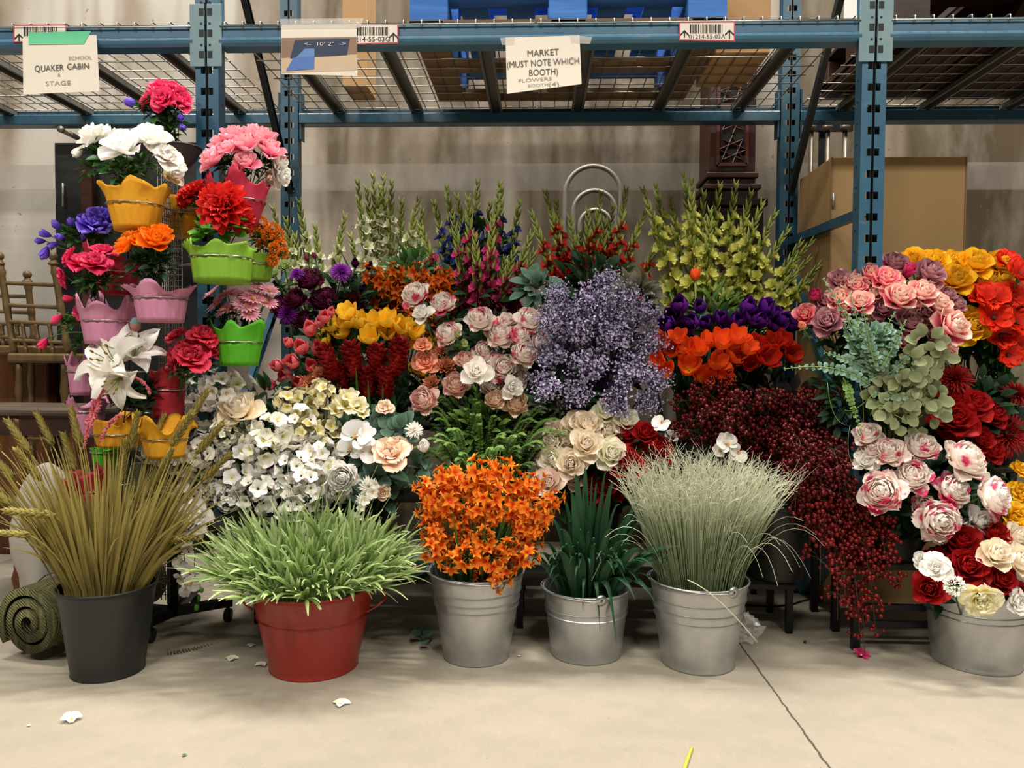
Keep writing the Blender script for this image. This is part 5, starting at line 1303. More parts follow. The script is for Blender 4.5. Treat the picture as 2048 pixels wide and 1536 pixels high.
# top
zt_ = at(355, 300, 2.82)
t = thing('top_bowl', 'dark grey bowl at the top of the pot stand, behind white roses', 'bowl', (zt_.x, 2.84, zt_.z - .06), None)
mb = MB(); mb.lathe([(0, 0), (.035, 0), (.05, .02), (.075, .07), (.078, .075), (.07, .07), (.03, .012), (0, .01)], 28); part('bowl_body', mb, mat('dark_grey_bowl', '#3a3635', .5), t, world=False)
mb = MB(); mb.tube([(.076 * math.cos(a), .076 * math.sin(a), .074) for a in np.linspace(0, 2 * PI, 25)], .003, n=5); part('bowl_rim', mb, mat('bowl_rim_grey', '#4c4746', .45), t, world=False)
b0 = Vector((zt_.x, 2.84, zt_.z - .04))
bush('magenta and violet silk flowers at the very top of the pot stand', b0, [A('camellia', P_HOT, 330, 172, 36, -.03, (.1, -.4, 1)), A('camellia', P_HOT, 300, 192, 32, -.06, (-.6, -.6, .6)), A('camellia', P_HOT, 358, 195, 33, -.05, (.8, -.5, .4)), A('camellia', P_HOT, 325, 195, 28, -.1, (0, -1, .3)), A('rosebud', P_VIO, 270, 210, 22, -.04, (-1, -.3, .4)), A('rosebud', P_VIO, 357, 235, 15, -.06, (.8, -.5, -.1)), A('rosebud', P_VIO, 362, 252, 14, -.06, (.7, -.5, -.5))], [(315, 225, 38, -.04), (335, 250, 36, -.02), (300, 215, 30, -.04), (345, 225, 28, -.04), (335, 275, 30, 0)], 2.80, L_MD)
# white roses in yellow pot
Y1 = 2.62; b = pot(272, 372, 412, 463, 128, 104, 80, F_YEL, Y1, 'yellow pot with white roses, upper left of the stand')
bush('white open roses above the upper left yellow pot', b, [A('openrose', P_WHITE, 183, 272, 30, 0, (-.6, -.5, .8)), A('openrose', P_WHITE, 205, 268, 26, .03, (-.2, -.5, .9)), A('rosebud', P_WHITE, 160, 300, 19, 0, (-.5, -.3, -.7)), A('openrose', P_WHITE2, 248, 290, 40, -.08), A('openrose', P_WHITE, 304, 275, 36, -.02), A('camellia', P_WHITE, 335, 310, 32, -.02), A('camellia', P_WHITE, 352, 330, 24, .04), A('openrose', P_CREAM, 345, 352, 22, .06)], [(215, 320, 42, .0), (240, 345, 38, -.03), (195, 300, 30, .02), (285, 335, 36, .0), (255, 370, 30, -.02), (190, 340, 32, .02)], Y1, L_MD)
# pink roses
Y2 = 2.66; b = pot(478, 362, 404, 452, 122, 100, 66, F_RED, Y2, 'crimson pot holding pink roses, upper right of the stand')
bush('pale pink roses in the upper right crimson pot', b, [A('openrose', P_PINKL, 468, 275, 33, .05, (0, -.3, 1)), A('openrose', P_PINKL, 492, 290, 32, -.03), A('openrose', P_PINKL, 425, 318, 31, -.04), A('openrose', P_PINKL, 440, 288, 26, .02), A('rose', P_PINKL, 457, 297, 22, -.05), A('rose', P_PINKL, 493, 325, 26, -.06), A('openrose', P_PINKL, 525, 278, 32, .04), A('openrose', P_PINKL, 540, 300, 30, .02), A('openrose', P_PINKL, 508, 268, 28, .06), A('openrose', P_WHITE, 556, 325, 26, .05, (1, -.2, .2)), A('openrose', P_WHITE, 562, 352, 24, .06, (1, -.2, -.2)), A('rose', P_BLUSH, 540, 355, 18, .05, (.7, -.3, -.5))], [(465, 335, 34, .02), (500, 340, 30, .02), (525, 330, 30, .05), (450, 330, 26, .05)], Y2, L_DK)
# red dahlias behind (yellow pot behind)
Y3 = 2.92; b = pot(375, 400, 432, 474, 92, 86, 70, F_YEL, Y3, 'yellow pot half hidden behind the stand column')
bush('scarlet dahlia in the yellow pot behind the column', b, [A('ruffle', P_SCAR, 384, 376, 40, -.14, (-.3, -.7, .9)), A('ruffle', P_SCAR, 365, 392, 24, -.1, (-.5, -.8, .3))], [(385, 405, 26, -.06), (372, 415, 24, -.05)], Y3, L_MD)
Y4 = 2.58; b = pot(443, 490, 517, 566, 132, 118, 106, F_GRN, Y4, 'green pot with big scarlet dahlia, right side of stand')
bush('large scarlet dahlias over the green pot', b, [A('ruffle', P_SCAR, 438, 405, 54, -.10, (.0, -1, .25)), A('ruffle', P_SCAR, 478, 430, 38, -.04, (.7, -.7, .1)), A('ruffle', P_DRED, 500, 448, 22, .02, (.9, -.3, -.3))], [(430, 460, 34, -.02), (465, 462, 34, -.02), (405, 470, 24, -.02)], Y4, L_BR, kind='roundleaf')
# violet + crimson pots on the far left
Y5 = 2.88; b = pot(232, 500, 546, 590, 118, 92, 60, F_DRD, Y5, 'crimson pot behind, below the violet roses', pts=3, amp=.9)
bush('violet blue roses and buds at the left of the stand', b, [A('rosebud', P_VIO, 96, 470, 17, 0, (-.9, -.3, .3)), A('rosebud', P_VIO, 118, 455, 18, .02, (-.5, -.4, .7)), A('rosebud', P_VIO, 145, 452, 18, .02, (-.1, -.4, .9)), A('rosebud', P_VIO, 125, 475, 16, -.04, (-.4, -.8, .1)), A('rosebud', P_VIO, 92, 500, 21, -.02, (-.3, -.3, -1)), A('rosebud', P_VIO, 110, 488, 16, 0, (-.6, -.4, -.4)), A('camellia', P_VIO, 188, 445, 33, -.02), A('camellia', P_VIO, 205, 430, 30, .02), A('rosebud', P_VIO, 85, 482, 15, .02, (-1, -.2, 0)), A('rosebud', P_VIO, 165, 478, 12, -.03)], [(155, 480, 30, 0), (185, 480, 30, .02), (140, 470, 24, 0), (200, 470, 30, .03)], Y5, L_MD)
Y6 = 2.66; b = pot(216, 602, 642, 688, 122, 98, 84, F_LIL, Y6, 'lilac pot under hot pink flowers, left side of stand', pts=3, amp=1.0)
bush('hot pink camellias drooping from the left lilac pot', b, [A('camellia', P_HOT, 168, 520, 34, 0), A('camellia', P_HOT, 190, 522, 34, -.03), A('camellia', P_HOT, 205, 500, 26, .03), A('camellia', P_HOT, 135, 512, 22, .0, (-.7, -.5, .4)), A('camellia', P_HOT, 124, 557, 23, 0, (-.8, -.6, -.3)), A('rosebud', P_HOT, 142, 597, 16, 0, (-1, -.2, 0)), A('rosebud', P_HOT, 118, 634, 18, 0, (-.7, -.3, -.7)), A('rosebud', P_HOT, 90, 682, 19, 0, (-.5, -.3, -.9)), A('camellia', P_HOT, 155, 632, 18, .05)], [(190, 562, 34, .0), (210, 570, 32, .03), (175, 575, 28, .02), (145, 650, 30, .06), (165, 690, 28, .08), (130, 640, 18, .04)], Y6, L_MD)
Y7 = 2.54; b = pot(322, 572, 597, 645, 132, 100, 84, F_LIL, Y7, 'lilac pot with orange roses, middle of the stand', pts=3, amp=.8)
bush('bright orange roses above the middle lilac pot', b, [A('rose', P_ORA, 252, 492, 27, 0), A('rose', P_ORA, 262, 478, 24, .02), A('rose', P_ORA, 286, 482, 24, .0), A('rose', P_ORA, 312, 480, 30, -.06), A('rose', P_ORA, 322, 465, 24, .02), A('rose', P_ORA, 288, 468, 22, .03)], [(300, 522, 40, .0), (320, 535, 36, -.02), (285, 525, 34, .0), (325, 510, 30, .02), (300, 550, 30, 0)], Y7, L_DK)
b = pot(505, 508, 530, 562, 100, 80, 66, F_GRN, 2.80, 'green pot with orange marigolds, right of the scarlet dahlias')
bush('small orange marigolds at the right edge of the stand', b, [A('pom', P_MARI, px, py, r, dy) for px, py, r, dy in ((522, 452, 18, 0), (512, 470, 13, .02), (535, 472, 14, -.03), (558, 470, 13, 0), (560, 492, 14, 0), (565, 508, 13, .02), (548, 498, 13, -.03), (545, 522, 13, -.03), (525, 490, 12, 0), (548, 458, 12, .02))], [(540, 490, 34, .03), (525, 480, 28, .03), (550, 510, 26, .03)], 2.76, L_MD)
Y8 = 2.72; b = pot(478, 648, 684, 732, 108, 92, 74, F_BGR, Y8, 'bright green pot with pink daisies, lower right of stand')
bush('pink daisies above the bright green pot', b, [A('daisy', [P_DAI, P_RDAI], px, py, r, dy) for px, py, r, dy in ((430, 600, 31, 0), (465, 608, 30, -.03), (492, 604, 31, -.03), (450, 582, 29, .02), (480, 582, 30, .02), (508, 590, 29, 0), (535, 598, 27, .03), (420, 580, 25, .03), (520, 570, 25, .04), (445, 615, 25, -.04), (500, 622, 25, -.04), (540, 575, 23, .04))], [(470, 632, 30, .0), (500, 640, 26, .02), (440, 630, 24, .02)], Y8, L_DK)
b = pot(170, 716, 742, 790, 72, 62, 54, F_LIL, 2.86, 'lilac pot low at the left, behind the white lilies', pts=3, amp=.9)
b = pot(176, 800, 822, 872, 78, 62, 54, F_LIL, 2.92, 'lowest lilac pot at left, beside the pink plume', pts=3, amp=.9)
b = pot(335, 742, 779, 836, 70, 66, 58, F_DRD, 2.72, 'dark red pot with crimson flowers, lower middle of the stand')
bush('crimson pink camellias over the lower dark red pot', b, [A('camellia', P_CRIM, 385, 712, 40, -.05), A('camellia', P_CRIM, 408, 668, 32, 0, (.4, -.5, .9)), A('camellia', P_CRIM, 425, 690, 30, .02, (.8, -.5, .3)), A('camellia', P_CRIM, 352, 668, 24, .04), A('camellia', P_CRIM, 345, 720, 28, .0, (-.7, -.6, -.1)), A('camellia', P_CRIM, 375, 690, 28, -.02)], [(385, 745, 30, 0), (360, 740, 28, .02), (410, 735, 26, .02)], 2.64, L_MD)
Y11 = 2.56; b = pot(330, 838, 876, 915, 124, 86, 70, F_YEL, Y11, 'wide yellow pot low on the stand, beside white blossoms', pts=6, amp=.9)
b2 = pot(238, 838, 866, 892, 100, 92, 80, F_YEL, 2.66, 'yellow pot under the white lilies', pts=4, amp=.8)
bush('white lilies with ruffled petals at the lower left', b2, [A('lily', [P_WHITE, S_LT, P_BROWN], 222, 722, 76, -.06, (-.25, -.8, .5)), A('lily', [P_WHITE, S_LT, P_BROWN], 270, 700, 60, .02, (.4, -.6, .6)), A('lily', [P_WHITE, S_LT, P_BROWN], 234, 762, 58, -.1, (-.1, -.7, -.4))], [(265, 800, 42, .02), (285, 815, 34, .02), (250, 790, 34, .04), (300, 780, 34, .05)], 2.62, L_DK)
b3 = pot(218, 895, 902, 935, 66, 64, 56, F_BGR, 2.74, 'green pot near the floor, above the fallen red pot', ring=True)
t = thing('pink_plume', 'soft pink hanging plumes below the white lilies', 'flower', b2 + Vector((-.04, -.06, 0)))
for c in (((240, 755), (290, 745), (300, 790)), ((190, 800), (178, 840), (168, 880)), ((200, 800), (180, 850), (165, 900)), ((240, 830), (215, 840), (200, 885)), ((215, 770), (185, 810), (170, 850))):
    mb = MB(); P = [at(px, py, 2.54) for px, py in c]; C = bez(*P, 22)
    for i in range(110):
        u = rr(0, 1); k = min(20, int(u * 21)); p = Vector(C[k]) ; d = Vector((rr(-1, 1), rr(-1, 1), rr(-1, .2))).normalized(); mb.leaf(p, d, (rr(-1, 1), -1, rr(-1, 1)), .011 * (1.2 - u * .6), .004)
    mb.tube(C, .005, .002, 6); part('plume', mb, P_PLUME, t)
t = thing('paper_egg', 'small pastel blue and pink egg hung between the lilac pots', 'ornament', at(271, 662, 2.6)); mb = MB()
mb.ball(at(271, 649, 2.6), .018, 12, 9, 0, 1.4); o = part('egg', mb, petal_mat('egg_shell', [(0, '#c98a86'), (.5, '#c98a86'), (.52, '#7fa6ae'), (1, '#8ab2ba')]), t)
at_ = o.data.attributes['pt']; zs = [v.co.z for v in o.data.vertices]; at_.data.foreach_set('value', [(z - min(zs)) / (max(zs) - min(zs)) for z in zs])
mb = MB(); mb.tube([at(271, 636, 2.6), at(275, 600, 2.62)], .0008, n=4); part('thread', mb, M_WIRE, t)
t0 = bpy.data.objects
Y14 = 2.58; b = pot(190, 940, 978, 1018, 92, 78, 74, F_DRD, Y14, 'dark red empty pot tipped behind the wheat stalks', tilt=(8, -12), ring=True)

# ------------------------------------------------------------------ furniture at the far left
M_GOLD = wood('gold_brown_wood', '#43331f', '#66512f', .45, (6, 6, 1), 3)
M_TBL = wood('grey_brown_tabletop', '#4a4038', '#6b5f55', .35, (1, 10, 10), 2); M_BRN = wood('warm_brown_wood', '#3a1f0f', '#6b3e1e', .4, (8, 8, .6), 2)
def spindle(p0, p1, r, beads=True):
    mb = MB(); p0, p1 = Vector(p0), Vector(p1); k = 24; u = np.linspace(0, 1, k)
    R = [r * (1 + (.45 * math.exp(-((v - .12) / .025) ** 2) + .45 * math.exp(-((v - .88) / .025) ** 2) + .3 * math.exp(-((v - .5) / .03) ** 2) if beads else 0)) for v in u]
    mb.tube([p0.lerp(p1, v) for v in u], r, n=10, radii=R); return mb
def chair(px0, px1, Y, y_seat, y_top, label, lean):
    x0, x1 = at(px0, y_seat, Y).x, at(px1, y_seat, Y).x; zs = at(px0, y_seat, Y).z; zt2 = at(px0, y_top, Y).z
    t = thing('spindle_chair', label, 'chair', ((x0 + x1) / 2, Y + .2, 0), 'stacked wooden chairs')
    mb = MB(); mb.box((x0 - .02, Y, zs - .045), (x1 + .02, Y + .40, zs), bevel=.01); part('seat', mb, M_GOLD, t, smooth=False)
    for x, d in ((x0, -lean), (x1, -lean)):
        m = spindle((x, Y + .03, zs), (x + d, Y + .01, zt2), .015); m.ball((x + d, Y + .01, zt2 + .018), .02, 10, 6); m.lathe([(.02, -.012), (.024, -.006), (.018, .002), (.012, .006)], 12, c=(x + d, Y + .01, zt2 - .01)); part('back_post', m, M_GOLD, t)
    for f in (.14, .34, .52, .76):
        z = zs + (zt2 - zs) * f; part('back_rail', spindle((x0 - lean * f, Y + .02, z), (x1 - lean * f, Y + .02, z - .01), .010, False), M_GOLD, t)
    for k in range(1, 4):
        x = x0 + (x1 - x0) * k / 4; part('back_spindle', spindle((x, Y + .02, zs), (x - lean * .34, Y + .02, zs + (zt2 - zs) * .34), .009), M_GOLD, t)
    for x in (x0 + .02, x1 - .02):
        for y in (Y + .03, Y + .37): part('leg', spindle((x, y, zs - .04), (x * 1.0, y, .0), .014), M_GOLD, t)
    part('stretcher', spindle((x0 + .02, Y + .03, zs * .62), (x1 - .02, Y + .03, zs * .62), .010), M_GOLD, t)
    return t
chair(20, 128, 3.45, 706, 520, 'gold brown spindle chair, front one at the left edge', .05)
chair(-60, 62, 3.62, 690, 556, 'gold brown spindle chair with ball finial, behind the front one', .02)
xt0, xt1 = at(-140, 830, 3.1).x, at(185, 830, 3.1).x; zt3 = at(80, 815, 3.1).z
t = thing('wooden_table', 'dark wooden table with grey-brown top at the left edge', 'table', ((xt0 + xt1) / 2, 3.2, 0))
mb = MB(); mb.box((xt0, 3.1, zt3 - .035), (xt1, 3.42, zt3), bevel=.012); part('tabletop', mb, M_TBL, t, smooth=False)
mb = MB(); mb.box((xt0 + .04, 3.13, zt3 - .12), (xt1 - .04, 3.40, zt3 - .035)); part('apron', mb, M_DKWOOD, t, smooth=False)
for px in (20, 140):
    for y in (3.15, 3.38): part('leg', spindle((at(px, 830, 3.1).x, y, zt3 - .04), (at(px, 830, 3.1).x, y, 0), .026), M_BRN, t)
mb = MB(); mb.box((at(-170, 800, 3.95).x, 3.9, 0), (at(108, 800, 3.95).x, 4.25, at(20, 690, 3.95).z), bevel=.006)
t = thing('sideboard', 'warm brown wooden sideboard behind the spindle chairs', 'cabinet', (at(0, 800, 3.95).x, 4.0, 0)); part('body', mb, M_BRN, t, smooth=False)
mb = MB(); mb.box((at(-172, 800, 3.95).x, 3.885, at(20, 690, 3.95).z), (at(110, 800, 3.95).x, 4.26, at(20, 690, 3.95).z + .025), bevel=.006); part('top_board', mb, M_DKWOOD, t, smooth=False)
# white cloth bag
c = at(95, 955, 2.98)
def blob(name, c, s, m, label, cat, amp=.25, k=3, seed=1):
    mb = MB(); n, mm = 40, 24; r = random.Random(seed); ph = [r.uniform(0, 6) for _ in range(6)]
    mb.ball((0, 0, 0), 1, n, mm); V = mb.v[0]; a = np.arctan2(V[:, 1], V[:, 0]); z = V[:, 2]
    f = 1 + amp * (1 - z * z) * (.5 * np.sin(k * a + ph[0] + 2 * z) + .4 * np.sin(5 * z + ph[1] + 2 * a) + .3 * np.sin(7 * a - 3 * z + ph[2]))
    V = V * f[:, None] * np.array(s); V[:, 2] = np.maximum(V[:, 2], -s[2] * .85); mb.v[0] = V + np.array(c); return single(name, mb, m, label, cat)
blob('cloth_bag', c + Vector((0, 0, -.28)), (.13, .10, .34), mat('white_cloth', '#a9a49c', .9, bump=.3, bscale=14), 'crumpled white cloth bundle behind the wheat stalks', 'bag', .22)
# rolled jute rugs
def jute_mat():
    s = NT('green_jute'); o = s.coord()
    w = s.n('ShaderNodeTexWave', wave_type='BANDS', bands_direction='DIAGONAL'); w.inputs['Scale'].default_value = 55; w.inputs['Distortion'].default_value = 1.2; s.l(o, w.inputs['Vector'])
    w2 = s.n('ShaderNodeTexWave', wave_type='BANDS', bands_direction='Y'); w2.inputs['Scale'].default_value = 28; w2.inputs['Distortion'].default_value = .8; s.l(o, w2.inputs['Vector'])
    h = s.math('MULTIPLY', w.outputs['Fac'], w2.outputs['Fac']); n = s.noise(30, 3, .6, o)
    s.l(s.mix(s.math('ADD', s.math('MULTIPLY', h, .7), s.math('MULTIPLY', n, .3)), lin('#3c3b1c'), lin('#a3a266')), s.b.inputs['Base Color']); s.rough(.9); s.bump(h, 1.0, .02); return s.m
M_JUTE = jute_mat()
def rug(c, axis, L, R, label):
    """spiral rolled rug: c = centre of the near end, axis = roll direction"""
    t = thing('rolled_rug', label, 'rug', (c[0], c[1], max(0, c[2] - R)), 'rolled jute rugs'); mb = MB()
    turns = 3.6; n = 110; th = R / turns * .46; A_ = np.linspace(.9, turns, n) * 2 * PI; q = np.array(Vector(axis).normalized().to_track_quat('Y', 'Z').to_matrix())
    V = []; ny = 9
    for j in range(ny):
        y = L * j / (ny - 1)
        for off in (0, 1):
            r = R * A_ / A_[-1] - off * th * 1.55; V.append(np.stack([r * np.cos(A_), np.full(n, y), r * np.sin(A_)], 1))
    V = np.concatenate(V) @ q.T + np.array(tuple(c)); F = []
    for j in range(ny - 1):
        for off in (0, 1):
            a = (j * 2 + off) * n; b_ = ((j + 1) * 2 + off) * n
            for i in range(n - 1): F.append((a + i, a + i + 1, b_ + i + 1, b_ + i))
    for j in (0, ny - 1):
        a = j * 2 * n
        for i in range(n - 1): F.append((a + i, a + n + i, a + n + i + 1, a + i + 1))
    for i in (0, n - 1):
        for j in range(ny - 1): a = j * 2 * n + i; F.append((a, a + n, a + 3 * n, a + 2 * n))
    mb.add(V, F); part('rolled_mat', mb, M_JUTE, t)
    mb = MB(); q2 = Vector(axis).normalized()
    for f in (.25, .75):
        cc = Vector(c) + q2 * L * f; u1 = q2.cross(Vector((0, 0, 1))).normalized(); u2 = u1.cross(q2)
        mb.tube([cc + (u1 * math.cos(a) + u2 * math.sin(a)) * (R + .003) for a in np.linspace(0, 2 * PI, 25)], .0025, n=5)
    part('tie_string', mb, S_BRN, t)
g = ground(28, 1347); rug((g.x - .012, g.y + .09, .135), (.22, 1, .0), .55, .135, 'green jute rug roll lying at the lower left corner')
g2 = at(262, 1010, 2.92); rug((g2.x, 2.94, .0), (.05, .12, 1), .62, .075, 'green jute rug roll standing behind the tipped red pot')
# ================================================================== FRONT ROW BUCKETS
bk, BP, brb, brt, bh = bucket(216, 1369, 186, 138, 1196, M_BLKP, 'black_bucket', 'matte black bucket filled with wheat stalks', handle=False)
rk, RP, rrb, rrt, rh = bucket(628, 1366, 246, 178, 1206, M_REDP, 'red_tub', 'glossy red tub filled with green grass', bands=(.66,), handle=False)
for sg in (-1, 1):
    mb = MB(); x0 = RP.x + sg * (rrt - .012)
    mb.tube(bez((x0, RP.y - .055, rh - .075), (x0 + sg * .10, RP.y - .02, rh - .03), (x0 + sg * .004 + sg * .01, RP.y + .055, rh - .03), 12), .004, n=8); part('side_handle', mb, M_REDP, rk)
g1, G1, g1b, g1t, g1h = bucket(953, 1336, 190, 132, 1166, M_GALV, 'steel_bucket', 'galvanised bucket with orange orchids, left of three in the middle', bands=(.80, .70, .62), group='galvanised buckets')
g2_, G2, g2b, g2t, g2h = bucket(1172, 1332, 172, 142, 1198, M_GALV, 'steel_bucket', 'galvanised bucket with dark green blades, between the two others', bands=(.72, .64), group='galvanised buckets', handle=-75)
g3, G3, g3b, g3t, g3h = bucket(1396, 1352, 192, 144, 1184, M_GALV, 'steel_bucket', 'galvanised bucket with silver green grass', bands=(.80, .68, .58), group='galvanised buckets')
g4, G4, g4b, g4t, g4h = bucket(1952, 1353, 186, 160, 1200, M_GALV, 'steel_bucket', 'galvanised bucket with red and cream roses, at right', bands=(.74, .66), group='galvanised buckets', handle=200)

# ------------------------------------------------------------------ wheat
M_WHEAT = PM('wheat_olive', [(0, '#6e6330'), (.6, '#8a7c42'), (1, '#a59858')], rough=.7, vary=.4); M_EAR = PM('wheat_ear', [(0, '#7b7034'), (1, '#a39656')], rough=.8, vary=.35)
def fan(B, rad_in, h, tipc, half, up, low, spread_y=.5):
    """random stalk: base inside the bucket, tip on a fan"""
    a = rr(0, 6.28); q = math.sqrt(rr(0, 1)); b = B + Vector((math.cos(a) * q * rad_in, math.sin(a) * q * rad_in, .02))
    return a, q, b
t = thing('wheat_leaves', 'long olive green leaves standing among the wheat', 'dried grass', BP + Vector((0, 0, .012))); t['kind'] = 'stuff'; mb = MB()
for i in range(420):
    a = rr(0, 6.28); q = math.sqrt(rr(.02, 1)); dx, dyy = math.cos(a) * q, math.sin(a) * q * .75
    b = BP + Vector((dx * brb * .8, dyy * brb * .8, .02)); mid = BP + Vector((dx * brt * .9, dyy * brt * .85, bh))
    L = rr(.22, .56) * (1 - .12 * q); dv = Vector((dx * .74 + rr(-.10, .10), dyy * .35 + rr(-.1, .1) - .05, 1)).normalized(); tip = mid + dv * L
    if random.random() < .12: tip += Vector((dx * .08, 0, -.10))
    C = np.concatenate([bez(b, (b + mid) / 2, mid, 3)[:-1], bez(mid, mid + dv * L * .5 + Vector((-dx * .012, 0, .01)), tip, 7)]); mb.blade(C, rr(.0045, .0095), side=(rr(-1, 1), rr(-.3, .3), .0), fold=.5, taper=(.7, 1, .05))
part('foliage', mb, M_WHEAT, t)
EAR = []
for _ in range(3):
    m = MB()
    for i in range(64):
        a = i * GA; z = i / 64; m.petal(L=.19, W=.055, a0=14, a1=18, c=1, phi=a, r0=.085 * (1 - .5 * z) , z0=z * .95, nu=3, nv=3, prof='lance')
    m.tube([(0, 0, -.02), (0, 0, .5), (0, 0, 1)], .05, .02, 6); EAR.append(m.mesh('wheat_ear', M_EAR))
WT = [(0, 900), (60, 905), (105, 890), (30, 960), (-20, 1020), (150, 940), (345, 890), (395, 905), (370, 850), (310, 965), (60, 1070), (110, 1030), (290, 1050), (280, 990), (330, 1080), (-30, 950), (20, 1010), (160, 890), (240, 960), (300, 900), (260, 900), (80, 960), (405, 960)]
for i, (px, py) in enumerate(WT):
    droop = (px, py) in ((60, 1070), (290, 990), (330, 1080), (280, 990), (110, 1030)); yy = BP.y + rr(-.12, .12) - (.08 if droop else 0)
    T = at(px, py, yy); dx = (T.x - BP.x); b = BP + Vector((max(-.08, min(.08, dx * .25)) + rr(-.02, .02), rr(-.06, .06), .02)); t = thing('wheat_stalk', 'tbd', 'dried grass', b, 'wheat stalks in the black bucket')
    mid = BP + Vector((dx * .42, (yy - BP.y) * .4, max(bh + .1, T.z * .75))); C = bez(b, mid, T, 12); mb = MB(); mb.tube(C, .003, .002, 5); part('stem', mb, M_WHEAT, t)
    d = Vector(C[-1]) - Vector(C[-2])
    if droop: d = Vector((1 if px > 200 else -1, -.3, .15)) 
    o = link('wheat_ear', EAR[i % 3], t, Matrix.Translation(-b) @ place(T, d, rr(.11, .14), rr(0, 6))); note(t, 'wh', 'olive wheat stalk', 'in the black bucket', px, py)

# ------------------------------------------------------------------ green grass in the red tub
M_GRS = PM('soft_green_grass', [(0, '#5a7d3c'), (.5, '#8fa866'), (1, '#b4c48e')], rough=.6, vary=.35)
t = thing('green_grass', 'thick soft green grass bush filling the red tub', 'grass', RP + Vector((0, 0, .012))); t['kind'] = 'stuff'; mb = MB()
NT_ = 120
for i in range(NT_):
    z = 1 - 1.0 * (i + .5) / NT_; q = math.sqrt(max(0, 1 - z * z)); a = i * GA; dx, dyy = math.cos(a) * q, math.sin(a) * q
    b = RP + Vector((dx * rrb * .75, dyy * rrb * .75, .03)); m_ = RP + Vector((dx * rrt * .86, dyy * rrt * .86, rh + .005))
    D = Vector((dx * .80, dyy * .75, z * .95 + .14)); R = rr(.10, .19); K = m_ + D * R
    mb.tube(np.concatenate([bez(b, (b + m_) / 2, m_, 3)[:-1], bez(m_, m_ + (m_ - b).normalized() * R * .5, K, 4)]), .004, .003, 5, t=.2)
    for k in range(11):
        o = (D.normalized() + Vector((rr(-.6, .6), rr(-.6, .4), rr(-.25, .55)))).normalized(); L = rr(.08, .165); p0 = m_.lerp(K, rr(.2, 1)); e = p0 + o * L + Vector((0, 0, rr(-.035, .03))); e.z = max(e.z, rh - .035 + rr(0, .05))
        C = bez(p0, p0 + o * L * .55 + Vector((0, 0, rr(.0, .03))), e, 7); mb.blade(C, rr(.0045, .0085), side=(rr(-1, 1), rr(-1, 1), rr(-.2, .2)), fold=.6, taper=(.5, 1, .22))
    if i % 2 == 0: mb.tube(bez(m_, K, K + D * rr(.10, .2) + Vector((rr(-.06, .06), rr(-.05, .02), rr(-.05, .05))), 7), .0011, .0006, 3, t=.8)
for i in range(90):
    a = i * GA; r_ = rrt * .9 * math.sqrt((i + .5) / 90); p0 = RP + Vector((math.cos(a) * r_, math.sin(a) * r_, rh - .03)); e = p0 + Vector((math.cos(a) * .05, math.sin(a) * .05, rr(.07, .13))); mb.blade(bez(p0, (p0 + e) / 2 + Vector((0, 0, .03)), e, 6), rr(.005, .009), fold=.6, taper=(.6, 1, .25))
part('foliage', mb, M_GRS, t)

# ------------------------------------------------------------------ orange orchids
OR = [(880, 960), (915, 950), (955, 940), (990, 950), (1030, 955), (1065, 975), (850, 985), (1090, 1000), (870, 1010), (905, 995), (945, 985), (985, 990), (1020, 1000), (1060, 1015), (1085, 1035), (845, 1025), (875, 1050), (915, 1035), (955, 1030), (1000, 1035), (1040, 1050), (1075, 1065), (855, 1065), (890, 1085), (930, 1075), (970, 1075), (1010, 1085), (1050, 1090), (865, 1100), (905, 1115), (945, 1115), (985, 1120), (1025, 1120), (1060, 1115), (960, 1145), (1000, 1150)]
for px, py in OR:
    px += rr(-13, 13); py += rr(-11, 11)
    u = (px - 962) / 130; v = (py - 1045) / 110; yy = G1.y - .02 - .13 * math.sqrt(max(0, 1 - u * u * .8 - v * v * .55)) + rr(-.03, .03); H = at(px, py, yy); C = Vector((G1.x, G1.y + .05, g1h + .05)); d = (H - C).normalized() + Vector((0, -.45, .3))
    b = Vector((G1.x + u * .06, G1.y + rr(-.05, .05), .02)); t = thing('orange_orchid_spray', 'spray of small bright orange orchids in the left galvanised bucket', 'flower', b, 'orange orchid sprays in the bucket'); mb = MB(); neck = Vector((G1.x + u * .12, G1.y + rr(-.06, .06), g1h + .02))
    mb.tube(np.concatenate([bez(b, (b + neck) / 2, neck, 3)[:-1], bez(neck, neck + (neck - b) * .4, H - d.normalized() * .03, 6)]), .0022, .0016, 5); part('stem', mb, S_LT, t)
    link('blossom', head('orchidspray', [P_STO, P_STL, S_LT]), t, Matrix.Translation(-b) @ place(H, d, 40 * yy / FPX * rr(.72, 1.12), rr(0, 6)))
t = thing('orchid_leaves', 'narrow green leaves and stems under the orange orchids', 'foliage', G1 + Vector((0, 0, .015))); mb = MB()
for i in range(130):
    a = rr(0, 6.28); q = rr(.3, 1); b = G1 + Vector((math.cos(a) * .07 * q, math.sin(a) * .07 * q, .03)); m_ = G1 + Vector((math.cos(a) * g1t * .85 * q, math.sin(a) * g1t * .85 * q, g1h)); tip = m_ + Vector((math.cos(a) * rr(.02, .1), math.sin(a) * rr(.02, .1), rr(.05, .30))); mb.blade(np.concatenate([bez(b, (b + m_) / 2, m_, 3)[:-1], bez(m_, m_ * 2 - b - (m_ - b) * .6, tip, 6)]), rr(.003, .007), fold=.4)
part('foliage', mb, L_MD, t)

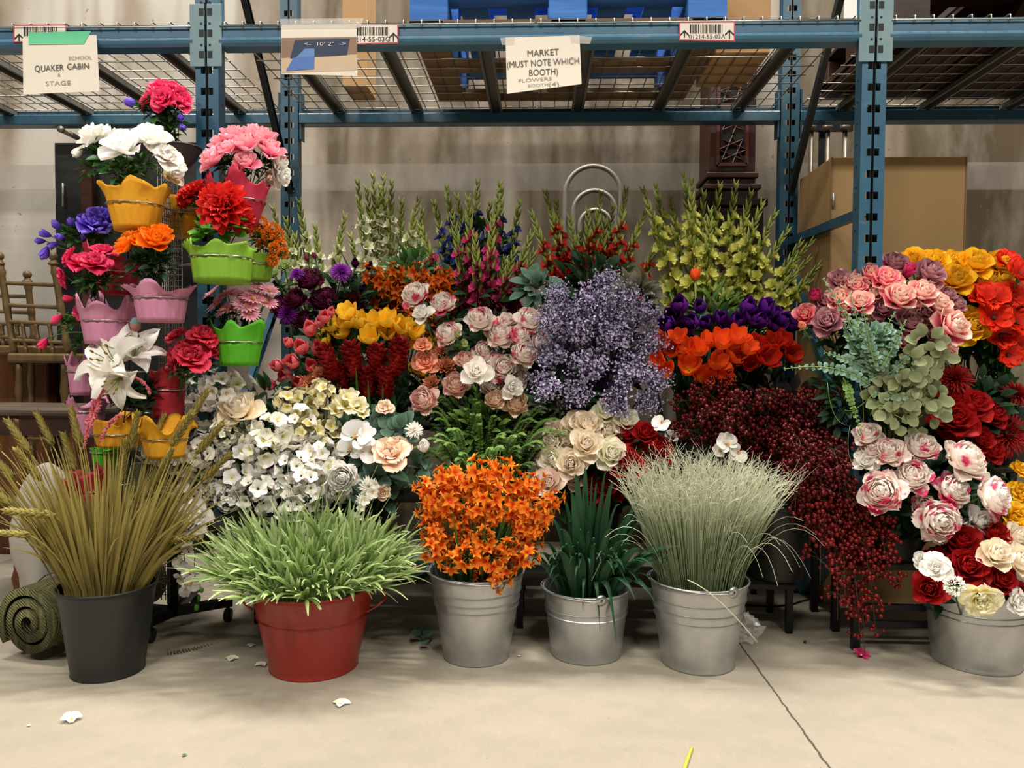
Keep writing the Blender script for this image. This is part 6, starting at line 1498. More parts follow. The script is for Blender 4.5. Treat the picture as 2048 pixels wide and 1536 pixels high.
# ------------------------------------------------------------------ dark green blades
t = thing('dark_blade_plant', 'dark green strap-leaved plant spilling from the middle galvanised bucket', 'plant', G2 + Vector((0, 0, .012))); mb = MB()
DT = [(1150, 950), (1195, 965), (1185, 955), (1210, 985), (1240, 1010), (1165, 975), (1125, 1000), (1100, 1040), (1230, 965), (1265, 1030), (1290, 1050), (1140, 1040), (1080, 1085), (1180, 1010), (1205, 1040), (1225, 1060), (1160, 1060), (1250, 1085), (1120, 1060), (1290, 1100), (1110, 1120), (1000, 1130), (1095, 1185), (1375, 1095), (1365, 1125), (1350, 1150), (1320, 1180), (1285, 1170), (1340, 1130), (1310, 1205), (1090, 1150), (1230, 1250), (1200, 1265), (1232, 1285), (1165, 1225), (1060, 1130), (1150, 1110), (1190, 1090), (1210, 1110), (1180, 1140), (1240, 1130), (1130, 1090), (1250, 1160), (1150, 1160), (1270, 1200), (1030, 1100), (1170, 935), (1255, 1045), (1140, 985), (1215, 940)]
for px, py in DT + [(rr(1085, 1330), rr(1000, 1170)) for _ in range(44)]:
    yy = G2.y + (rr(-.17, .02) if py < 1060 else -rr(.15, .22)); tip = at(px, py, yy); dx = tip.x - G2.x; dyy = yy - G2.y
    b = G2 + Vector((dx * .12, dyy * .2, .04)); m_ = G2 + Vector((max(-.1, min(.1, dx * .45)), max(-.1, dyy * .5), g2h + .02)); top = Vector(((m_.x + tip.x) / 2, (m_.y + tip.y) / 2, max(m_.z, tip.z) + (.10 if tip.z < m_.z + .12 else .02)))
    mb.blade(np.concatenate([bez(b, (b + m_) / 2, m_, 3)[:-1], bez(m_, top, tip, 10)]), rr(.008, .016), side=(rr(-1, 1), rr(-.2, .5), 0), fold=.4, taper=(.55, 1, .04))
part('foliage', mb, L_DEEP, t)

# ------------------------------------------------------------------ silver green grass
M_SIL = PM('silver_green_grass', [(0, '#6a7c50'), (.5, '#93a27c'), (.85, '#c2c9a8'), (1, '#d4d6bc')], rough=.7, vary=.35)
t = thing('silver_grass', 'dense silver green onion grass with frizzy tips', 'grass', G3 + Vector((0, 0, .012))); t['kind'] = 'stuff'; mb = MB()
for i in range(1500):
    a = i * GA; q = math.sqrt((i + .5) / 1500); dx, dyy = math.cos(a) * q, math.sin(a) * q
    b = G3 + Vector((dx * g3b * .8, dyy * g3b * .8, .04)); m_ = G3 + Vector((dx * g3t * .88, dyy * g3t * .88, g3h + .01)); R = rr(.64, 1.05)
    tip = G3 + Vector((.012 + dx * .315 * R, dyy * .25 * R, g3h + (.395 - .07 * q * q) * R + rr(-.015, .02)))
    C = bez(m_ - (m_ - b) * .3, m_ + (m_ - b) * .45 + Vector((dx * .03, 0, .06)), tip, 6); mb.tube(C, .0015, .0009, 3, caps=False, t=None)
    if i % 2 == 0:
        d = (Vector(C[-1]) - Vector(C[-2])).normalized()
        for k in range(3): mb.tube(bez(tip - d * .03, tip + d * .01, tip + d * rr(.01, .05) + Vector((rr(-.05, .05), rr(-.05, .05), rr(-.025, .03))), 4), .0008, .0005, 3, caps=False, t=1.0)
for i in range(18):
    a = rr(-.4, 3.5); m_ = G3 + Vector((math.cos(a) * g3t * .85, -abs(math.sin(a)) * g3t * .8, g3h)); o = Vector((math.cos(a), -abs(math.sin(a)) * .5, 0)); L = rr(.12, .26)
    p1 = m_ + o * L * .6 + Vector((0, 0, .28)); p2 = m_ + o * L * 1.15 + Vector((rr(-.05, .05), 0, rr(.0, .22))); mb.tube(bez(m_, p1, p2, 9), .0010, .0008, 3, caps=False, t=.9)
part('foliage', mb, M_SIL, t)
mb = MB(); mb.tube(bez(at(1375, 1160, G3.y - g3t - .02), at(1430, 1180, G3.y - g3t - .06), at(1514, 1284, G3.y - g3t - .03), 12), .0018, .0012, 5)
single('grass_straw', mb, mat('pale_straw', '#cbc7a2', .7), 'single pale straw hanging over the silver grass bucket', 'straw')

# ================================================================== WHITE BLOSSOMS BETWEEN STAND AND FERN
b0, b1 = BK['white'], BK['white2']
WB = [(440, 775, 30), (420, 800, 26), (470, 785, 30), (395, 775, 24), (405, 815, 28), (450, 870, 30), (420, 880, 26), (395, 905, 26), (545, 862, 30), (572, 880, 28), (600, 850, 28), (520, 895, 30), (485, 905, 30), (440, 925, 28), (400, 950, 28), (470, 960, 30), (510, 985, 32), (430, 985, 28), (545, 950, 32), (590, 935, 30), (625, 930, 28), (575, 975, 30), (615, 965, 30), (650, 970, 28), (640, 905, 26), (350, 880, 26), (330, 905, 22), (360, 920, 24), (375, 985, 26), (500, 860, 26), (610, 895, 28), (540, 915, 28), (660, 935, 24), (455, 1000, 26), (580, 1010, 26), (530, 1015, 26), (630, 1000, 24), (680, 985, 22), (300, 900, 20), (270, 860, 18)]
for i, (px, py, r) in enumerate(WB):
    yy = rr(2.76, 2.92) - .08 * ((py - 780) / 220); H = at(px, py, yy); C = at(540, 1020, 3.0); d = (H - C).normalized() + Vector((0, -.7, .3)); k = 'hydrangea' if i % 4 == 1 else 'blossoms'
    m = [[P_WHITE2, P_CTR], [P_WHITE, P_CTD], [P_DELP, P_CTR]][i % 3]
    t = stem_flower('white_blossom_branch', 'flower', 'white blossom branches', k, m, H, d, r * (1.05 if k == 'hydrangea' else 1.25) * yy / FPX, b0 + Vector((rr(-.05, .05), rr(-.05, .05), 0)), smat=S_BRN, leaf='foliage' if i % 3 == 0 else None, lmat=L_GR, lr=.035)
    note(t, 'wb', 'white blossom branch', 'right of pot stand', px, py)
YW = [(600, 805, 26), (640, 815, 28), (655, 790, 22), (625, 835, 26), (590, 830, 24), (620, 870, 28), (655, 860, 26), (575, 800, 22), (640, 780, 20), (660, 890, 22)]
for px, py, r in YW:
    yy = rr(2.84, 2.92); H = at(px, py, yy); d = (H - at(620, 950, 3.0)).normalized() + Vector((0, -.6, .3))
    t = stem_flower('cream_blossom_branch', 'flower', 'cream blossom branches', 'blossoms', [P_FREE, P_CTR], H, d, r * 1.15 * yy / FPX, b0 + Vector((.05, .0, 0)), smat=S_BRN, leaf=None); note(t, 'yw', 'yellowish white blossom branch', 'left of white orchids', px, py)
bunch('cream_rose', 'flower', None, 'rose', P_CREAM, [(480, 822, 39, -.02)], 2.78, b0, 'bigc', 'large single cream rose', 'among white blossoms beside the pot stand', lmat=L_DK, up=.8)
bunch('freesia', 'flower', 'yellow throated freesias', 'trumpet', P_FREE, [(690, 810, 30, 0), (672, 822, 22), (715, 815, 24), (700, 795, 20), (725, 828, 16), (450, 838, 22), (470, 848, 18), (360, 905, 22), (345, 920, 18)], 2.78, b1, 'fr', 'white freesia with yellow throat', 'near the white blossoms', leaf=None, lmat=L_GR)
bunch('moth_orchid', 'flower', 'white orchids beside the grey leaves', 'moth', [P_WHITE2, P_CTP], [(712, 868, 36, -.03), (700, 895, 30), (742, 902, 28, -.02), (735, 872, 24)], 2.76, b1, 'mo2', 'large white orchid bloom', 'left of cream peony', leaf=None, up=.2)
bunch('cream_peony', 'flower', None, 'camellia', P_PEOC, [(782, 906, 42, -.04)], 2.78, b1, 'cp', 'single large cream peony', 'amid the dark round grey leaves', lmat=L_GR, up=.7)
bunch('white_rose', 'flower', None, 'rosebud', P_WHITE, [(850, 897, 27, 0)], 2.78, b1, 'wr', 'white half-open rose', 'at the right edge of the white group, beside the fern', lmat=L_GR)
bunch('white_peony', 'flower', None, 'peony', P_WHITE, [(686, 955, 31, -.05)], 2.74, b1, 'wp', 'white drooping peony', 'just above the green grass', lmat=L_GR, up=-.3)
bunch('cream_blossom', 'flower', 'small cream roses', 'camellia', P_PEOC, [(770, 815, 19), (766, 985, 17), (660, 990, 16)], 2.78, b1, 'cb', 'small peach-cream blossom', 'by the grey leaves', leaf=None)
bunch('star_blossom', 'flower', 'white star blossoms', 'dahlia', P_WHITE, [(830, 858, 20), (738, 972, 22, -.06), (728, 1000, 17, -.07), (560, 862, 19), (500, 880, 17), (436, 905, 16)], 2.76, b1, 'sb', 'white many-petalled star blossom', 'of the white group', leaf=None)
bunch('white_peony', 'flower', 'two soft white petalled blooms', 'openrose', P_WHITE, [(375, 1048, 30, -.06), (395, 1030, 28, -.03), (362, 1070, 20, -.06)], 2.66, b0, 'wl', 'soft white bloom', 'left of green grass, over the dark stand', leaf=None)
# silver grey round leaves
for px, py, r, n in ((770, 848, 44, 16), (800, 862, 38, 12), (745, 920, 34, 8), (785, 950, 40, 10), (822, 932, 34, 8), (755, 955, 30, 8), (765, 880, 34, 8)):
    yy = rr(2.80, 2.86); H = at(px, py, yy); t = thing('round_leaf_spray', 'tbd', 'foliage', b1 + Vector((rr(-.03, .03), rr(-.03, .03), 0)), 'grey green round leaf sprays'); mb = MB()
    for i in range(n):
        a = i * GA; o = Vector((math.cos(a), rr(-.4, .1), math.sin(a))) * r * yy / FPX * rr(.1, .6); mb.leaf(H + o, o.normalized() + Vector((0, -.2, .3)), (rr(-.4, .4), -1, .5), .052, .026, bend=.2, rnd=True)
    part('foliage', mb, L_GR, t); mb = MB(); mb.tube(stem_curve(Vector(t.location), H, (0, -.2, 1)), .003, .002, 5); part('stem', mb, S_DK, t); note(t, 'rl', 'grey green round leaf spray', 'by cream peony', px, py)
leaf_bush('leafy_bush', 535, 792, 2.9, 36, L_DEEP, 'dark green broad leaves behind the large cream rose', 'foliage', 14, 1.0, .26, B=b0 + Vector((0, .03, 0)))
leaf_bush('leafy_bush', 480, 900, 2.95, 120, L_DK, 'dark leaves in the gaps of the white blossoms', 'foliage', 150, .3, .1, B=b0 + Vector((-.04, .03, 0)))
leaf_bush('leafy_bush', 680, 900, 2.96, 120, L_GR, 'grey green leaves in the gaps behind the white orchids', 'foliage', 150, .3, .12, B=b1 + Vector((-.04, .03, 0)))
# hanging orchid stem and star strand
def strand(B, P, heads, kind, mats, label, r, m=S_GRN):
    t = thing('orchid_stem' if kind == 'moth' else 'blossom_strand', label, 'flower', B); mb = MB(); mb.tube(np.concatenate([bez(B, P[0] + Vector((0, .05, .15)), P[0], 8), bez(*P, 10)[1:]]), .0025, .0015, 5); part('stem', mb, m, t)
    for px, py, yy, s in heads: link('blossom', head(kind, mats), t, Matrix.Translation(-Vector(B)) @ place(at(px, py, yy), (rr(-.4, .4), -1, rr(-.5, .2)), r * s, rr(0, 6)))
    return t
t = strand(b0, [at(410, 1040, 2.68), at(375, 1100, 2.66), at(398, 1210, 2.66)], [(405, 1060, 2.66, 1), (378, 1095, 2.65, .8), (362, 1125, 2.65, .8), (382, 1140, 2.64, .9), (360, 1155, 2.65, .7), (385, 1165, 2.64, .9), (372, 1180, 2.64, .7)], 'moth', [P_WHITE2, P_CTP], 'white orchid stem hanging down left of the green grass', .036)
mb = MB()
for px, py, r in ((398, 1195, .007), (393, 1215, .009), (403, 1180, .008)): mb.ball(at(px, py, 2.655), r, 8, 6, 0, 1.4)
part('bud', mb, L_BR, t)
strand(b1, [at(735, 985, 2.70), at(725, 1010, 2.68), at(715, 1035, 2.67)], [(745, 985, 2.68, 1.1), (730, 1000, 2.67, 1), (722, 1015, 2.67, .8), (715, 1028, 2.67, .7), (724, 1035, 2.67, .5), (752, 968, 2.69, 1)], 'cherry', [P_WHITE, P_CTR], 'short strand of white star blossoms hanging into the green grass', .024)
# ================================================================== RIGHT GROUP
xr0, xr1 = at(1711, 1280, 2.79).x, at(2080, 1280, 2.79).x
st = thing('flower_stand', 'low black metal stand with rails under the right bouquets', 'plant stand', ((xr0 + xr1) / 2, 2.9, 0))
for x in (xr0, xr1):
    for y, h in ((2.78, .30), (2.97, .62), (3.2, .62)):
        mb = MB(); mb.box((x - .014, y, 0), (x + .014, y + .028, h), bevel=.002); part('leg', mb, M_BLKM, st, smooth=False)
for z in (at(1790, 1248, 2.79).z, at(1790, 1226, 2.79).z + .02):
    mb = MB(); mb.box((xr0, 2.784, z - .012), (xr1, 2.80, z + .012), bevel=.002); part('rail', mb, M_BLKM, st, smooth=False)
for y0, y1, z in ((2.76, 2.98, .32), (2.98, 3.24, .64)):
    mb = MB(); mb.box((xr0 - .02, y0, z - .02), (xr1 + .02, y1, z), bevel=.003); part('shelf', mb, M_PLANK, st, smooth=False)
R1 = simple_bucket(at(1790, 1100, 2.87).x, 2.87, .32, .085, .10, .18, 'black bucket under the pink and cream peonies at right'); R2 = simple_bucket(at(1760, 900, 3.1).x, 3.1, .64, .10, .125, .24, 'black bucket under the pink roses at right'); R3 = simple_bucket(at(1910, 900, 3.1).x, 3.1, .64, .09, .11, .24, 'black bucket under the yellow roses at right'); R4 = simple_bucket(at(2030, 900, 3.1).x, 3.1, .64, .08, .095, .24, 'black bucket under the red-orange poppies, right edge'); R5 = simple_bucket(at(1950, 1100, 2.87).x, 2.87, .32, .085, .10, .2, 'black bucket under the dark red roses at right')
NK = dict(lmat=L_DK)
CT = (1770, 720)
bunch('pink_rose', 'flower', 'pink roses at the right', 'rose', P_PCREAM, [(1798, 598, 31, -.06), (1843, 588, 27, -.05), (1874, 612, 27, -.04), (1902, 656, 34, -.08), (1722, 606, 23, -.05), (1680, 600, 25), (1745, 590, 22), (1895, 694, 20), (1807, 682, 22), (1742, 638, 20), (1705, 570, 22, .03)], 2.82, R2, 'pkr', 'pink rose with cream outer petals', 'right bouquet', ctr=CT, **NK)
bunch('coral_rose', 'flower', 'pink roses at the right', 'rose', P_PINK, [(1738, 553, 26, .02), (1772, 562, 27), (1610, 630, 20, .03), (1715, 580, 24), (1690, 620, 20), (1855, 575, 22, .02), (1835, 612, 20)], 2.84, R2, 'cor', 'coral pink rose', 'right bouquet', ctr=CT, **NK)
bunch('magenta_rose', 'flower', 'pink roses at the right', 'rosebud', P_MAG, [(1630, 596, 25, .02), (1812, 548, 27, .0), (1760, 540, 20, .05)], 2.86, R2, 'mag', 'vivid magenta rose', 'in the pink rose bouquet', ctr=CT, **NK)
bunch('mauve_rose', 'flower', 'pink roses at the right', 'rose', P_MAUVE, [(1655, 645, 26, -.02), (1680, 562, 22, .04), (1790, 530, 25, .05), (1858, 548, 28, .02), (1766, 620, 20, -.03), (1818, 648, 28, -.04), (1846, 632, 25, -.02), (1652, 605, 20, .03), (1890, 595, 22, .03), (1910, 610, 20, .04), (1860, 665, 20)], 2.84, R2, 'mau', 'dusty mauve rose', 'right bouquet', ctr=CT, **NK)
bunch('peach_bud', 'flower', None, 'rosebud', P_PEACHBUD, [(1606, 655, 17, 0)], 2.80, R2, 'pbud', 'small peach rosebud', 'at the left end of the pink rose bouquet', ctr=CT, leaf=None)
bunch('yellow_rose', 'flower', 'yellow roses at the right', 'rose', P_YEL, [(1826, 522, 25), (1868, 526, 26), (1902, 528, 26), (1950, 528, 30), (1998, 528, 26), (1910, 562, 32, -.06), (1968, 570, 27, -.02), (2002, 562, 24), (1935, 545, 24), (1940, 652, 31, -.08), (1880, 545, 22)], 2.98, R3, 'yr', 'yellow rose', 'above pink bouquet', lmat=L_MD, ctr=(1920, 660))
bunch('red_poppy', 'flower', 'red-orange poppies', 'poppy', [P_POP, P_CTD], [(2015, 520, 26, .05), (2042, 545, 30), (1985, 592, 34, -.02), (2030, 590, 32), (1990, 632, 33, -.04), (2035, 640, 34), (2005, 670, 30), (2040, 690, 30), (1960, 590, 28), (2048, 600, 30), (2020, 710, 26)], 2.90, R4, 'po', 'red-orange poppy', 'right edge', lmat=L_MD)
bunch('dark_red_dahlia', 'flower', 'dark red flowers at right', 'mum', P_DRED, [(1912, 752, 36, 0), (2025, 868, 48, -.02), (2040, 782, 30)], 2.84, R5, 'drd', 'dark red spiky dahlia', 'below the poppies', **NK)
bunch('dark_red_rose', 'flower', 'dark red flowers at right', 'rose', P_RED, [(1912, 840, 35, -.03), (1948, 812, 30, 0), (1890, 850, 26), (1978, 902, 26), (1960, 880, 24), (1985, 830, 24, .03), (1905, 800, 24, .04)], 2.80, R5, 'drr', 'dark red rose', 'above the right peonies', **NK)
bunch('pink_white_peony', 'flower', 'pink and white peonies at right', 'peony', P_PEO, [(1735, 870, 27, .03), (1745, 900, 24, .02), (1780, 905, 31), (1843, 895, 33, .0), (1928, 920, 42, -.03), (1825, 952, 34, -.05), (1765, 985, 42, -.07), (1905, 980, 34, -.05), (1982, 992, 42, -.06), (1875, 1040, 42, -.08), (1845, 1010, 22)], 2.70, R1 + Vector((.05, 0, 0)), 'rp', 'white peony with pink blotches', 'right group', out=1.0, ctr=(1850, 1010), **NK)
bunch('white_peony', 'flower', 'white blooms at right', 'openrose', P_WHITE, [(1955, 1045, 26), (1925, 1060, 20), (1730, 925, 20, .03)], 2.68, R1, 'rw', 'small white bloom', 'under the right peonies', leaf=None)
leaf_bush('leafy_bush', 1770, 670, 2.98, 120, L_DK, 'dark leaves inside the pink rose bouquet', 'foliage', 150, .3, .1, B=R2 + Vector((0, .02, 0)))
leaf_bush('leafy_bush', 1960, 640, 3.04, 110, L_DK, 'dark leaves inside the yellow roses and poppies', 'foliage', 140, .3, .1, B=R3 + Vector((.02, .02, 0)))
leaf_bush('leafy_bush', 1950, 830, 2.92, 110, L_DK, 'dark leaves inside the dark red roses', 'foliage', 140, .3, .1, B=R5 + Vector((.02, .02, 0)))
leaf_bush('leafy_bush', 1840, 1000, 2.80, 120, L_DK, 'dark leaves inside the right peonies', 'foliage', 140, .3, .1, B=R1 + Vector((.02, .02, 0)))
leaf_bush('leafy_bush', 1705, 790, 2.84, 100, L_DK, 'dark fine leaves between the berries and the eucalyptus', 'foliage', 160, .28, .07, B=R2 + Vector((-.04, .02, 0)))
# eucalyptus sprays
for i, (pts, L, n) in enumerate((([(1745, 735), (1700, 640), (1647, 558)], .022, 26), ([(1745, 735), (1715, 650), (1700, 585)], .021, 22), ([(1750, 735), (1735, 670), (1725, 610)], .022, 22), ([(1755, 735), (1760, 670), (1790, 625)], .022, 20), ([(1760, 740), (1790, 690), (1812, 640)], .021, 20), ([(1745, 740), (1690, 690), (1690, 650)], .023, 20), ([(1750, 760), (1730, 720), (1755, 655)], .024, 20), ([(1740, 770), (1680, 720), (1570, 738)], .024, 26), ([(1740, 740), (1705, 720), (1650, 705)], .024, 20), ([(1760, 740), (1740, 690), (1690, 620)], .023, 22), ([(1760, 760), (1790, 740), (1830, 700)], .022, 18), ([(1745, 790), (1800, 790), (1850, 800)], .018, 18))):
    yy = 2.68 + rr(-.03, .03); B = R2 + Vector((-.03, -.02, 0)); P = [at(a, b, yy) for a, b in pts]; t = thing('eucalyptus_spray', 'tbd', 'foliage', B, 'eucalyptus sprays'); mb = MB()
    mb.tube(np.concatenate([bez(B, P[0] + Vector((0, .1, .06)), P[0], 8), bez(*P, 12)[1:]]), .003, .0012, 5); part('stem', mb, S_LT, t); mb = MB(); pinnate(mb, bez(*P, 14), int(n * .6), L * 1.05, L * .58, .02, True, up=(rr(-.4, .4), -1, .4), jit=.9); part('foliage', mb, L_EUC, t); note(t, 'eu', 'blue-green eucalyptus spray', 'before the pink roses', *pts[2])
leaf_bush('leafy_bush', 1745, 690, 2.72, 52, L_EUC, 'dense blue-green round leaves at the heart of the eucalyptus', 'foliage', 120, .42, .2, True, B=R2 + Vector((-.02, -.04, 0)), sz=(1, .4, .9))
# silver dollar
for i, (px, py, r) in enumerate(((1850, 690, 30), (1800, 735, 45), (1840, 745, 42), (1780, 770, 40), (1825, 790, 42), (1865, 715, 30), (1795, 820, 38), (1845, 830, 34), (1765, 800, 34), (1810, 770, 40), (1870, 800, 20))):
    yy = 2.70 + rr(-.03, .02); H = at(px, py, yy); B = R2 + Vector((.03, -.03, 0)); t = thing('silver_dollar_spray', 'tbd', 'foliage', B, 'silver dollar leaf sprays'); mb = MB()
    for k in range(10):
        a = k * GA; o = Vector((math.cos(a), rr(-.5, .3), math.sin(a))) * r * yy / FPX * rr(.25, .85); mb.leaf(H + o, o.normalized() + Vector((0, -.1, -.2)), (rr(-.5, .5), -1, rr(-.2, .5)), .048 * rr(.7, 1.1), .022, bend=.15, rnd=True)
    part('foliage', mb, L_PALE, t); mb = MB(); mb.tube(stem_curve(B, H, (0, -.6, .2)), .003, .002, 5); part('stem', mb, S_LT, t); note(t, 'sd', 'pale round leaf spray', 'under the pink bouquet', px, py)
# green vine with thin tendrils
B = R2 + Vector((-.06, -.03, 0)); t = thing('trailing_vine', 'thin trailing green vine hanging between berries and peonies', 'foliage', B); P = [at(1690, 760, 2.68), at(1700, 800, 2.64), at(1725, 870, 2.63)]; mb = MB(); pinnate(mb, bez(*P, 12), 14, .018, .008, .05, True, up=(0, -1, .3), jit=.9); part('foliage', mb, L_FERN, t)
mb = MB(); mb.tube(np.concatenate([bez(B, P[0] + Vector((0, .08, .05)), P[0], 8), bez(*P, 10)[1:]]), .002, .001, 4)
for c in (((1655, 765), (1660, 840), (1690, 850)), ((1740, 830), (1760, 790), (1790, 830)), ((1700, 850), (1690, 900), (1705, 930)), ((1720, 770), (1730, 810), (1725, 860)), ((1790, 830), (1830, 850), (1850, 880)), ((1690, 820), (1705, 830), (1745, 790))): mb.tube(bez(*[at(a, b, 2.63) for a, b in c], 9), .0008, .0006, 3)
part('tendril', mb, S_LT, t)
# roses in the right galvanised bucket
B = G4 + Vector((0, 0, .03))
bunch('red_rose', 'flower', 'red roses in the right bucket', 'rose', P_RED, [(1922, 1085, 34), (1985, 1072, 30, .04), (1935, 1135, 33, -.05), (1878, 1130, 30, .02), (1860, 1178, 28, -.04), (2000, 1160, 28, -.06), (2035, 1195, 26, -.04), (1965, 1145, 24), (1900, 1110, 26, .04)], 2.62, B, 'rr4', 'deep red rose', 'right galvanised bucket', lmat=L_DK, ctr=(1955, 1210), sr=.0026)
bunch('cream_rose', 'flower', 'cream roses in the right bucket', 'rose', P_CREAM, [(1992, 1110, 29, -.05), (2038, 1125, 32, -.02), (2032, 1075, 24, .06)], 2.60, B, 'cr4', 'ivory rose', 'in the right galvanised bucket', lmat=L_DK, ctr=(1955, 1210))
bunch('cream_rose', 'flower', 'cream roses in the right bucket', 'camellia', P_WHITE, [(1872, 1135, 30, -.06), (2035, 1205, 28, -.05), (1845, 1120, 18, .05)], 2.58, B, 'wh4', 'open white bloom', 'in the right galvanised bucket', leaf=None, ctr=(1955, 1210))
bunch('lace_ball', 'flower', None, 'pom', P_WHITE, [(1908, 1172, 21, -.1)], 2.58, B, 'lb4', 'small white lacy ball flower', 'at the rim of the right galvanised bucket', leaf=None, ctr=(1955, 1210))
bunch('cream_peony', 'flower', None, 'camellia', P_FREE, [(1962, 1198, 40, -.12)], 2.58, B, 'op4', 'large pale yellow open flower', 'drooping over the rim of the right galvanised bucket', leaf=None, ctr=(1955, 1150), up=-.2)
bunch('yellow_mum', 'flower', 'yellow blooms at the right edge', 'camellia', P_YEL, [(2030, 1035, 32, .05), (2040, 985, 26, .1), (2042, 940, 22, .12)], 2.74, R5, 'ym', 'golden yellow bloom', 'at the right edge beside the peonies', lmat=L_MD)
leaf_bush('leafy_bush', 1950, 1150, 2.66, 95, L_DK, 'dark leaves among the roses of the right bucket', 'foliage', 90, .3, .1, B=B)
# scroll hoop of a wrought iron stand
t = thing('iron_stand', 'black wrought iron scroll stand behind the dark red dahlia', 'stand', (at(1975, 740, 3.0).x, 3.0, .64)); mb = MB(); c = at(1965, 725, 3.0)
mb.tube([c + Vector((.055 * math.cos(a), 0, .075 * math.sin(a))) for a in np.linspace(-.5, 4.2, 20)], .006, n=6); mb.tube([at(1885, 715, 3.0), at(1935, 708, 3.0), at(2000, 712, 3.0)], .006, n=6); part('scroll', mb, M_BLKM, t)
mb = MB(); mb.tube([at(1885, 715, 3.0), Vector((at(1885, 715, 3.0).x, 3.0, .64))], .007, n=6); mb.tube([at(2000, 712, 3.0), Vector((at(2000, 712, 3.0).x, 3.0, .64))], .007, n=6); part('upright', mb, M_BLKM, t)
# ================================================================== FLOOR BITS
def fallen(kind, mats, px, py, r, d, name, label, cat='fallen flower', z=.008):
    g = ground(px, py); t = thing(name, label, cat, (g.x, g.y, 0)); link('blossom', head(kind, mats), t, Matrix.Translation((0, 0, z)) @ aim(d, rr(0, 6)) @ Matrix.Scale(r, 4))
    return t
fallen('cherry', [P_WHITE, P_CTR], 143, 1440, .032, (.1, -.15, 1), 'fallen_blossom', 'white fallen blossom with yellow heart on the floor at lower left', z=.0)
def petal_on_floor(px, py, s, m, label, name='fallen_petal', rot=0.0):
    g = ground(px, py); mb = MB(); mb.leaf((g.x - s / 2 * math.cos(rot), g.y - s / 2 * math.sin(rot), .004), (math.cos(rot), math.sin(rot), .05), (0, 0, 1), s, s * .36, bend=.1, rnd=True); mb.leaf((g.x, g.y, .005), (math.sin(rot), -math.cos(rot), .1), (0, 0, 1), s * .6, s * .26, bend=.1, rnd=True)
    single(name, mb, m, label, 'petal')
petal_on_floor(684, 1407, .055, P_WHITE2, 'white petal lying on the floor below the red tub'); petal_on_floor(522, 1330, .045, P_WHITE, 'white petal on the floor touching the left of the red tub', rot=.8); petal_on_floor(502, 1292, .035, P_WHITE, 'white petal behind, between the stand foot and red tub', rot=.3); petal_on_floor(58, 1453, .011, P_WHITE, 'tiny white scrap on the floor near the left edge'); petal_on_floor(1038, 1314, .012, P_WHITE, 'tiny white scrap on the floor between the first two steel buckets')
petal_on_floor(369, 1512, .014, L_GR, 'tiny dark green leaf scrap on the floor, lower left', 'leaf_scrap'); petal_on_floor(464, 1318, .05, P_DELP, 'pale petal on floor in front of the stand foot', rot=.1)
g = ground(1375, 1515); mb = MB(); mb.tube(bez(ground(1384, 1495, .004), ground(1374, 1520, .006), ground(1362, 1560, .004), 8), .004, .0055, 6); single('cut_flower_stalk', mb, mat('yellow_green_stem', '#c7b941', .6), 'yellow-green cut stem lying on the floor at the bottom edge', 'stem')
for i, (px, py, lb) in enumerate(((1610, 1287, 'fallen dark berry on the floor between steel buckets and stand'),)):
    g = ground(px, py); mb = MB(); mb.ball((g.x, g.y, .006), .006, 8, 6); single('fallen_berry', mb, M_BERRY, lb, 'berry')
mb = MB(); mb.tube(bez(ground(1480, 1208, .004), ground(1570, 1218, .004), ground(1600, 1203, .004), 12), .004, n=6); mb.tube(bez(ground(1600, 1203, .004), ground(1640, 1190, .004), ground(1700, 1206, .004), 10), .004, n=6); single('power_cable', mb, mat('black_cable', '#151515', .5), 'thin black cable on the floor behind the silver grass bucket', 'cable')
g = ground(1490, 1290); 
M_BAG = clear_mat('clear_plastic_bag', .08, .78)
def bagm():
    mb = MB(); n, mm = 30, 16; mb.ball((0, 0, 0), 1, n, mm); V = mb.v[0]; V = V * (1 + .16 * RNG.normal(size=len(V)))[:, None] * np.array((.06, .05, .055)); V[:, 2] = np.maximum(V[:, 2], -.045); mb.v[0] = V + np.array((g.x, g.y + .04, .046)); return mb
single('plastic_bag', bagm(), M_BAG, 'crumpled clear plastic bag on the floor right of the silver grass bucket', 'bag', smooth=False)
t = fallen('rose', P_PINKL, 2042, 1318, .045, (-.5, -.6, .5), 'fallen_rose', 'pink rose lying on the floor at the right edge', z=.03)
t2 = t; mb = MB(); mb.tube([(0, 0, .03), (.08, .05, .01), (.2, .1, .006)], .003, n=5); part('stem', mb, S_GRN, t2, world=False)
mb = MB(); g = ground(1722, 1316); t = fallen('cherry', [P_MAG, P_CTR], 1722, 1312, .034, (.1, -.3, 1), 'fallen_blossom', 'small magenta blossom on the floor under the berry sprays', z=.0)
t = thing('leaf_sprig', 'fallen grey-green leaf sprig on the floor left of first steel bucket', 'leaf', ground(835, 1270)); mb = MB(); g = Vector(t.location)
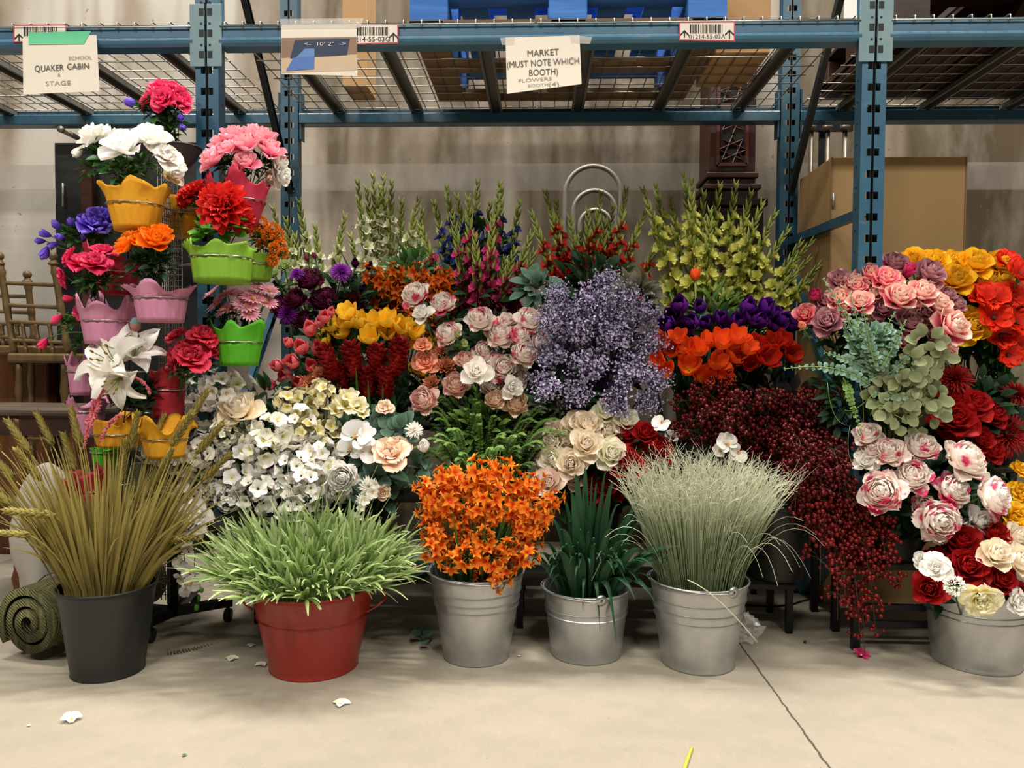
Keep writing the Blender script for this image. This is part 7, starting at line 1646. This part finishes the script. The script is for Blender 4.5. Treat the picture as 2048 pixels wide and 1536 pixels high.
for px, py, qx, qy in ((835, 1250, 815, 1262), (840, 1245, 830, 1225), (845, 1250, 875, 1262), (838, 1255, 825, 1240), (850, 1255, 862, 1240), (845, 1262, 862, 1275)): a, b = ground(px, py + 20, .02), ground(qx, qy + 20, .03); mb.leaf(a, b - a, (0, -.3, 1), .05, .02, bend=-.1, rnd=True)
part('foliage', mb, L_GR, t); mb = MB(); mb.tube([ground(845, 1285, .004), ground(838, 1268, .02)], .0018, n=5); part('stem', mb, S_GRN, t)
t = thing('dried_fern', 'dried brownish fern leaf flat on the floor by the stand foot', 'leaf', ground(390, 1300)); mb = MB(); pinnate(mb, bez(ground(330, 1308, .004), ground(380, 1300, .006), ground(440, 1282, .004), 10), 18, .02, .004, .05, False, up=(0, 0, 1), lift=0); part('frond', mb, S_BRN, t)
# patterned dish between red tub and bucket
g = ground(812, 1215); t = thing('patterned_dish', 'dark floral dish with turquoise rim between red tub and steel bucket', 'dish', (g.x, 2.99, T1)); c = at(812, 1150, 2.99); c.z = T1 + .018
mb = MB(); mb.lathe([(0, 0), (.03, 0), (.06, .008), (.085, .02), (.09, .022), (.084, .016), (0, .006)], 36); me = MB(); me.merge(mb, Matrix.Translation(c + Vector((0, 0, -.012))) @ Matrix.Rotation(rad(10), 4, 'X'))
def dish_mat():
    s = NT('floral_glaze'); v = s.n('ShaderNodeTexVoronoi'); v.inputs['Scale'].default_value = 26; s.l(s.coord(), v.inputs['Vector']); s.l(s.ramp(v.outputs['Distance'], [(.2, '#7a2a3c'), (.4, '#1b1c26'), (.7, '#2c4a3c')]), s.b.inputs['Base Color']); s.rough(.2); return s.m
part('dish', me, dish_mat(), t); mb = MB(); mb.tube([c + Vector((.089 * math.cos(a), .089 * math.sin(a) * .985, .0095 + .089 * math.sin(a) * .17)) for a in np.linspace(0, 2 * PI, 33)], .0025, n=6); part('rim', mb, mat('turquoise_glaze', '#2b7a96', .2), t)
finish_labels()
for o in list(bpy.data.objects):
    if o.get('label') == 'tbd': print('UNLABELLED', o.name)
    if o.get('label') and not 4 <= len(o['label'].replace(',', ' ').replace(':', ' ').split()) <= 16: print('LABEL LEN', len(o['label'].split()), o['label'])
